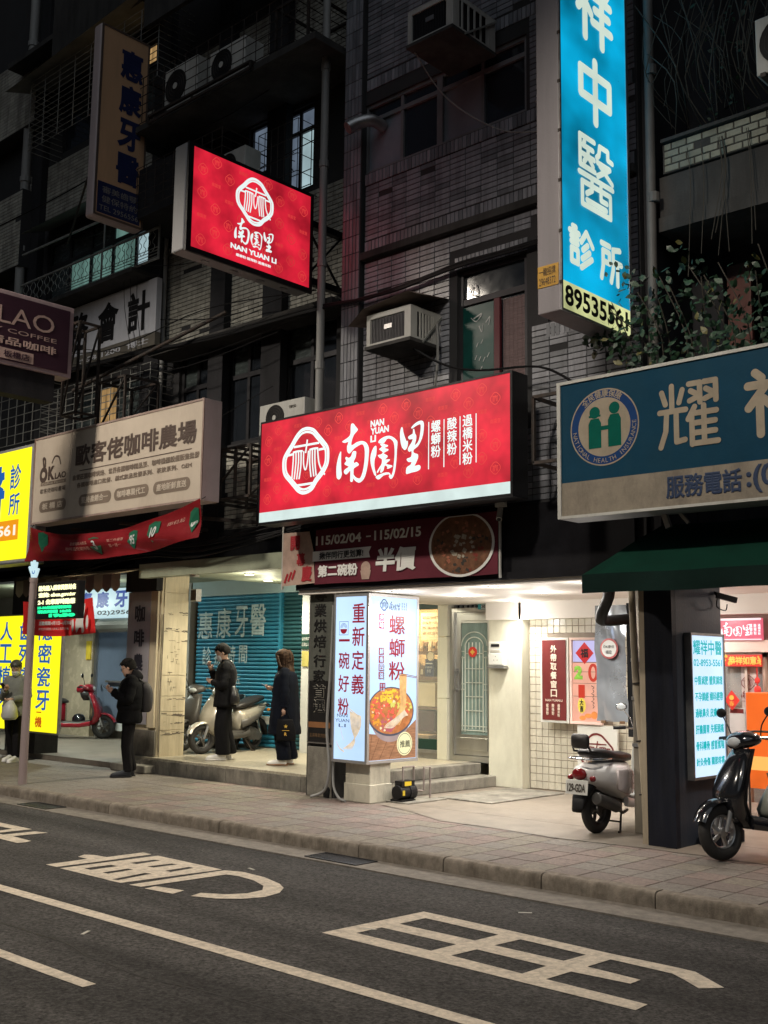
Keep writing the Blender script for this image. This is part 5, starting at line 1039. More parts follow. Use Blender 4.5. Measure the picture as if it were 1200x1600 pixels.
part('plate_rim', whv, bn, lambda m: disc(m, (-7.775, 3.02), .47, F2, .0035, 48, .36) if 0 else m.plate([[(-7.775+.475*cos(a), min(3.35, 3.02+.37*sin(a)) if 1 else 0) for a in [2*pi*k/48 for k in range(48)]]], F2, .0035))
part('broth', M('broth_print', (.16, .07, .035), .4, var=.5, scale=14), bn, lambda m: m.plate([[(-7.775+.44*cos(a), min(3.34, 3.025+.345*sin(a))) for a in [2*pi*k/48 for k in range(48)]]], F2, .0045))
random.seed(11); fm = [M('food_print_%d' % i, c, .4, var=.3, scale=30) for i, c in enumerate(((.38, .34, .27), (.35, .12, .07), (.20, .03, .02), (.04, .035, .03)))]; ms = [MB() for _ in fm]
for k in range(90):
    a = random.uniform(0, 2*pi); r = math.sqrt(random.random()); u = -7.775+.38*r*cos(a); z = 2.99+.29*r*sin(a); i = 0 if abs(u+7.75) < .16 and abs(z-3.0) < .12 else (1 if u < -7.9 and z < 3.05 else (2 if u > -7.65 and z < 3.0 else (3 if z < 3.1 else 1)))
    if i == 1 and z > 3.05 and random.random() < .7: continue
    s = random.uniform(.02, .045) if i in (0,) else random.uniform(.015, .03); t0 = random.uniform(0, pi)
    if z+s > 3.33: continue
    ms[i].plate([[(u+s*(1 if j % 2 else 1.3)*cos(t0+j*pi/2), z+s*(1 if j % 2 else 1.2)*.8*sin(t0+j*pi/2)) for j in range(4)]], F2, .0055+k*.00003)
for i, mm in enumerate(ms): mm.build('food_print', fm[i], bn)
# ---- takeaway window panels
tp = thing('takeaway_board', 'dark red board announcing the takeaway pick-up window in cream characters', 'board', (-8.45, 12.62, .93)); F = PY(12.62)
mr2 = M('oxblood_board', (.15, .022, .02), .4, var=.06); crm = M('cream_letter', (.72, .62, .50), .5)
part('frame', wp, tp, lambda m: (m.box(-8.69, -8.24, 12.62, 12.66, .92, 2.05)), bevel=.004); part('board', mr2, tp, lambda m: m.box(-8.655, -8.275, 12.612, 12.62, .955, 2.02)); F = PY(12.612)
m = MB()
for k, ch in enumerate('外帶取餐窗口'): txt(m, ch, -8.515, 1.85-k*.118, -8.415, 1.95-k*.118, F, bold=.03)
txt(m, 'NAN YUAN LI', -8.60, 1.20, -8.33, 1.232, F, bold=.02)
for k, s in enumerate(('螺螄粉', '酸辣粉', '過橋米粉')): col(m, s, -8.59+k*.09, 1.02-.02*(k == 2), -8.55+k*.09, 1.17, F, bold=.02)
m.build('lettering', crm, tp)
tw2 = thing('takeaway_window', 'pink-lit takeaway window covered with new year stickers', 'window', (-8, 12.64, .92)); pk_e = E('pink_interior_glow', (.85, .42, .30), .85, .15, 4)
part('frame', M('pink_frame', (.75, .55, .48), .5), tw2, lambda m: (m.box(-8.22, -7.74, 12.62, 12.67, .92, .955), m.box(-8.22, -7.74, 12.62, 12.67, 2.02, 2.05), m.box(-8.22, -8.19, 12.62, 12.67, .955, 2.02), m.box(-7.77, -7.74, 12.62, 12.67, .955, 2.02)))
part('lit_pane', pk_e, tw2, lambda m: m.box(-8.19, -7.77, 12.65, 12.66, .955, 1.72)); part('screen', E('lilac_screen', (.55, .52, .85), .85), tw2, lambda m: m.box(-8.18, -7.79, 12.645, 12.655, 1.73, 2.01))
F = PY(12.645); m = MB(); m.plate([[(-8.0, 1.70), (-7.86, 1.845), (-8.0, 1.99), (-8.14, 1.845)]], F, .004); m.build('fortune_diamond', E('lucky_red', (.75, .02, .02), .6), tw2)
m = MB(); txt(m, '福', -8.06, 1.785, -7.94, 1.905, F, bold=.03, w=.008); txt(m, '大\n吉', -8.08, 1.08, -8.02, 1.24, F, bold=.03, w=.012)
for k in range(6): stroke(m, [(-7.90+.02*(k % 2), 1.42-k*.05), (-7.86, 1.40-k*.05), (-7.88, 1.38-k*.05)], .008, F, h=.008)
for z in (1.28, 1.45, 1.6): stroke(m, [(-8.18, z), (-7.78, z)], .004, F, h=.002)
m.build('brush_lettering', blk_m, tw2)
part('green_two', M('sticker_green', (.22, .5, .05), .5), tw2, lambda m: txt(m, '2', -8.16, 1.50, -8.03, 1.68, F, bold=.07, w=.006))
m = MB(); P = [(-7.87+.055*cos(a), 1.59+.10*sin(a)) for a in [2*pi*k/20 for k in range(20)]]; stroke(m, P, .04, F, .006, 1, True); rect(m, -8.10, 1.26, -8.00, 1.43, F, .006); m.build('red_sticker', E('lucky_red2', (.75, .05, .02), .6), tw2)
part('yellow_sticker', M('sticker_yellow', (.75, .6, .08), .5), tw2, lambda m: disc(m, (-8.05, 1.16), .06, F, .007, 20, .10)); part('orange_sticker', M('sticker_orange', (.75, .25, .06), .5), tw2, lambda m: (disc(m, (-7.95, 1.03), .06, F, .005, 14, .03), disc(m, (-8.04, 1.0), .05, F, .0055, 14, .03), disc(m, (-7.86, 1.04), .05, F, .006, 14)))
lgb = thing('logo_board', 'white board with a brown noodle emblem leaning on the tiled wall behind the white scooter', 'board', (-7.8, 12.66, .02)); F = PY(12.65)
part('board', wp, lgb, lambda m: m.box(-8.13, -7.53, 12.65, 12.68, .02, .91)); m = MB(); emblem(m, (-7.84, .55), .25, F, full=False); m.build('emblem', mr2, lgb)
# ---- pale blue lightbox on the dark pillar
pbx = thing('pillar_lightbox', 'pale blue glowing clinic lightbox with turquoise characters on the dark pillar', 'lightbox', (-5.08, 10.2, .62)); F = PX(-5.04)
part('frame', alu_m, pbx, lambda m: (m.box(-5.1, -5.03, 9.83, 9.85, .61, 2.0), m.box(-5.1, -5.03, 10.51, 10.54, .61, 2.0), m.box(-5.1, -5.03, 9.85, 10.51, .61, .635), m.box(-5.1, -5.03, 9.85, 10.51, 1.975, 2.0)))
part('face', E('pale_blue_glow', (.62, .80, 1.0), 1.12, .08, 1.5), pbx, lambda m: m.box(-5.06, -5.04, 9.85, 10.51, .635, 1.975)); tq = E('turquoise_letter', (.0, .55, .60), .8)
m = MB(); txt(m, '耀祥中醫', 9.875, 1.79, 10.48, 1.935, F, bold=.022); txt(m, '02-8953-5561', 9.88, 1.68, 10.48, 1.75, F, bold=.02)
for k, s in enumerate(('中醫減肥 體質調理', '不孕調經 婦科經帶', '過敏鼻炎 皮膚疾患', '肝膽腸胃 失眠頭痛', '骨科轉骨 感冒氣喘', '針灸骨傷 關節疼痛')): txt(m, s, 9.89, 1.50-k*.155, 10.48, 1.59-k*.155, F, bold=.03)
m.build('lettering', tq, pbx)
# ---- second shop front on the right
rs = thing('small_red_shop_sign', 'small pink-red lit noodle shop sign over the right glass door', 'sign', (-5.6, 12.6, 2.0)); F = PY(12.6)
part('panel', E('pink_red_glow', (.78, .13, .20), .85, .15, 3), rs, lambda m: m.box(-6.9, -5.55, 12.6, 12.66, 2.0, 2.26)); part('edge_tubes', E('pink_white_tube', (1, .75, .8), 1.0), rs, lambda m: (m.box(-6.9, -5.55, 12.59, 12.6, 2.235, 2.26), m.box(-6.9, -5.55, 12.59, 12.6, 2.0, 2.015)))
m = MB(); brush(m, (-5.865, 2.13), .10, .085, F); 
for k, s in enumerate(('螺螄粉', '酸辣粉', '過橋米粉')): col(m, s, -5.69+k*.05, 2.06, -5.655+k*.05, 2.19, F, bold=.03)
emblem(m, (-6.14, 2.13), .085, F); m.build('lettering', E('white_hot', (1, .95, 1), 1.0), rs)
sf = thing('noodle_shop_front', 'pink-lit glass noodle shop front with logo decals and lucky papers', 'shop front', (-5.7, 12.7, 0)); F = PY(12.69)
pink_m = M('pink_white_tile', (.80, .62, .55), .35, var=.05)
part('wall', pink_m, sf, lambda m: (m.box(-6.9, -4.2, 13.6, 13.7, 0, 2.6), m.box(-6.95, -6.85, 12.8, 13.6, 0, 2.6))); part('head_beam', pink_m, sf, lambda m: m.box(-6.9, -4.2, 12.62, 12.8, 1.86, 2.0))
part('door_frame', M('pinkish_alu', (.7, .58, .5), .35, metal=.3), sf, lambda m: (m.box(-6.12, -6.07, 12.66, 12.74, 0, 1.86), m.box(-5.80, -5.77, 12.66, 12.74, 0, 1.86), m.box(-5.58, -5.55, 12.66, 12.74, 0, 1.86), m.box(-6.07, -5.55, 12.66, 12.74, 1.80, 1.86), m.box(-6.07, -5.55, 12.66, 12.74, .0, .12)))
part('pane', glass_m, sf, lambda m: (m.box(-6.07, -5.80, 12.695, 12.70, .12, 1.8), m.box(-5.77, -5.58, 12.695, 12.70, .12, 1.8)))
tiles(sf, PY(13.6), [(-6.8, .1, -4.6, 2.4)], .2, .1, [pink_m], 0)
m = MB(); emblem(m, (-5.77, 1.50), .085, F, full=False); brush(m, (-5.77, 1.36), .05, .045, F); txt(m, 'NAN YUAN LI', -5.85, 1.27, -5.69, 1.295, F); m.build('logo_decal', mr2, sf)
part('white_film', M('white_film', (.85, .7, .66), .5, alpha=.7), sf, lambda m: m.box(-5.86, -5.68, 12.70, 12.702, .6, 1.7))
part('opening_hours', white_m, sf, lambda m: (rect(m, -6.02, .85, -5.82, 1.2, F, .002), txt(m, '11:00', -5.75, 1.12, -5.6, 1.16, F), txt(m, '20:00', -5.75, .95, -5.6, .99, F)))
part('notice_header', mr2, sf, lambda m: (rect(m, -6.01, 1.14, -5.84, 1.19, F, .004),)); 
lp = thing('couplet_banner', 'gold and red new year couplet strip over the glass shop door', 'banner', (-5.8, 12.6, 1.70)); F = PY(12.62)
part('paper', redpaper, lp, lambda m: m.box(-6.04, -5.56, 12.62, 12.63, 1.69, 1.83), bevel=.003)
m = MB(); txt(m, '恭祥如意', -5.98, 1.71, -5.62, 1.81, F, bold=.04); random.seed(2)
for k in range(18): disc(m, (random.choice((random.uniform(-6.02, -5.97), random.uniform(-5.62, -5.58))), random.uniform(1.70, 1.82)), .012, F, .004+k*.0001, 8)
m.build('gold_lettering', gold_m, lp)
m = MB(); m.plate([[(-5.97, 1.17), (-5.87, 1.29), (-5.97, 1.41), (-6.06, 1.29)]], PY(12.66), .0, .003); d = tag(m.build('lucky_diamond', redpaper), 'red new year diamond paper on the glass door', 'paper charm'); part('gold_lettering', gold_m, d, lambda m: (disc(m, (-5.97, 1.32), .03, PY(12.655), .002, 14), txt(m, '春', -6.0, 1.22, -5.94, 1.28, PY(12.655))))
t = thing('hanging_charm', 'long red knotted new year charm hanging beside the door logo', 'ornament', (-5.62, 12.6, 1.0)); part('knots', redpaper, t, lambda m: [m.ell((-5.62, 12.6, z), (r, .01, r*1.1), 10, 6) for z, r in ((1.53, .035), (1.42, .045), (1.33, .03))]); part('cord', redpaper, t, lambda m: m.cyl((-5.62, 12.6, .98), (-5.62, 12.6, 1.68), .008, n=6))
oc = thing('orange_cabinet', 'orange glowing cabinet behind the black scooter', 'cabinet', (-5.3, 12.05, 0)); part('body', E('orange_glow', (.95, .16, .02), .85, .2, 2), oc, lambda m: m.box(-5.52, -4.9, 12.05, 12.4, .35, 1.40), bevel=.01); part('top_light', E('amber_glow', (1, .5, .12), 1.0), oc, lambda m: m.box(-5.5, -4.92, 12.04, 12.05, .55, .7)); part('frame', steel_m, oc, lambda m: m.tube(CR([(-5.46, 11.95, .02), (-5.46, 11.95, .9), (-5.44, 11.95, .97), (-5.2, 11.95, .98), (-4.8, 11.95, .98)], 3), .012, 8))
# ---- metal sheet / board screen
ms_ = thing('metal_sheet', 'crinkled shiny metal sheet screen with a round hygiene sticker', 'metal sheet', (-6.6, 11, 1.05))
foil = M('crinkled_foil', (.62, .67, .73), .24, metal=.72, var=.06, bump=.5, bscale=4)
m = MB(); R = []; random.seed(9)
for j in range(14): R.append([(-6.80+k*.056, 10.985+.020*sin(k*1.1+j*.5)+.014*sin(j*1.3+k*.8)+random.uniform(-.006, .006), 1.06+j*.1) for k in range(8)])
m.rings(R, closed=False); m.build('sheet', foil, ms_, smooth='all'); part('duct_side', blk_m, ms_, lambda m: m.box(-6.42, -6.0, 11.02, 11.4, .9, 2.38)); part('clip', wood_m, ms_, lambda m: (m.box(-6.74, -6.68, 10.97, 10.99, 1.04, 1.07), m.box(-6.5, -6.44, 10.97, 10.99, 1.04, 1.07)))
t = tag(MB().cyl((-6.61, 10.965, 1.87), (-6.61, 10.955, 1.87), .115, n=32).build('hygiene_sticker', M('sticker_rainbow', (.45, .12, .12), .5, var=.8, scale=6)), 'round white sticker with multicoloured rim on the metal sheet', 'sticker')
part('disc', whv, t, lambda m: disc(m, (-6.61, 1.87), .095, PY(10.953), .001)); part('lettering', blk_m, t, lambda m: (txt(m, 'OK優良', -6.68, 1.875, -6.54, 1.91, PY(10.953)), txt(m, '標章', -6.65, 1.81, -6.57, 1.85, PY(10.953))))
# ================================================================ lamps the place has, and ceiling fills
lens = E('lamp_lens', (1, .97, .9), 12)
def downlight(x, y, z, power, label, col=(1, .95, .88), big=False, cone=150):
    t = thing('downlight', label, 'ceiling light', (x, y, z), group='round downlights in the arcade ceiling'); r = .065 if not big else .075
    part('ring', wp, t, lambda m: m.torus((x, y, z-.004), r, .012, 'z', 20, 6)); part('lens', lens, t, lambda m: m.cyl((x, y, z-.003), (x, y, z-.010), r-.008, n=18))
    lamp('SPOT', (x, y, z-.04), power, col, .06, (x, y, 0), cone, .9, parent=t)
    lamp('POINT', (x, y, z-.26), power*.09, col, .05, parent=t, name='ceiling_fill')  # bulbless point light added below the lens to brighten the ceiling
spots = [(-7.50, 9.98, 'downlight near the front edge of the ceiling in front of the steel door'), (-8.79, 11.04, 'downlight second from the front, left of the steel door'), (-6.28, 9.98, 'downlight near the front edge right by the green awning'), (-7.59, 11.08, 'downlight in the middle of the white ceiling'), (-8.88, 12.3, 'downlight closest to the cream stair wall'), (-9.0, 10.02, 'downlight right above the poster lightbox'), (-6.2, 11.9, 'downlight above the crinkled metal sheet')]
for x, y, l in spots: downlight(x, y, 2.55, 112, l)
for x, y, l in ((-3.9, 10.6, 'downlight in the right arcade over the black scooter'), (-4.6, 12.0, 'downlight in the right arcade near the orange cabinet')): downlight(x, y, 2.55, 100, l, (1, .86, .76))
part('ceiling_shade', ceil_m, br, lambda m: m.box(3.5, 6, 9.84, 12.9, 2.55, 2.62))
for x, y, l in ((-12.9, 11.0, 'round ceiling lamp in the middle over the raised platform'), (-11.4, 11.2, 'round ceiling lamp on the right over the raised platform'), (-13.6, 12.0, 'small ceiling lamp on the left over the raised platform')): downlight(x, y, 3.01, 200, l, (1, .92, .70), True)
for x, y, l in ((-17.6, 11.4, 'ceiling lamp over the red scooter'), (-20.5, 11.6, 'ceiling lamp at the far left of the arcade')): downlight(x, y, 3.14, 280, l, (.92, 1, .88), True)
lamp('AREA', (-5.6, 13.1, 2.45), 130, (1, .62, .52), .8, size_y=.5, name='shop_interior_light')
lamp('AREA', (-5.85, 12.45, 2.0), 3, (1, .5, .5), .6, (-5.85, 11.5, 1.0), size_y=.1, name='shop_sign_light')
# street lamps on the near side of the road, behind the viewer
for x, p in ((-13.5, 3000), (-4.6, 1900), (5, 250)):
    t = thing('street_lamp', 'tall street lamp on the near pavement shining on the road', 'street lamp', (x, -2.2, 0), group='street lamps on the near pavement')
    part('pole', steelp_m, t, lambda m: m.tube([(x, -2.2, -.1), (x, -2.2, 7.6), (x, -1.4, 8.6), (x, 2.9, 9.0)], [.09, .07, .06, .04], 10)); part('head', steelp_m, t, lambda m: m.box(x-.15, x+.15, 2.7, 3.4, 8.97, 9.06)); part('lens', E('street_lens', (1, .86, .62), 6), t, lambda m: m.box(x-.11, x+.11, 2.8, 3.3, 8.96, 8.97))
    lamp('SPOT', (x, 3.05, 8.9), p, (1, .89, .75), .32, (x, 6.4, 0), 128, .75, parent=t)

# ================================================================ things on the facade and in the street
def window_ac(label, x0, x1, y0, y1, z0, z1, roof=False):
    t = thing('window_air_conditioner', label, 'air conditioner', ((x0+x1)/2, y1, z0), group='window air conditioners')
    part('case', acw_m, t, lambda m: (m.box(x0, x0+.06, y0, y1, z0+.03, z1), m.box(x1-.10, x1, y0, y0+.12, z0+.03, z1), m.box(x0+.06, x1-.1, y0, y0+.1, z1-.05, z1), m.box(x0+.06, x1-.1, y0, y0+.1, z0+.03, z0+.06), m.box(x1-.012, x1, y1-.14, y1, z0+.03, z1), m.box(x1-.012, x1, y0+.12, y1-.14, z1-.05, z1), m.box(x1-.012, x1, y0+.12, y1-.14, z0+.03, z0+.06), m.box(x0, x1, y0, y1, z1, z1+.012)), bevel=.004)
    part('core', blk_m, t, lambda m: m.box(x0+.04, x1-.03, y0+.05, y1, z0+.04, z1-.01))
    part('front_fins', frame_m, t, lambda m: [m.box(x0+.07+k*.024, x0+.08+k*.024, y0+.015, y0+.05, z0+.06, z1-.05) for k in range(int((x1-x0-.18)/.024))])
    n = 4; part('side_bars', acw_m, t, lambda m: [m.box(x1-.01, x1+.002, y0+.16+k*(y1-y0-.34)/n, y0+.185+k*(y1-y0-.34)/n, z0+.05, z1-.04) for k in range(n+1)])
    part('badge', alu_m, t, lambda m: m.box((x0+x1)/2-.07, (x0+x1)/2+.05, y0+.005, y0+.016, (z0+z1)/2, (z0+z1)/2+.055)); part('tray', soot_m, t, lambda m: m.box(x0-.01, x1+.01, y0-.02, y1, z0-.012, z0+.028))
    part('brace', steelp_m, t, lambda m: (m.bar((x1+.012, y0+.2, z0), (x1+.012, y1, z1-.02), .022), m.bar((x0-.01, y0+.2, z0), (x0-.01, y1, z1-.02), .022)))
    if roof:
        part('sheet_roof', M('rusty_sheet', (.17, .13, .11), .6, var=.4, scale=5, dirt=(.08, .04, .02), dirt_amt=.5), t, lambda m: m.rings([[(x0-.22, y0-.10, z1-.10), (x0+.05, y0-.12, z1+.06), (x1+.02, y0-.08, z1+.15), (x1+.12, y0-.05, z1+.10)], [(x0-.2, y1, z1+.02), (x0+.05, y1, z1+.14), (x1+.02, y1, z1+.22), (x1+.14, y1, z1+.18)]], closed=False))
    return t
window_ac('white window air conditioner high above the grey windows', -8.0, -7.32, 9.0, 9.8, 8.80, 9.24)
window_ac('dirty window air conditioner under a bent rusty sheet beside the green curtained window', -8.93, -8.22, 9.35, 9.9, 5.42, 5.83, True)
def condenser(label, x0, x1, y0, y1, z0, z1, side=False, word=None):
    t = thing('air_conditioner_condenser', label, 'air conditioner', ((x0+x1)/2, y1, z0), group='outdoor condensers on the facade')
    part('case', acw_m, t, lambda m: m.box(x0, x1, y0, y1, z0, z1), bevel=.012); r = min((z1-z0)*.42, (x1-x0)*.32); cx = x0+(x1-x0)*.36; cz = (z0+z1)/2
    part('fan_guard', blk_m, t, lambda m: m.cyl((cx, y0-.002, cz), (cx, y0-.012, cz), r, n=28)); part('guard_rings', steel_m, t, lambda m: [m.torus((cx, y0-.014, cz), r*k/5, .003, 'y', 24, 4) for k in range(1, 6)]); part('hub', acw_m, t, lambda m: m.cyl((cx, y0-.01, cz), (cx, y0-.024, cz), r*.2, n=14))
    part('feet', steel_m, t, lambda m: (m.box(x0+.05, x0+.1, y0-.03, y1, z0-.04, z0), m.box(x1-.1, x1-.05, y0-.03, y1, z0-.04, z0)))
    if word: part('lettering', ink_m, t, lambda m: txt(m, word, x1-.30, z1-.12, x1-.16, z1-.08, PY(y0), bold=.04))
    return t
condenser('old condenser with a red label left on the high steel rack', -13.35, -12.55, 9.4, 9.75, 10.02, 10.68)
condenser('condenser with round black fan right on the high steel rack', -12.25, -11.45, 9.4, 9.75, 10.0, 10.55)
condenser('condenser half hidden behind the top of the projecting red sign', -12.2, -11.62, 9.6, 9.9, 8.60, 9.02)
condenser('condenser peeping above the left end of the large red sign', -11.32, -10.42, 9.75, 9.98, 4.74, 5.16, word='TECO')
condenser('pale condenser at the upper right edge by the dry creepers', -3.98, -3.2, 9.35, 9.65, 7.1, 7.66)
rack('long black steel rack carrying two condensers under the high balcony', -13.6, -11.2, 9.9, 10.0, 9.3, 10.38, diag=False)
m = MB(); m.box(-13.6, -11.2, 9.35, 10.35, 9.93, 9.96)
tag(m.build('rack_floor', soot_m), 'rusty plate floor of the condenser rack', 'steel plate')
# pipes
def pipe(label, pts, r, mat=None, cl=True, name='drain_pipe', cat='pipe', n=10, group=None, sm=6):
    t = thing(name, label, cat, pts[-1], group=group); part('tube', mat or pipe_m, t, lambda m: m.tube(CR(pts, sm) if len(pts) > 2 else pts, r, n), smooth=True)
    if cl and len(pts) == 2:
        z0, z1 = sorted((pts[0][2], pts[1][2])); k = int((z1-z0)/1.4)
        part('collars', mat or pipe_m, t, lambda m: [m.cyl((pts[0][0], pts[0][1], z0+.5+i*1.4), (pts[0][0], pts[0][1], z0+.6+i*1.4), r*1.18, n=n) for i in range(k)])
    return t
pipe('grey drainpipe between the two tiled buildings, top to large red sign', (( -10.2, 9.8, 13), (-10.2, 9.8, 3.6)), .055)
pipe('dark round pipe beside the grey drainpipe', ((-9.98, 10.1, 13), (-9.98, 10.1, 3.6)), .08, dark_m)
pipe('drainpipe right of the glowing blue sign', ((-5.3, 9.8, 13), (-5.34, 9.8, 4.5)), .05, M('dark_pvc', (.13, .12, .11), .6))
pipe('tall pale pipe up the far left facade', ((-18.85, 10.15, 16), (-18.85, 10.15, 7.5)), .09)
pipe('thin pipe left of the accountant sign window', ((-14.4, 10.3, 9.5), (-14.4, 10.3, 4.9)), .035)
pipe('short round duct elbow under the upper windows', ((-9.25, 9.95, 8.62), (-9.28, 9.75, 8.64), (-9.4, 9.6, 8.58), (-9.46, 9.5, 8.5)), .08, alu_m, name='vent_duct', cat='duct')
pipe('fat black hose rising from the metal sheet screen to the awning', ((-5.6, 9.3, 2.52), (-5.82, 9.65, 2.36), (-6.05, 9.9, 2.2), (-6.2, 10.2, 2.15), (-6.22, 10.9, 2.2)), .06, M('black_hose_rubber', (.008, .008, .009), .6, spec=.12), name='black_hose', cat='hose')
def cable(label, pts, r=.008, mat=None, name='cable', group='cables strung along the facade'): return pipe(label, pts, r, mat or blk_m, False, name, 'cable', 5, group, 5)
random.seed(21)
m = MB()
for k in range(7):
    j = [random.uniform(-.03, .03) for _ in range(9)]
    m.tube(CR([(-17, 9.6, 6.5+j[0]), (-14.5, 9.8, 6.5+j[1]), (-12.6, 9.9, 6.43+j[2]), (-10.4, 9.8, 6.35+j[3]), (-9.4, 9.8, 6.28+j[4]), (-8.7, 9.8, 6.30+j[5]), (-7.9, 9.8, 6.35+j[6]), (-6.8, 9.82, 6.37+j[7]), (-5.7, 9.82, 6.4+j[8])], 5), random.uniform(.008, .02), 5)
o = tag(m.build('cable_bundle', blk_m, smooth='all'), 'black cable bundle looping across both tiled facades above the large red sign', 'cable')
cable('pale cord hanging from the high window air conditioner', ((-7.98, 9.1, 8.8), (-7.85, 9.4, 8.4), (-7.6, 9.6, 8.1), (-7.2, 9.8, 7.82), (-6.75, 9.85, 7.68)), .008, pipe_m)
cable('grey hose drooping beside the rusty roofed air conditioner', ((-8.2, 9.8, 5.7), (-8.14, 9.75, 5.45), (-8.15, 9.75, 5.1), (-8.25, 9.8, 4.8)), .016, pipe_m)
cable('dark twisted cable from the lower air conditioner to the red sign', ((-8.3, 9.5, 5.35), (-7.9, 9.6, 5.1), (-7.4, 9.6, 4.95), (-6.6, 9.6, 4.85), (-5.95, 9.3, 4.5)), .014)
cable('thin wire across the far left facade in front of the brown sign', ((-22, 8.9, 9.2), (-16, 8.8, 9.02), (-14.25, 8.8, 9.06)), .012)
cable('long thin wire sagging behind the plum coffee sign', ((-18, 9.6, 7.2), (-15, 9.6, 6.6), (-12.8, 9.9, 6.9), (-10.3, 9.8, 6.6)), .009)
for k in range(3): cable('loose wires hanging over the accountant sign' , ((-14.6-k*.2, 9.9, 8.4), (-14.65-k*.17, 9.95, 7.4), (-14.5-k*.12, 10, 6.4), (-14.6-k*.1, 10, 5.6+k*.2)), .005, group='loose hanging wires')
pipe('long rusty steel arm reaching across the accountant sign', ((-15.2, 9.2, 5.9), (-12.3, 9.9, 6.75)), .03, steel_m, False, 'steel_bar', 'steel bar')
m = MB(); random.seed(4)
for k in range(9): m.tube(CR([(-16-random.random(), 9.9, 3.1+random.uniform(-.1, .1)), (-14, 9.8, 3.3+random.uniform(-.1, .1)), (-12.5, 9.75, 3.25+random.uniform(-.12, .12)), (-10.6, 9.8, 3.5+random.uniform(-.12, .12)), (-9.6, 9.9, 3.6)], 4), .012, 5)
tag(m.build('ceiling_cables', blk_m, smooth='all'), 'tangle of black cables above the raised platform soffit', 'cable')
random.seed(33)
for k in range(9):
    x0 = random.uniform(-17, -13.5); x1 = random.uniform(-11.5, -9.9); z0 = random.uniform(4.9, 11.5); z1 = z0+random.uniform(-.5, .5); y = random.uniform(9.5, 10.0)
    cable('thin dark cable strung across the left tiled facade', ((x0, y, z0), ((x0+x1)/2, y-.05, min(z0, z1)-random.uniform(.1, .35)), (x1, y+.1, z1)), random.uniform(.005, .011), group='thin cables on the left facade')
cage(bl, -14.2, -10.4, 10.05, 10.8, 9.4, YL, 14, 5, steel_m, .007)
cage(bl, -14.2, -11.9, 8.6, 9.3, 9.4, YL-.15, 10, 5, steel_m, .006)
cage(bl, -11.8, -10.95, 8.3, 9.35, 10.0, YL, 6, 4, steel_m, .006)
st_m = M('rain_stain', (.02, .02, .02), .9, alpha=.55)
# small devices
t = thing('security_camera', 'small white security camera under the right end of the large red sign', 'camera', (-7.2, 9.75, 3.2)); part('bracket', wp, t, lambda m: m.box(-7.28, -7.16, 9.72, 9.78, 3.40, 3.46)); part('body', wp, t, lambda m: m.cyl((-7.22, 9.74, 3.38), (-7.18, 9.66, 3.25), .032, n=12)); part('lens', blk_m, t, lambda m: m.cyl((-7.18, 9.66, 3.25), (-7.177, 9.654, 3.245), .024, n=12))
t = thing('security_camera', 'black security camera on the corner of the dark pillar', 'camera', (-5.06, 10.5, 2.3)); part('bracket', blk_m, t, lambda m: m.bar((-5.1, 10.5, 2.42), (-5.0, 10.5, 2.36), .03)); part('body', blk_m, t, lambda m: m.bar((-5.04, 10.42, 2.39), (-4.9, 10.56, 2.34), .055)); part('cable_loop', blk_m, t, lambda m: m.tube(CR([(-5.06, 10.48, 2.38), (-5.08, 10.5, 2.28), (-5.0, 10.52, 2.24), (-4.97, 10.5, 2.3)], 4), .006, 5))
t = thing('junction_box', 'small metal box on the stone pillar beside the blue shutter', 'electrical box', (-13.98, 10.86, 2.6)); part('box', alu_m, t, lambda m: m.box(-14.16, -14.02, 10.87, 10.97, 2.62, 2.82), bevel=.006); part('cover', steel_m, t, lambda m: m.box(-14.15, -14.03, 10.86, 10.87, 2.64, 2.8))
t = thing('speaker_box', 'small white box hanging under the soffit left of the lamps', 'box', (-12.8, 9.95, 2.95)); part('box', wp, t, lambda m: m.box(-13.0, -12.88, 9.95, 10.03, 2.9, 3.06), bevel=.006)
t = thing('poster', 'small green and yellow notices on the wall left of the black board', 'poster', (-13.3, 12.84, 1.9)); part('upper', green_m, t, lambda m: m.box(-13.42, -13.2, 12.6, 12.61, 1.9, 2.15)); part('lower', M('yellow_notice2', (.45, .40, .12), .5), t, lambda m: m.box(-13.4, -13.22, 12.6, 12.61, 1.62, 1.87)); part('post', white_m, t, lambda m: m.box(-13.43, -13.2, 12.62, 12.68, .225, 3.0)); part('lettering', white_m, t, lambda m: (txt(m, '請勿停車', -13.4, 2.04, -13.23, 2.1, PY(12.6)), txt(m, '店面出入', -13.4, 1.95, -13.23, 2.01, PY(12.6))))
# water pump and pipes by the steps
t = thing('water_pump', 'small black water pump with yellow labels at the foot of the poster pillar', 'pump', (-9.0, 10.3, .003)); yl_m = M('label_yellow', (.75, .55, .03), .5)
part('motor', blk_m, t, lambda m: (m.cyl((-9.17, 10.25, .12), (-9.17, 10.42, .12), .085, n=18), m.cyl((-9.17, 10.42, .12), (-9.17, 10.54, .12), .095, n=18), m.box(-9.23, -9.11, 10.28, 10.52, .18, .26)), bevel=.006); part('label', yl_m, t, lambda m: (m.box(-9.11, -9.106, 10.33, 10.45, .20, .25), m.box(-9.09, -9.085, 10.27, 10.31, .09, .15))); part('foot', blk_m, t, lambda m: m.box(-9.26, -9.08, 10.24, 10.5, .003, .04))
t = thing('pump_pipework', 'grey bent water pipes standing beside the black pump', 'pipe', (-9.1, 10.6, .003)); ppm = M('grey_pipe', (.24, .20, .18), .6)
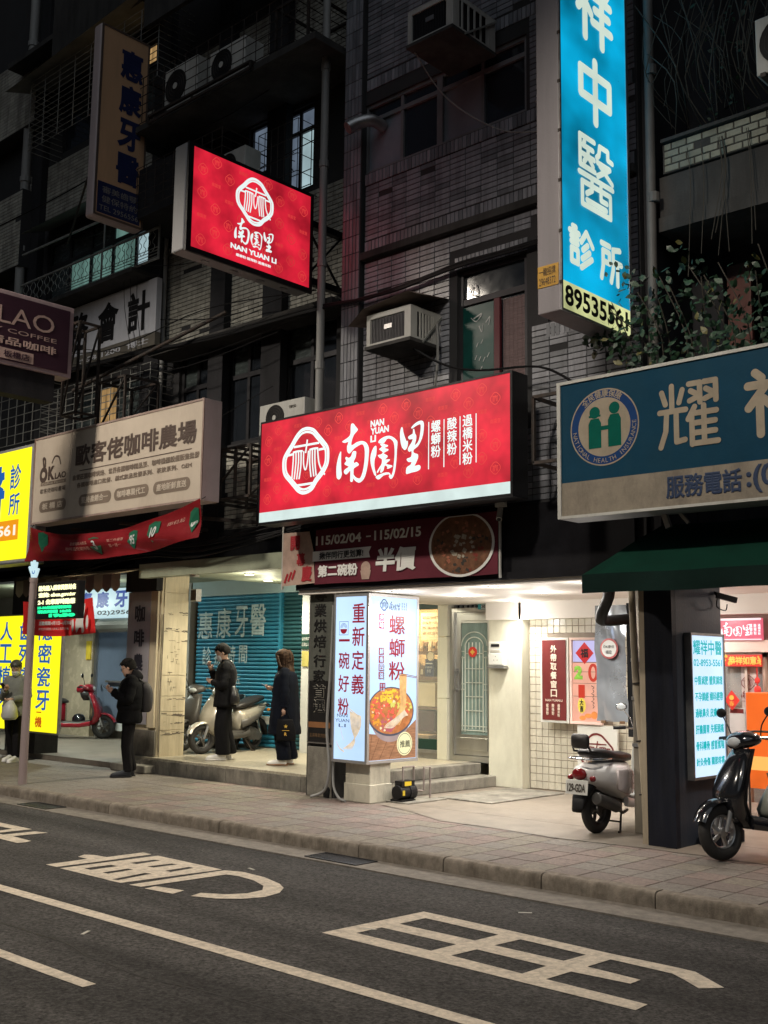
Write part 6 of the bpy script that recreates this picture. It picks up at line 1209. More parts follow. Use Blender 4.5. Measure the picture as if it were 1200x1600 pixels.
part('tall_loop', ppm, t, lambda m: m.tube([(-9.15, 10.34, .2), (-9.15, 10.34, .42), (-9.15, 10.54, .42), (-9.15, 10.54, .2)], .014, 8), smooth=True); part('side_loop', ppm, t, lambda m: m.tube([(-9.12, 10.5, .14), (-9.12, 10.66, .12), (-9.12, 10.70, .12), (-9.12, 10.70, .40), (-9.12, 10.82, .40), (-9.12, 10.82, .003)], .013, 8), smooth=True)
tag(MB().box(-9.3, -8.95, 10.2, 10.95, .003, .018).build('pump_slab', conc_m), 'thin concrete slab under the black pump', 'slab')
pipe('grey flexible conduit running down beside the black board', ((-9.96, 9.9, 2.4), (-9.97, 9.88, 1.6), (-10.0, 9.86, .9), (-9.93, 9.84, .4), (-9.98, 9.82, .12), (-10.15, 9.75, .03)), .018, pipe_m, False, 'conduit', 'pipe')
pipe('second flexible conduit curling on the pavement by the pillar', ((-9.94, 9.92, .6), (-9.9, 9.88, .3), (-9.84, 9.85, .14), (-9.72, 9.82, .04), (-9.6, 9.8, .02)), .016, pipe_m, False, 'conduit', 'pipe')
tag(MB().lofth([(-10.1, 10.05, .0, .10, .09), (-10.1, 10.05, .1, .11, .1), (-10.1, 10.05, .22, .06, .06)], 12).build('black_bag', blk_m, smooth=True), 'small black bundle on the ground by the black board', 'bundle')
# bamboo pole and weathered post by the dark pillar
bam = M('bamboo', (.40, .34, .25), .6, var=.25, scale=6, streak=4, dirt=(.15, .12, .08), dirt_amt=.5)
t = thing('bamboo_pole', 'weathered pale pole leaning against the dark pillar', 'pole', (-5.45, 9.68, 0)); part('pole', bam, t, lambda m: m.tube([(-5.60, 9.72, 2.5), (-5.56, 9.70, 1.6), (-5.50, 9.69, .9), (-5.445, 9.67, 0)], [.034, .036, .034, .036], 9), smooth=True); part('side_strip', bam, t, lambda m: m.box(-5.47, -5.41, 9.62, 9.66, .0, 2.5))
for z in (.45, .95, 1.5): part('tie', steel_m, t, lambda m: m.cyl((-5.47-z*.05, 9.69, z), (-5.472-z*.05, 9.69, z+.015), .042, n=10))
t = thing('weathered_post', 'grey weathered plank post held with metal straps behind the white scooter', 'post', (-5.8, 10.2, 0)); part('plank', M('grey_plank', (.27, .24, .19), .7, var=.3, scale=5, streak=5, dirt=(.12, .10, .07), dirt_amt=.5), t, lambda m: m.box(-5.9, -5.66, 10.22, 10.30, .003, 2.5), bevel=.006)
for z in (.86, 1.33, 1.72): part('strap', alu_m, t, lambda m: m.box(-5.905, -5.6, 10.205, 10.22, z, z+.035))
cable('thin black cable hanging down the weathered post', ((-5.86, 10.18, 2.45), (-5.87, 10.17, 1.8), (-5.84, 10.17, 1.35), (-5.76, 10.17, 1.1)), .009)
# green awning
gcan = M('green_canvas', (.003, .028, .018), .85, spec=.1, var=.25, scale=4, streak=2, bump=.3, bscale=200); gval = M('green_valance', (.006, .018, .015), .85, spec=.1, var=.25, scale=3)
aw = thing('green_awning', 'dark green canvas awning under the unlit clinic sign', 'awning', (-2, 9.4, 2.35)); m = MB(); R = []
for j, (y, z) in enumerate(((9.85, 3.06), (9.55, 2.9), (9.2, 2.69), (8.92, 2.52))): R.append([(-5.30-.36*j/3+(8.2+.0)*k/30*(1+.36*j/3/8.2), y+.006*sin(k*1.1), z-.012*sin(pi*(k % 6)/6)) for k in range(31)])
m.rings(R, closed=False); m.build('canopy', gcan, aw, smooth='all'); m = MB(); R = []
for j, z in enumerate((2.52, 2.43, 2.345)): R.append([(-5.66+k*.142, 8.915+.012*sin(k*.9)*j, z+.004*sin(k*.7)) for k in range(58)])
m.rings(R, closed=False); m.build('valance', gval, aw, smooth='all'); part('side_flap', gval, aw, lambda m: m.q((-5.66, 8.92, 2.52), (-5.64, 8.93, 2.35), (-5.5, 9.7, 2.42), (-5.32, 9.85, 3.06)))
part('frame', steel_m, aw, lambda m: (m.bar((-5.6, 8.94, 2.5), (2.5, 8.94, 2.5), .025), *[m.bar((x, 8.94, 2.5), (x+.1, 9.85, 3.0), .025) for x in (-5.5, -4.2, -2.9)]))
part('sign_stay', alu_m, cs, lambda m: (m.bar((-4.95, 9.3, 2.95), (-5.0, 9.3, 3.1), .05), m.bar((-4.75, 9.3, 2.98), (-4.85, 9.3, 3.1), .03)))
# striped canopy on the left
strc = M('striped_cream', (.42, .34, .19), .7, var=.15); strb = M('striped_brown', (.20, .13, .08), .7, var=.2); can = thing('scalloped_awning', 'old cream and brown scalloped awning over the red scooter bay', 'awning', (-15, 9.6, 2.8))
for k in range(13):
    x = -17.2+k*.235; mt = strc if k % 2 == 0 else strb; m = MB(); dz = [0, -.05, -.075, -.05, 0]
    m.rings([[(x+i*.0587, 10.3, 3.15) for i in range(5)], [(x+i*.0587, 9.55-.01*abs(i-2), 2.98) for i in range(5)], [(x+i*.0587, 9.53, 2.78+dz[i]) for i in range(5)]], closed=False); m.build('stripe', mt, can, smooth='all')
# red sagging banner
rb = thing('sagging_banner', 'creased red banner with green price shields sagging under the beige coffee sign', 'banner', (-13.7, 8.95, 3.2)); rv = M('red_banner_vinyl', (.20, .014, .018), .22, var=.12, scale=4, bump=.3, bscale=7)
top = CR([(-15.78, 3.74), (-14.92, 3.57), (-13.65, 3.53), (-12.60, 3.61), (-11.50, 3.80)], 8); bot = CR([(-15.95, 3.21), (-14.65, 3.16), (-13.5, 3.14), (-12.6, 3.18), (-11.55, 3.29)], 8)
def bpt(s, v):
    i = s*(len(top)-1); k = min(int(i), len(top)-2); f = i-k; a = [top[k][q]*(1-f)+top[k+1][q]*f for q in (0, 1)]; b = [bot[k][q]*(1-f)+bot[k+1][q]*f for q in (0, 1)]
    fold = .035*sin(v*7+abs(s-.5)*9)*(1-abs(2*s-1)**3)+.03*sin(s*19+v*4)
    return (b[0]*(1-v)+a[0]*v, 8.95+fold, b[1]*(1-v)+a[1]*v)
m = MB(); m.rings([[bpt(s/48, v/14) for s in range(49)] for v in range(15)], closed=False); m.build('sheet', rv, rb, smooth='all')
def BM(u, v, w=0):
    p = bpt(u, v); return (p[0], p[1]-w-.002, p[2])
shg = M('shield_green', (.012, .11, .06), .4); m = MB()
for s, v in ((.13, .62), (.43, .48), (.64, .5), (.77, .55), (.955, .5)): P = [(s-.028, v+.28), (s, v+.34), (s+.028, v+.28), (s+.03, v-.05), (s, v-.33), (s-.03, v-.05)]; m.plate([P], BM, .006)
m.build('shields', shg, rb); m = MB()
for t_, s, v, w_ in (('3', .43, .33, .018), ('95', .64, .33, .03), ('10', .77, .38, .03), ('88', .955, .33, .036)): txt(m, t_, s-w_/2, v, s+w_/2, v+.34, BM, bold=.03, w=.010, slant=.0)
m.build('digits', white_m, rb); part('small_lettering', M('pinkish_print', (.5, .25, .2), .5), rb, lambda m: (txt(m, '歡慶開幕消費滿', .28, .55, .39, .68, BM, w=.006), txt(m, '咖啡豆任選特價', .26, .35, .39, .48, BM, w=.006), txt(m, '第二件優惠', .50, .55, .585, .66, BM, w=.006), txt(m, '買一送一', .50, .36, .57, .48, BM, w=.006), txt(m, '即日起', .83, .58, .90, .7, BM, w=.006)))
part('cord', steel_m, rb, lambda m: (m.tube([(-15.8, 8.95, 3.72), (-15.85, 9.05, 3.82)], .006, 5), m.tube([(-11.5, 8.95, 3.79), (-11.55, 9.05, 3.84)], .006, 5)))
# bus pole with LED board, hand plate and small banner
bp = thing('bus_pole', 'slim pinkish grey bus stop pole with a glowing hand plate on top', 'pole', (-13.97, 8.0, 0)); pg = M('pink_grey_paint', (.33, .26, .25), .5, var=.12, streak=5)
part('shaft', pg, bp, lambda m: m.tube([(-13.97, 8.0, 0), (-13.97, 8.0, 1.3), (-13.97, 8.0, 2.78)], [.058, .054, .05], 16), smooth=True); part('collar', pg, bp, lambda m: m.cyl((-13.97, 8, 2.74), (-13.97, 8, 2.80), .056, n=16)); hnd = E('hand_plate_glow', (.62, .85, .92), .85); F = PY(7.99)
def hand_shape():
    fs = ((-.075, .10, 125, .10), (-.045, .135, 108, .12), (-.01, .145, 92, .12), (.028, .13, 76, .11)); P = [(-.055, 0), (-.075, .06)]
    for bx, bz, a, l in fs:
        d = (cos(rad(a)), sin(rad(a))); n = (-d[1], d[0]); w_ = .017
        P += [(bx+n[0]*w_, bz-.02+n[1]*w_), (bx+d[0]*l+n[0]*w_*.8, bz-.02+d[1]*l+n[1]*w_*.8), (bx+d[0]*l-n[0]*w_*.8, bz-.02+d[1]*l-n[1]*w_*.8), (bx-n[0]*w_, bz-.02+n[1]*w_*-1)]
    P += [(.055, .08), (.10, .13), (.115, .115), (.065, .02), (.045, 0)]; return P
part('hand_plate', hnd, bp, lambda m: m.plate([[(-13.97+p[0], 2.80+p[1]) for p in hand_shape()]], F, 0, -.03)); part('hand_emblem', yb, bp, lambda m: stroke(m, [(-14.0, 2.90), (-13.99, 2.87), (-13.965, 2.86), (-13.94, 2.87), (-13.93, 2.90)], .014, F, h=.004))
ld = thing('led_display', 'LED display board with yellow and green running text beside the bus pole', 'display', (-13.35, 8.0, 2.24)); part('case', blk_m, ld, lambda m: m.box(-13.86, -12.80, 7.99, 8.09, 2.22, 2.72), bevel=.008); F = PY(7.989); part('bracket', steel_m, ld, lambda m: m.box(-13.93, -13.86, 8.0, 8.06, 2.4, 2.5))
m = MB(); 
for k, s in enumerate(('請先輸入乘車資訊站名', '查詢: ebus.gov.tw', '2-1 公車即時動態')): txt(m, s, -13.80, 2.60-k*.095, -12.86, 2.68-k*.095, F, bold=.07, dep=.001)
m.build('yellow_rows', E('led_yellow', (1, .98, .55), 1.4), ld); m = MB()
for k, s in enumerate(('15-30分鐘即將進站', '現在時間 18:58', '      19:30')): txt(m, s, -13.80+.3*(k == 2), 2.35-k*.055, -12.95+.1*(k == 2), 2.40-k*.055, F, bold=.09, dep=.001)
m.build('green_rows', E('led_green', (.02, .95, .35), 1.3), ld)
sb = thing('small_red_banner', 'small bright red banner with a white animal drawing behind the LED display', 'banner', (-14.2, 8.6, 2.04)); rbm = M('bright_red_vinyl', (.75, .03, .03), .45, var=.1); m = MB(); R = []
for j in range(7): R.append([(-15.25+k*.16-.012*j, 8.6+.02*sin(k*1.2+j*.3), 2.05+j*.082-.04*sin(pi*k/12)) for k in range(13)])
m.rings(R, closed=False); m.build('sheet', rbm, sb, smooth='all'); F = PY(8.575); m = MB()
m.plate([CR([(-13.74, 2.05), (-13.78, 2.2), (-13.72, 2.38), (-13.73, 2.46), (-13.69, 2.41), (-13.60, 2.42), (-13.55, 2.47), (-13.55, 2.36), (-13.58, 2.2), (-13.54, 2.08), (-13.6, 2.05), (-13.62, 2.12), (-13.68, 2.12)], 2, True)], F, .004); disc(m, (-13.48, 2.2), .035, F, .005, 12, .1); disc(m, (-13.84, 2.16), .03, F, .005, 12, .09); m.build('animal_drawing', whv, sb)
part('lettering', whv, sb, lambda m: (txt(m, '活動期間:4月1日~4月30日', -14.75, 2.17, -13.85, 2.23, F, bold=.04), txt(m, '詳情請洽服務人員或上官網查詢', -14.75, 2.10, -13.95, 2.135, F), txt(m, '好康', -13.80, 2.33, -13.72, 2.47, F) if 0 else None))
# creepers
leaf = [M('creeper_leaf_%d' % i, c, .5, var=.3, scale=9, bump=0) for i, c in enumerate(((.014, .042, .020), (.026, .064, .03), (.10, .09, .02)))]; twig = M('dry_twig', (.06, .052, .04), .8)
def leaves(mb, c, s):
    n = Vector((random.gauss(0, 1), random.gauss(-.8, .6), random.gauss(.5, .6))).normalized(); a = n.orthogonal().normalized(); a.rotate(Matrix.Rotation(random.uniform(0, 6.28), 3, n)); b = n.cross(a); c = Vector(c)
    mb.q(c-a*s, c-a*s*.35+b*s*.55+n*s*.1, c+a*s*.4+b*s*.45, c+a*s, c+a*s*.4-b*s*.45, c-a*s*.35-b*s*.55+n*s*.1)
random.seed(17)
pl_ = thing('creeper_plant', 'leafy dark green creeper growing over the top of the unlit clinic sign', 'plant', (-5, 9.5, 4.4)); ms = [MB() for _ in leaf]
for k in range(1250):
    t_ = random.random(); x = -5.75+random.random()**1.3*2.6; top_ = 5.55-abs(x+5.0)*.28+.15*sin(x*9); z = 4.42+(top_-4.42)*random.random()**1.4
    if x < -5.45:
        if random.random() < .55: continue
        z = 4.75+random.random()*.25
    leaves(ms[0 if random.random() < .6 else (1 if random.random() < .85 else 2)], (x, 9.05+random.random()*.6, z), random.uniform(.025, .055))
for i, mm in enumerate(ms): tag(mm.build('foliage', leaf[i], pl_), kind='stuff')
m = MB()
for k in range(16): x = -5.5+k*.13; m.tube(CR([(x, 9.5, 4.4), (x+random.uniform(-.1, .1), 9.4, 4.8), (x+random.uniform(-.25, .1), 9.2, 5.1+random.random()*.4)], 3), .006, 4)
m.build('stems', twig, pl_)
dv2 = thing('dry_creeper', 'dry bare creeper twigs hanging above the pale brick band', 'plant', (-4.6, 9.8, 7.1)); m = MB()
for k in range(70):
    x = -5.2+random.random()*1.9; z = 7.1+random.random()*.5; m.tube(CR([(x, 9.8+random.random()*.5, z), (x+random.uniform(-.2, .2), 9.7, z+.4), (x+random.uniform(-.4, .4), 9.7+random.random()*.2, z+.6+random.random()*1.0)], 3), random.uniform(.003, .007), 4)
for k in range(10): x = -5.1+random.random()*1.3; m.tube(CR([(x, 9.85, 6.9), (x+.03, 9.84, 6.5), (x+random.uniform(-.1, .1), 9.8, 5.9-random.random()*.4)], 3), .004, 4)
m.build('twigs', twig, dv2); m = MB()
for k in range(260): leaves(m, (-5.0+random.random()*1.7, 9.9+random.random()*.6, 7.1+random.random()*1.5), random.uniform(.02, .05))
tag(m.build('foliage', leaf[0], dv2), kind='stuff')
# litter on the road
random.seed(8); lit_m = M('litter', (.45, .43, .38), .7)
for x, y in ((-4.9, 6.9), (-7.6, 6.6), (-5.35, 5.72), (-6.6, 4.3), (-9.2, 7.45), (-3.5, 4.4)):
    m = MB(); a = random.random()*3; m.box(-.05, .05, -.012, .012, 0, .004); m.xf(Matrix.Translation((x, y, -.129)) @ Matrix.Rotation(a, 4, 'Z')); tag(m.build('litter_scrap', lit_m), 'tiny pale scrap of litter on the asphalt', 'litter', 'scraps of litter on the road')
# ================================================================ scooters
chrome = M('chrome', (.75, .75, .75), .12, metal=1, var=.05); eng_m = M('engine_grey', (.12, .115, .11), .5, metal=.5, var=.3); seat_m = M('seat_vinyl', (.022, .02, .02), .42, var=.2, bump=.2); lampg = M('lamp_glass', (.55, .58, .6), .08, var=.05); taill = M('tail_red', (.20, .012, .015), .12, var=.1); orl = M('indicator_amber', (.55, .2, .03), .2); platem = M('plate_white', (.66, .66, .62), .4, var=.03); tyre_m = rubber_m
def scooter(label, loc, rz, body, panel, inner, retro=False, backrest=False, plate=None, steer=0, stand='centre', lean=0, mirrors=True, extras=None, s=1.0):
    t = thing('scooter', label, 'scooter', loc, rz, 'parked scooters', local=True); t.scale = (s, s, s); t.rotation_euler = (rad(lean), 0, rz)
    S = Matrix.Translation((.5, 0, .6)) @ Matrix.Rotation(rad(steer), 4, 'Z') @ Matrix.Translation((-.5, 0, -.6))
    def wheel(x, nm, X=None):
        w = MB(); w.torus((x, 0, .235), .185, .052, 'y', 36, 12, 1.0)
        if X: w.xf(X)
        w = w.build(nm, tyre_m, t, smooth='all')
        m = MB(); m.torus((x, 0, .235), .137, .014, 'y', 30, 8, 2.2); m.cyl((x, -.045, .235), (x, .045, .235), .04, n=14)
        for k in range(5): a = k*2*pi/5+.3; m.bar((x+.03*cos(a), 0, .235+.03*sin(a)), (x+.135*cos(a+.25), 0, .235+.135*sin(a+.25)), .022, .03)
        if X: m.xf(X)
        m.build('rim', alu_m if body is bk_b else eng_m, w, smooth=True); return w
    wheel(-.60, 'rear_wheel'); fwh = wheel(.66, 'front_wheel', S)
    m = MB(); R = []
    for i in range(9): a = rad(20+i*17); R.append([(.66+.265*cos(a)*k_, y, .235+.265*sin(a)*k_) for y, k_ in ((-.075, .93), (-.06, 1.02), (0, 1.06), (.06, 1.02), (.075, .93))])
    m.rings(R, closed=False); m.xf(S); m.build('front_fender', body if not extras == 'black' else body, t, smooth='all')
    m = MB()
    for y in (-.07, .07): m.tube([(.66, y, .235), (.60, y, .40), (.56, y*.8, .56)], [.018, .022, .022], 8)
    m.xf(S); m.build('fork', alu_m if not retro else eng_m, t, smooth=True)
    # leg shield, lofted in horizontal rings
    if retro: secs = [(.40, 0, .30, .08, .17), (.44, 0, .36, .08, .19), (.47, 0, .48, .075, .215), (.46, 0, .62, .065, .21), (.42, 0, .76, .055, .17), (.37, 0, .88, .06, .10), (.34, 0, .95, .06, .07)]
    else: secs = [(.42, 0, .27, .07, .10), (.50, 0, .36, .09, .15), (.545, 0, .47, .085, .19), (.535, 0, .58, .075, .205), (.49, 0, .70, .065, .19), (.43, 0, .82, .06, .15), (.37, 0, .92, .06, .10)]
    part('front_shield', body, t, lambda m: m.lofth(secs, 22, 2.6), smooth='all')
    part('inner_shield', inner, t, lambda m: m.lofth([(c_-.045, 0, z, rx*.7, ry*.93) for c_, _, z, rx, ry in secs[1:]], 18, 3), smooth='all')
    part('floorboard', inner, t, lambda m: m.loft([(-.16, 0, .31, .17, .045), (-.05, 0, .295, .185, .045), (.2, 0, .29, .18, .045), (.40, 0, .31, .16, .06)], 18, 4), smooth='all')
    part('side_skirt', body if retro else panel, t, lambda m: (m.loft([(-.30, .165, .30, .03, .05), (-.1, .185, .265, .028, .04), (.2, .18, .262, .028, .04), (.42, .15, .30, .03, .05)], 10, 3), m.loft([(-.30, -.165, .30, .03, .05), (-.1, -.185, .265, .028, .04), (.2, -.18, .262, .028, .04), (.42, -.15, .30, .03, .05)], 10, 3)), smooth='all')
    if retro: B = [(-.10, 0, .50, .11, .19), (-.18, 0, .50, .17, .20), (-.34, 0, .52, .225, .19), (-.52, 0, .55, .235, .165), (-.68, 0, .575, .20, .13), (-.80, 0, .59, .14, .10), (-.88, 0, .60, .07, .06)]
    else: B = [(-.10, 0, .50, .12, .19), (-.2, 0, .52, .16, .18), (-.36, 0, .57, .185, .145), (-.54, 0, .63, .18, .11), (-.72, 0, .69, .14, .085), (-.86, 0, .735, .09, .055), (-.93, 0, .755, .05, .03)]
    part('rear_body', body, t, lambda m: m.loft(B, 24, 2.5), smooth='all')
    if not retro:
        for y in (-1, 1): part('side_panel', panel, t, lambda m: m.loft([(-.12, y*.135, .44, .03, .07), (-.3, y*.172, .49, .03, .06), (-.5, y*.183, .56, .024, .045), (-.66, y*.16, .62, .02, .03)], 10, 2.2), smooth='all')
    zz = 0 if retro else .03
    part('seat', seat_m, t, lambda m: m.loft([(-.06, 0, .715, .08, .02), (-.12, 0, .735, .125, .045), (-.25, 0, .745+zz*.3, .15, .055), (-.42, 0, .755+zz, .15, .055), (-.58, 0, .785+zz*1.5, .145, .055), (-.74, 0, .80+zz*2, .12, .045), (-.84, 0, .805+zz*2, .06, .02)], 20, 3), smooth='all')
    # handlebar group
    m = MB(); m.loft([(.20, 0, .985, .07, .04), (.26, 0, 1.0, .15, .06), (.33, 0, 1.0, .17, .075), (.40, 0, .985, .13, .07), (.45, 0, .965, .07, .045)] if not retro else [(.24, 0, .97, .06, .04), (.29, 0, .985, .11, .06), (.35, 0, .985, .11, .075), (.41, 0, .975, .085, .065), (.43, 0, .97, .06, .05)], 20, 2.3); m.xf(S); hc = m.build('handlebar_cover', body, t, smooth='all')
    m = MB(); m.ell((.425 if not retro else .42, 0, .975), (.05, .085, .048), 16, 8); m.xf(S); m.build('headlight', lampg, hc, smooth='all')
    m = MB()
    for y in (-1, 1): m.tube([(.30, y*.10, 1.0), (.27, y*.22, 1.015), (.235, y*.36, 1.01)], .012, 8)
    m.xf(S); m.build('handlebar', chrome, t, smooth=True)
    for y in (-1, 1):
        m = MB(); m.tube([(.262, y*.24, 1.016), (.235, y*.37, 1.01)], [.018, .018], 10); m.xf(S); m.build('grip', blk_m, t, smooth=True)
        m = MB(); m.tube([(.30, y*.18, 1.01), (.315, y*.25, 1.0), (.28, y*.36, .995)], .006, 6); m.xf(S); m.build('brake_lever', chrome, t)
        if mirrors:
            m = MB(); m.tube(CR([(.29, y*.17, 1.03), (.30, y*.2, 1.12), (.29, y*.26, 1.20)], 3), .006, 6); m.ell((.285, y*.285, 1.235), (.015, .062, .042), 14, 8); m.xf(S); mi = m.build('mirror', chrome if retro else blk_m, t, smooth=True)
            m = MB(); m.ell((.272, y*.285, 1.235), (.006, .052, .034), 14, 6); m.xf(S); m.build('mirror_glass', lampg, mi, smooth='all')
        m = MB(); m.ell((.50 if not retro else .47, y*.13, .70), (.035, .03, .028), 10, 6); m.build('front_indicator', lampg if not retro else orl, t, smooth='all')
    part('engine', eng_m, t, lambda m: (m.loft([(-.22, 0, .27, .07, .06), (-.35, .02, .29, .11, .09), (-.5, .05, .30, .10, .09), (-.6, .07, .27, .07, .07), (-.72, .07, .25, .05, .05)], 12, 3), m.cyl((-.36, .07, .28), (-.36, .14, .28), .085, n=18), m.cyl((-.60, .06, .245), (-.60, .13, .245), .08, n=18), m.box(-.60, -.36, .08, .135, .18, .33)), bevel=.004)
    part('exhaust', eng_m, t, lambda m: m.tube(CR([(-.15, -.08, .20), (-.32, -.13, .19), (-.42, -.15, .24), (-.56, -.165, .29), (-.80, -.17, .36), (-.86, -.17, .375)], 4), [.016]*5+[.02]*3+[.035]*2+[.06]*10+[.045], 12), smooth='all')
    part('shock_absorber', chrome, t, lambda m: m.tube([(-.66, .11, .28), (-.56, .12, .52)], .024, 8))
    part('rear_fender', blk_m, t, lambda m: (m.loft([(-.70, 0, .50, .08, .05), (-.82, 0, .44, .085, .06), (-.92, 0, .34, .075, .06), (-.95, 0, .26, .06, .03)], 12, 4)), smooth='all')
    part('tail_lamp', taill, t, lambda m: (m.ell((-.90, 0, .60), (.035, .085, .06), 16, 8) if retro else m.ell((-.93, 0, .735), (.04, .075, .03), 14, 8)), smooth='all')
    for y in (-1, 1): part('rear_indicator', taill if retro else orl, t, lambda m: m.ell((-.86, y*.13, .56 if retro else .66), (.03, .035, .03), 10, 6), smooth='all')
    pm = MB(); pm.rings([[(-.955, -.13, .405), (-.955, .13, .405), (-.935, .13, .545), (-.935, -.13, .545)], [(-.962, -.13, .405), (-.962, .13, .405), (-.942, .13, .545), (-.942, -.13, .545)]]); pt = pm.build('licence_plate', platem, t, bevel=.003)
    F = lambda u, v, w=0: (-.9635+(v-.405)*.1429-w, -u, v); part('plate_lettering', ink_m, pt, lambda m: txt(m, plate or 'MQK-7152', -.105, .43, .105, .51, F, bold=.03))
    if stand == 'centre': part('centre_stand', steel_m, t, lambda m: (m.bar((-.28, .09, .2), (-.40, .15, .01), .02), m.bar((-.28, -.09, .2), (-.40, -.15, .01), .02), m.bar((-.35, .12, .1), (-.35, -.12, .1), .016), m.bar((-.40, .15, .012), (-.46, .17, .012), .02), m.bar((-.40, -.15, .012), (-.46, -.17, .012), .02)))
    else: part('side_stand', steel_m, t, lambda m: (m.bar((-.05, .14, .24), (.02, .26, .02), .02), m.box(-.02, .06, .23, .28, .0, .015)))
    part('grab_rail', chrome if retro else blk_m, t, lambda m: m.tube(CR([(-.55, .15, .74), (-.72, .17, .745), (-.90, .12, .75), (-.93, 0, .75), (-.90, -.12, .75), (-.72, -.17, .745), (-.55, -.15, .74)], 4), .011, 8), smooth=True)
    if backrest:
        b = part('backrest_frame', blk_m, t, lambda m: (m.tube([(-.62, .10, .80), (-.84, .10, .82), (-.88, .09, .88)], .011, 8), m.tube([(-.62, -.10, .80), (-.84, -.10, .82), (-.88, -.09, .88)], .011, 8)), smooth=True)
        part('backrest', seat_m, t, lambda m: m.loft([(-.90, 0, .92, .09, .065), (-.88, 0, .92, .11, .075), (-.86, 0, .92, .09, .06)], 18, 4), smooth='all')
    return t
wh_b = M('scooter_ivory', (.86, .84, .82), .3, var=.04, coat=.2, bump=0); bk_b = M('scooter_black', (.012, .013, .016), .14, var=.1, coat=.8, bump=0); rd_b = M('scooter_red', (.30, .010, .022), .2, var=.08, coat=.6, bump=0); sv_b = M('scooter_champagne', (.42, .39, .33), .25, metal=.3, var=.06, coat=.5, bump=0); gy_b = M('scooter_dark_grey', (.07, .065, .06), .4, var=.15, bump=0); pkw = M('scooter_pinkish_white', (.60, .53, .52), .25, var=.05, bump=0); cheek = M('scooter_silver_floor', (.32, .33, .32), .35, var=.1)
t = scooter('ivory retro scooter with black backrest and number plate parked under the white ceiling', (-6.15, 10.52, .003), rad(89), wh_b, wh_b, cheek, retro=True, backrest=True, plate='129-GDA', steer=24)
part('cheek_panel', pkw, t, lambda m: m.loft([(-.22, -.185, .50, .03, .12), (-.4, -.225, .52, .03, .13), (-.56, -.232, .54, .02, .10)], 14, 3), smooth='all')  # pink light of the shop put into this side's colour
t = scooter('glossy black scooter with side stand down beside the pale blue pillar lightbox', (-4.20, 9.92, .003), rad(-122), bk_b, bk_b, blk_m, steer=12, stand='side', lean=4, s=1.03)
part('sticker', pkw, t, lambda m: m.plate([[(.0, 0), (.03, .01), (.04, -.02), (.02, -.05), (.0, -.03)]], lambda u, v, w=0: (.545+.02, .13+u, .55+v)))
scooter('red scooter parked by the grey double door behind the man on his phone', (-20.45, 12.72, .085), rad(45), rd_b, rd_b, gy_b, steer=-6, s=1.04)
scooter('champagne scooter behind the masked man on the raised platform', (-14.28, 11.86, .225), rad(-78), sv_b, gy_b, gy_b, steer=-20)
scooter('dark grey scooter half hidden by the stone pillar', (-15.05, 12.05, .225), rad(-80), gy_b, sv_b, gy_b, steer=10)
# bits on the scooters
def bag(name, label, cat, secs, mat, loc, handle=None, hm=None):
    t = thing(name, label, cat, loc); part('body', mat, t, lambda m: m.lofth([(loc[0]+a, loc[1]+b, loc[2]+c_, d, e) for a, b, c_, d, e in secs], 14), smooth='all')
    if handle: part('strap', hm or mat, t, lambda m: m.tube(CR([(loc[0]+a, loc[1]+b, loc[2]+c_) for a, b, c_ in handle], 4), .008, 6), smooth=True)
    return t
bag('black_helmet', 'shiny black helmet on the floor of the red scooter', 'helmet', [(0, 0, 0, .10, .10), (0, 0, .06, .135, .13), (0, 0, .14, .13, .125), (0, 0, .20, .09, .09), (0, 0, .225, .02, .02)], bk_b, (-20.33, 12.84, .37))
bag('hand_muff', 'crumpled black cover hanging on the red scooter handlebar', 'cover', [(0, 0, 0, .06, .08), (0, .02, .07, .12, .15), (0, 0, .15, .13, .16), (0, 0, .22, .05, .06)], seat_m, (-20.22, 12.95, .86))
bag('red_helmet', 'red and white helmet on the red scooter mirror', 'helmet', [(0, 0, 0, .08, .08), (0, 0, .05, .1, .1), (0, 0, .11, .095, .09), (0, 0, .16, .03, .03)], rd_b, (-20.3, 12.85, 1.02))
bag('cloth_gloves', 'tan glove hanging inside the leg shield of the red scooter', 'glove', [(0, 0, 0, .03, .04), (0, .02, .1, .05, .06), (0, 0, .2, .04, .05), (.0, -.03, .28, .02, .03)], M('tan_cloth', (.42, .30, .17), .8), (-20.12, 13.03, .52))
bag('grey_carrier_bag', 'grey plastic bag hanging inside the black scooter leg shield', 'bag', [(0, 0, 0, .10, .13), (0, 0, .06, .12, .15), (0, 0, .16, .08, .10), (0, 0, .28, .02, .02)], M('grey_plastic_bag', (.25, .26, .22), .4), (-4.28, 9.80, .36), [(0, 0, .27), (-.02, -.02, .38), (0, .0, .27)])

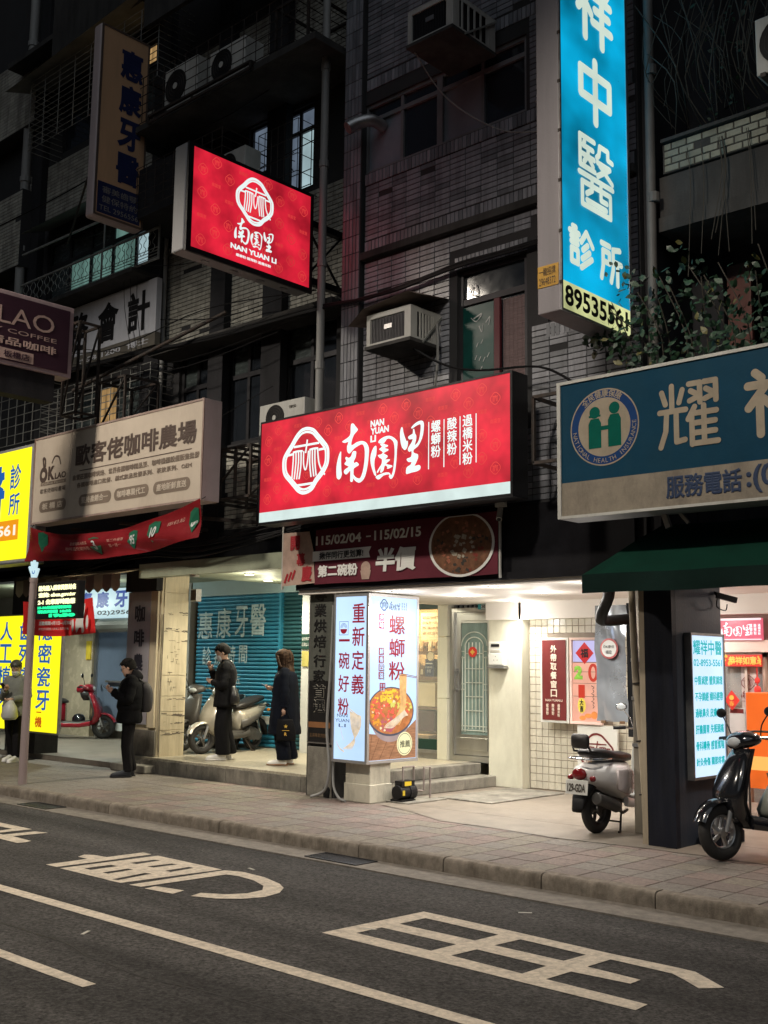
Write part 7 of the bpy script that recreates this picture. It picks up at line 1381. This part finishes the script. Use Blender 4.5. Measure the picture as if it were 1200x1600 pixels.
# ================================================================ people
skin = M('skin', (.52, .33, .24), .5, var=.06, scale=12, bump=.05); hairb = M('hair_black', (.009, .008, .007), .75, spec=.15, var=.4, scale=30, bump=.6, bscale=120); hairbr = M('hair_brown', (.045, .024, .013), .7, spec=.2, var=.5, scale=26, bump=.6, bscale=110)
blackc = M('black_cloth', (.008, .008, .009), .85, spec=.12, var=.3, scale=7, bump=.5, bscale=30); navyc = M('dark_navy_cloth', (.006, .008, .014), .9, spec=.12, var=.3, scale=6, bump=.4, bscale=35); trc = M('charcoal_trousers', (.012, .011, .012), .85, spec=.12, var=.3, bump=.4, bscale=30); greyc = M('grey_green_cloth', (.18, .19, .165), .8, var=.2, scale=6, bump=.4, bscale=30); maskm = M('face_mask', (.62, .64, .64), .7, var=.05); shoew = M('white_shoe', (.80, .79, .75), .6, var=.1); shoeb = M('dark_shoe', (.012, .014, .02), .6); gum = M('gum_sole', (.22, .10, .03), .5); phonem = M('phone_body', (.01, .01, .012), .2); lens_m = M('spectacle_lens', (.3, .35, .4), .05)
def skinmesh(verts, edges, radii, sub=2):
    me = bpy.data.meshes.new('b'); me.from_pydata(verts, edges, []); o = bpy.data.objects.new('b', me); COL.objects.link(o)
    md = o.modifiers.new('s', 'SKIN'); sl = me.skin_vertices[0].data
    for i, r in enumerate(radii): sl[i].radius = (r, r) if not isinstance(r, tuple) else r
    sl[0].use_root = True; su = o.modifiers.new('u', 'SUBSURF'); su.levels = sub; su.render_levels = sub
    dg = bpy.context.evaluated_depsgraph_get(); dg.update(); ev = o.evaluated_get(dg); m2 = ev.to_mesh()
    b = MB(); b.v = [tuple(v.co) for v in m2.vertices]; b.f = [tuple(p.vertices) for p in m2.polygons]; ev.to_mesh_clear(); bpy.data.objects.remove(o); return b
def ringloft(mb, secs, n=24, pw=2.2, wr=0, seed=0, tail=0):
    """garment rings: (cx, cy, z, rx, ry) with folds"""
    random.seed(seed); ph = [random.uniform(0, 6) for _ in range(6)]; R = []; S = CR([tuple(s) for s in secs], 3)
    for j, (cx, cy, z, rx, ry) in enumerate(S):
        ring = []
        for k in range(n):
            a = 2*pi*k/n; f = 1+wr*(sin(5*a+ph[0]+z*3)*.5+sin(9*a+ph[1]-z*7)*.3+sin(z*31+ph[2]+2*a)*.45)
            ring.append((cx+rx*f*math.copysign(abs(cos(a))**(2/pw), cos(a)), cy+ry*f*math.copysign(abs(sin(a))**(2/pw), sin(a)), z))
        R.append(ring)
    return mb.rings(R)
def sleeve(mb, pts, rs, n=14, wr=.06):
    P = CR([tuple(p)+(r,) for p, r in zip(pts, rs)], 5); k = len(P)
    return mb.tube([p[:3] for p in P], [p[3]*(1+wr*sin(i*1.9)+wr*.6*sin(i*3.7)) for i, p in enumerate(P)], n)
def person(label, loc, rz, H, J, top, topm, legm, shoem, hairm, mask=False, glasses=False, long_hair=False, coat=False, wide=False, look=20, turn=0, hood=False, sole=None, hold=None):
    """J: joints of elbows and hands (left, right) in body coordinates, x forward, y left"""
    t = thing('person', label, 'person', loc, rz, local=True); s = H/1.72; t.scale = (s, s, s); RX = Matrix.Translation((.02, 0, 1.50)) @ Matrix.Rotation(rad(turn), 4, 'Z') @ Matrix.Rotation(rad(look), 4, 'Y') @ Matrix.Translation((-.02, 0, -1.50))
    # one continuous body: pelvis, spine, neck, arms and legs
    V = [(0, 0, .95), (0, 0, 1.15), (.0, 0, 1.36), (.01, 0, 1.45), (.02, 0, 1.53)]; Eg = [(0, 1), (1, 2), (2, 3), (3, 4)]; Rr = [(.10, .14), (.09, .12), (.09, .13), .055, .05]
    for q, sg_ in ((0, 1), (1, -1)):
        el, ha = J[q]; b = len(V); V += [(-.01, sg_*.17, 1.40), el, ha]; Eg += [(2, b), (b, b+1), (b+1, b+2)]; Rr += [.05, .038, .026]
        b = len(V); fx = J[2+q]; V += [(0, sg_*.09, .90), (.02+fx*.5, sg_*.10, .50), (fx-.02, sg_*.10, .10)]; Eg += [(0, b), (b, b+1), (b+1, b+2)]; Rr += [.075, .055, .04]
    b = skinmesh(V, Eg, Rr, 1)
    # head: rings from chin to crown, face forward (+x)
    hd = MB(); prof = [(.055, 0, 1.475, .045, .040), (.045, 0, 1.50, .066, .056), (.034, 0, 1.535, .082, .068), (.026, 0, 1.575, .088, .073), (.020, 0, 1.62, .092, .076), (.014, 0, 1.66, .092, .076), (.008, 0, 1.695, .078, .066), (.004, 0, 1.718, .048, .042), (.003, 0, 1.724, .012, .012)]
    ringloft(hd, prof, 20, 2.1)
    hd.loft([(.098, 0, 1.565, .016, .012), (.112, 0, 1.572, .014, .014), (.128, 0, 1.568, .006, .006)], 8, 2)       # nose
    hd.ell((.100, 0, 1.528), (.012, .024, .009), 10, 6)                                                             # lips
    for y in (-1, 1): hd.ell((.005, y*.078, 1.585), (.018, .010, .028), 10, 6); hd.ell((.096, y*.030, 1.603), (.012, .017, .008), 8, 5)
    hd.xf(RX); n0 = len(b.v); b.v += hd.v; b.f += [tuple(i+n0 for i in f) for f in hd.f]
    # hands: palm and five fingers each
    for q, sg_ in ((0, 1), (1, -1)):
        el, ha = Vector(J[q][0]), Vector(J[q][1]); d = (ha-el).normalized(); side = Vector((0, 0, 1)).cross(d); side = side.normalized() if side.length > .2 else Vector((1, 0, 0)); upv = d.cross(side)
        hm = MB(); hm.tube([ha-d*.02, ha+d*.03, ha+d*.075], [.022, .034, .030], 10)
        for k in range(4):
            o_ = side*(.024-.016*k); L = (.030, .034, .032, .025)[k]; p = ha+d*.07+o_; hm.tube([p, p+d*L+upv*.004, p+d*(L*1.5)-upv*(-.018)*1, p+d*(L*1.5)+upv*.042], [.0095, .009, .0085, .007], 6)
        p = ha+d*.02+side*.028*(-sg_); hm.tube([p, p+d*.03+side*.02*(-sg_)+upv*.012, p+d*.055+side*.014*(-sg_)+upv*.03], [.011, .010, .008], 6)
        n0 = len(b.v); b.v += hm.v; b.f += [tuple(i+n0 for i in f) for f in hm.f]
    body = b.build('body', skin, t, smooth='all')
    m = MB(); [m.ell((.106, y*.030, 1.603), (.005, .009, .006), 8, 5) for y in (-1, 1)]; [m.loft([(.094, y*.03, 1.622, .020, .003), (.104, y*.03, 1.624, .018, .003)], 6) for y in (-1, 1)]; m.xf(RX); m.build('eyes_and_brows', hairm, t, smooth='all')
    # hair
    m = MB(); hp = [(-.028, 0, 1.545, .068, .072), (-.022, 0, 1.58, .084, .084), (-.012, 0, 1.625, .102, .090), (-.004, 0, 1.665, .102, .088), (-.002, 0, 1.70, .090, .078), (.0, 0, 1.728, .060, .055), (.0, 0, 1.738, .02, .02)]
    ringloft(m, hp, 26, 2.1, .035, 3)
    ringloft(m, [(.066, 0, 1.650, .030, .060), (.062, 0, 1.668, .040, .070), (.045, 0, 1.70, .05, .066), (.03, 0, 1.72, .04, .05)], 20, 2.1, .08, 5)   # fringe
    if long_hair: ringloft(m, [(-.02, 0, 1.50, .10, .112), (-.01, 0, 1.60, .108, .104), (-.005, 0, 1.68, .105, .095)], 30, 2.1, .055, 6); [sleeve(m, [(.05, y*.088, 1.66), (.070, y*.098, 1.55), (.06, y*.105, 1.46)], [.02, .032, .03], 8) for y in (-1, 1)]
    random.seed(int(H*1000))
    if not long_hair:
        for k in range(150):
            a = random.uniform(0, 2*pi); e = random.uniform(.05, 1.45); p = Vector((.0+.095*cos(a)*cos(e), .088*sin(a)*cos(e), 1.655+.085*sin(e)))
            if cos(a) > .55 and e < .55: p.z += .01
            q = p + Vector((random.uniform(-.012, .024), random.uniform(-.015, .015), -.022-random.random()*.028)) + Vector((cos(a), sin(a), 0))*(.006+random.random()*.010)
            m.tube([p, (p+q)/2+Vector((cos(a), sin(a), .6))*.006, q], [.008, .006, .0015], 4)
    m.xf(RX)
    if long_hair:
        SM = MB()
        for k in range(130):
            a = random.uniform(.42, 2*pi-.42); r = random.uniform(.9, 1.06); zb = random.uniform(1.20, 1.34); w_ = random.uniform(-.02, .02)
            SM.tube(CR([(.0+.05*cos(a), .05*sin(a), 1.72), (.0+.10*r*cos(a), .098*r*sin(a), 1.64), (.005+.112*r*cos(a), .115*r*sin(a), 1.50), (-.005+.112*r*cos(a)+w_, .142*r*sin(a), 1.38), (-.02+.10*r*cos(a)-w_, .15*r*sin(a), zb)], 3), .007, 4)
        m.v += SM.v; m.f += [tuple(i+len(m.v)-len(SM.v) for i in f) for f in SM.f]
    if long_hair: LM = MB(); ringloft(LM, [(-.035, 0, 1.20, .05, .115), (-.035, 0, 1.28, .085, .15), (-.02, 0, 1.38, .11, .145), (.0, 0, 1.46, .115, .125), (.02, 0, 1.54, .11, .105)], 30, 2.1, .055, 6); m.v += LM.v; m.f += [tuple(i+len(m.v)-len(LM.v) for i in f) for f in LM.f]
    m.build('hair', hairm, t, smooth='all')
    if mask: m = MB(); ringloft(m, [(.066, 0, 1.485, .046, .046), (.064, 0, 1.52, .062, .062), (.06, 0, 1.56, .068, .066), (.07, 0, 1.585, .055, .056)], 18, 2.2); [m.tube([(.09, y*.058, 1.56), (.01, y*.080, 1.60)], .003, 4) for y in (-1, 1)]; m.xf(RX); m.build('face_mask', maskm, t, smooth='all')
    if glasses: m = MB(); [m.torus((.118, y*.034, 1.60), .022, .0022, 'y', 16, 4) for y in (-1, 1)]; m.v = [(.118+(p[1]-(.034 if p[1] > 0 else -.034)), (.034 if p[1] > 0 else -.034)+(p[0]-.118), p[2]) for p in m.v]; [m.tube([(.116, y*.056, 1.605), (.01, y*.082, 1.605)], .002, 4) for y in (-1, 1)]; m.xf(RX); m.build('glasses', blk_m, t)
    # trousers
    m = MB()
    for q, sg_ in ((0, 1), (1, -1)):
        fx = J[2+q]; w_ = 1.7 if wide else 1.15
        ringloft(m, [(fx-.03, sg_*.10, .085, .052*w_**1.2, .050*w_**1.2), (fx-.03, sg_*.10, .16, .058*w_**1.2, .054*w_**1.2), (.02+fx*.6, sg_*.10, .45, .066*w_, .064*w_), (.01, sg_*.095, .75, .088*w_**.5, .084*w_**.4), (0, sg_*.085, .95, .105, .095)], 30, 2.2, .085, 11+q)
    ringloft(m, [(0, 0, .82, .10, .16), (0, 0, .92, .115, .17), (0, 0, 1.05, .11, .155)], 22, 2.4); m.build('trousers', legm, t, smooth='all')
    # shoes
    for q, sg_ in ((0, 1), (1, -1)):
        fx = J[2+q]; y = sg_*.10; sh_ = part('shoe', shoem, t, lambda m: m.loft([(fx-.075, y, .045, .030, .035), (fx-.06, y, .055, .040, .050), (fx+.01, y, .062, .042, .056), (fx+.09, y, .045, .046, .040), (fx+.185, y, .036, .044, .032), (fx+.215, y, .028, .024, .018)], 16, 2.6), smooth='all')
        part('sole', sole or blk_m if shoem is not shoew else (sole or shoew), t, lambda m: m.loft([(fx-.092, y, .012, .030, .012), (fx-.05, y, .012, .042, .013), (fx+.08, y, .012, .050, .013), (fx+.19, y, .012, .046, .013), (fx+.225, y, .013, .02, .01)], 14, 3), smooth='all')
    # upper garment
    m = MB()
    if coat: ringloft(m, [(.0, 0, .46, .245, .31), (.0, 0, .62, .235, .30), (.0, 0, .85, .215, .28), (0, 0, 1.05, .195, .26), (0, 0, 1.25, .185, .25), (-.005, 0, 1.37, .145, .22), (0, 0, 1.43, .08, .115), (.01, 0, 1.475, .066, .075)], 44, 2.3, .055, 21)
    elif top == 'puffer': ringloft(m, [(0, 0, .78, .17, .225), (0, 0, .83, .19, .245), (0, 0, .96, .178, .235), (0, 0, 1.01, .195, .25), (0, 0, 1.12, .185, .245), (0, 0, 1.18, .195, .255), (0, 0, 1.29, .18, .245), (-.005, 0, 1.37, .15, .22), (0, 0, 1.43, .095, .13), (.01, 0, 1.50, .082, .085)], 44, 2.3, .035, 22)
    else: ringloft(m, [(0, 0, .78, .175, .235), (0, 0, .98, .155, .215), (0, 0, 1.2, .155, .215), (-.005, 0, 1.36, .128, .20), (0, 0, 1.43, .08, .12), (.01, 0, 1.49, .064, .07)], 44, 2.3, .05, 23)
    fat = 1.35 if top == 'puffer' else 1.15
    for q, sg_ in ((0, 1), (1, -1)):
        el, ha = Vector(J[q][0]), Vector(J[q][1]); sleeve(m, [(-.005, sg_*.10, 1.385), (-.005, sg_*.165, 1.375), tuple(Vector((-.01, sg_*.185, 1.33)).lerp(el, .35)), tuple(el), tuple(el.lerp(ha, .5)), tuple(el.lerp(ha, .93))], [.06*fat, .070*fat, .064*fat, .056*fat, .050*fat, .042*fat])
    up_ = m.build('coat' if coat else 'jacket', topm, t, smooth='all')
    if hood: m = MB(); ringloft(m, [(-.06, 0, 1.40, .09, .13), (-.075, 0, 1.46, .10, .135), (-.07, 0, 1.52, .075, .11), (-.05, 0, 1.56, .045, .08)], 20, 2.2, .04, 9); m.build('hood', topm, up_, smooth='all')
    return t
def world(rz, loc, s, p): return (loc[0]+s*(p[0]*cos(rz)-p[1]*sin(rz)), loc[1]+s*(p[0]*sin(rz)+p[1]*cos(rz)), loc[2]+s*p[2])
def phone(label, loc, rz, s, p, tilt=50):
    t = thing('phone', label, 'phone', world(rz, loc, s, p), rz, local=True); R = Matrix.Rotation(rad(tilt), 4, 'Y')
    m = MB(); m.box(-.075, .075, -.036, .036, -.004, .004); m.xf(R); m.build('body', phonem, t, bevel=.003); m = MB(); m.box(-.07, .07, -.033, .033, .0042, .005); m.xf(R); m.build('screen', E('phone_glow', (.5, .6, .7), .5), t)
    return t
# man with glasses, puffer jacket and backpack
L = (-13.88, 9.62, 0); rz = rad(-122); H = 1.70; s = H/1.72
person('man in black hooded puffer jacket with glasses typing on a phone', L, rz, H, [((.06, .25, 1.12), (.27, .07, 1.24)), ((.06, -.25, 1.12), (.27, -.06, 1.25)), .03, -.03], 'puffer', blackc, trc, shoeb, hairb, glasses=True, look=22, turn=-14, hood=True)
phone('dark phone held in both hands by the man in the puffer jacket', L, rz, s, (.37, 0, 1.29), -40)
t = thing('backpack', 'dark grey backpack worn by the man in the puffer jacket', 'backpack', L, rz, local=True); part('pack', M('grey_pack', (.035, .032, .032), .7, bump=.3), t, lambda m: ringloft(m, [(-.22, 0, .93, .05, .12), (-.235, 0, .97, .075, .145), (-.24, 0, 1.15, .085, .15), (-.225, 0, 1.30, .07, .13), (-.2, 0, 1.37, .03, .07)], 20, 3, .02, 4), smooth='all'); part('strap', blk_m, t, lambda m: [m.tube(CR([(-.17, y*.09, 1.36), (-.02, y*.12, 1.46), (.13, y*.12, 1.36), (.15, y*.15, 1.15), (-.10, y*.19, 1.02)], 4), .014, 6) for y in (-1, 1)], smooth=True)
# masked man on the platform
L = (-13.17, 10.82, .225); rz = rad(-128); H = 1.72; s = 1
person('young man all in black with a white face mask holding his phone up', L, rz, H, [((.04, .25, 1.10), (.20, .02, 1.15)), ((.12, -.20, 1.14), (.22, -.07, 1.34)), .04, -.05], 'plain', blackc, blackc, shoew, hairb, mask=True, wide=True, look=26, turn=-6)
phone('dark phone held near the face by the masked man', L, rz, s, (.29, -.06, 1.42), -60)
t = thing('shoulder_bag', 'black shoulder bag at the hip of the masked man', 'bag', L, rz, local=True); part('pouch', M('black_leather', (.02, .02, .021), .4, bump=.2), t, lambda m: ringloft(m, [(-.12, .10, .82, .06, .12), (-.14, .12, .86, .08, .15), (-.13, .14, .98, .07, .13), (-.11, .14, 1.10, .03, .05)], 20, 2.4, .03, 8), smooth='all'); part('strap', seat_m, t, lambda m: m.tube(CR([(-.12, .15, 1.06), (-.16, .05, 1.28), (-.06, -.06, 1.47), (.09, -.09, 1.42), (.15, .02, 1.22), (.09, .14, 1.03)], 5), .012, 6), smooth=True)
# woman in a long coat
L = (-11.95, 10.93, .225); rz = rad(-140); H = 1.63; s = H/1.72
person('woman with long brown hair and long black coat looking down at her phone', L, rz, H, [((-.03, .25, 1.08), (-.02, .27, .84)), ((.04, -.24, 1.08), (.22, -.09, 1.13)), .02, -.05], 'plain', navyc, navyc, shoew, hairbr, coat=True, wide=True, long_hair=True, look=24, turn=-8, sole=gum)
phone('phone held at chest height by the long haired woman', L, rz, s, (.31, -.07, 1.17), -25)
t = thing('tote_bag', 'black tote bag with an orange star hanging from the hand of the long haired woman', 'bag', L, rz, local=True); part('pouch', blackc, t, lambda m: ringloft(m, [(-.06, .27, .36, .13, .035), (-.06, .27, .40, .14, .05), (-.05, .27, .55, .13, .045), (-.04, .27, .66, .11, .02)], 20, 3, .03, 5), smooth='all'); part('handle', blackc, t, lambda m: m.tube(CR([(-.12, .27, .64), (-.03, .275, .80), (.04, .27, .64)], 5), .008, 6))
F = lambda u, v, w=0: (-.06-u, .322+w, v)
part('print', gold_m, t, lambda m: (m.plate([[(.0+.03*cos(pi/2+k*pi/5)*(1 if k % 2 == 0 else .42), .56+.03*sin(pi/2+k*pi/5)*(1 if k % 2 == 0 else .42)) for k in range(10)]], F, .004), rect(m, -.05, .50, .05, .506, F, .004), txt(m, 'R', -.018, .43, .018, .475, F, bold=.03)))
# masked person behind the bus pole
L = (-17.15, 9.62, 0); rz = rad(-62); H = 1.66; s = H/1.72
person('person in a grey-green jacket and face mask looking down behind the bus pole', L, rz, H, [((.04, .25, 1.10), (.24, .08, 1.06)), ((.03, -.24, 1.08), (.24, -.06, 1.22)), .08, -.08], 'plain', greyc, trc, shoew, M('hair_greyish', (.05, .05, .035), .5, var=.4, scale=30), mask=True, look=30, turn=14)
phone('dark phone held by the person in the grey-green jacket', L, rz, s, (.32, -.05, 1.28), -45)
bag('carrier_bag', 'thin white plastic carrier bag held by the person behind the bus pole', 'bag', [(0, 0, 0, .09, .10), (0, 0, .05, .14, .13), (0, 0, .2, .12, .11), (0, 0, .32, .04, .04)], M('white_plastic_bag', (.55, .56, .54), .4, alpha=.9), world(rz, L, s, (.26, .06, .72)), [(0, -.03, .3), (0, 0, .36), (0, .03, .3)])

# ================================================================ pieces that can be picked apart become parts of their own
def split_loose(o, most=60):
    me = o.data; n = len(me.vertices); par = list(range(n))
    def find(a):
        while par[a] != a: par[a] = par[par[a]]; a = par[a]
        return a
    for e in me.edges:
        a, b = find(e.vertices[0]), find(e.vertices[1])
        if a != b: par[a] = b
    comp = {}
    for p in me.polygons: comp.setdefault(find(p.vertices[0]), []).append(p)
    if not 1 < len(comp) <= most: return
    name = me.name.split('.')[0]
    for k, ps in enumerate(comp.values()):
        ids = sorted({v for p in ps for v in p.vertices}); mp = {v: i for i, v in enumerate(ids)}
        m2 = bpy.data.meshes.new(name); m2.from_pydata([me.vertices[v].co[:] for v in ids], [], [[mp[v] for v in p.vertices] for p in ps]); m2.materials.append(me.materials[0])
        if ps[0].use_smooth:
            for q in m2.polygons: q.use_smooth = True
            m2.set_sharp_from_angle(angle=rad(42))
        if k == 0: o.data = m2
        else: c = o.copy(); c.data = m2; COL.objects.link(c); c.parent = o.parent
for o in [o for o in bpy.data.objects if o.type == 'MESH' and o.parent and not o.get('kind')]:
    b = o.name.split('.')[0]
    if b in ('pier', 'balcony_slab', 'upper_parapet', 'canopy', 'side_parapet', 'bracket', 'divider_lines', 'pills', 'shelf', 'side_bars', 'strap', 'clip', 'collars', 'frame', 'door_frame', 'return_wall', 'back_rooms', 'lane_line', 'crack', 'sign_stay', 'cord', 'knots', 'edge_tubes', 'pane', 'column', 'cladding_slabs', 'shields', 'side_skirt', 'rim', 'face', 'band', 'interior', 'sill', 'left_soffit', 'left_back_wall', 'stair_wall', 'black_fascia', 'slats', 'feet', 'brace', 'hanger', 'arm', 'dots', 'label', 'front_face', 'case') and len(o.children) == 0 and len(o.data.vertices) < 3000: split_loose(o)
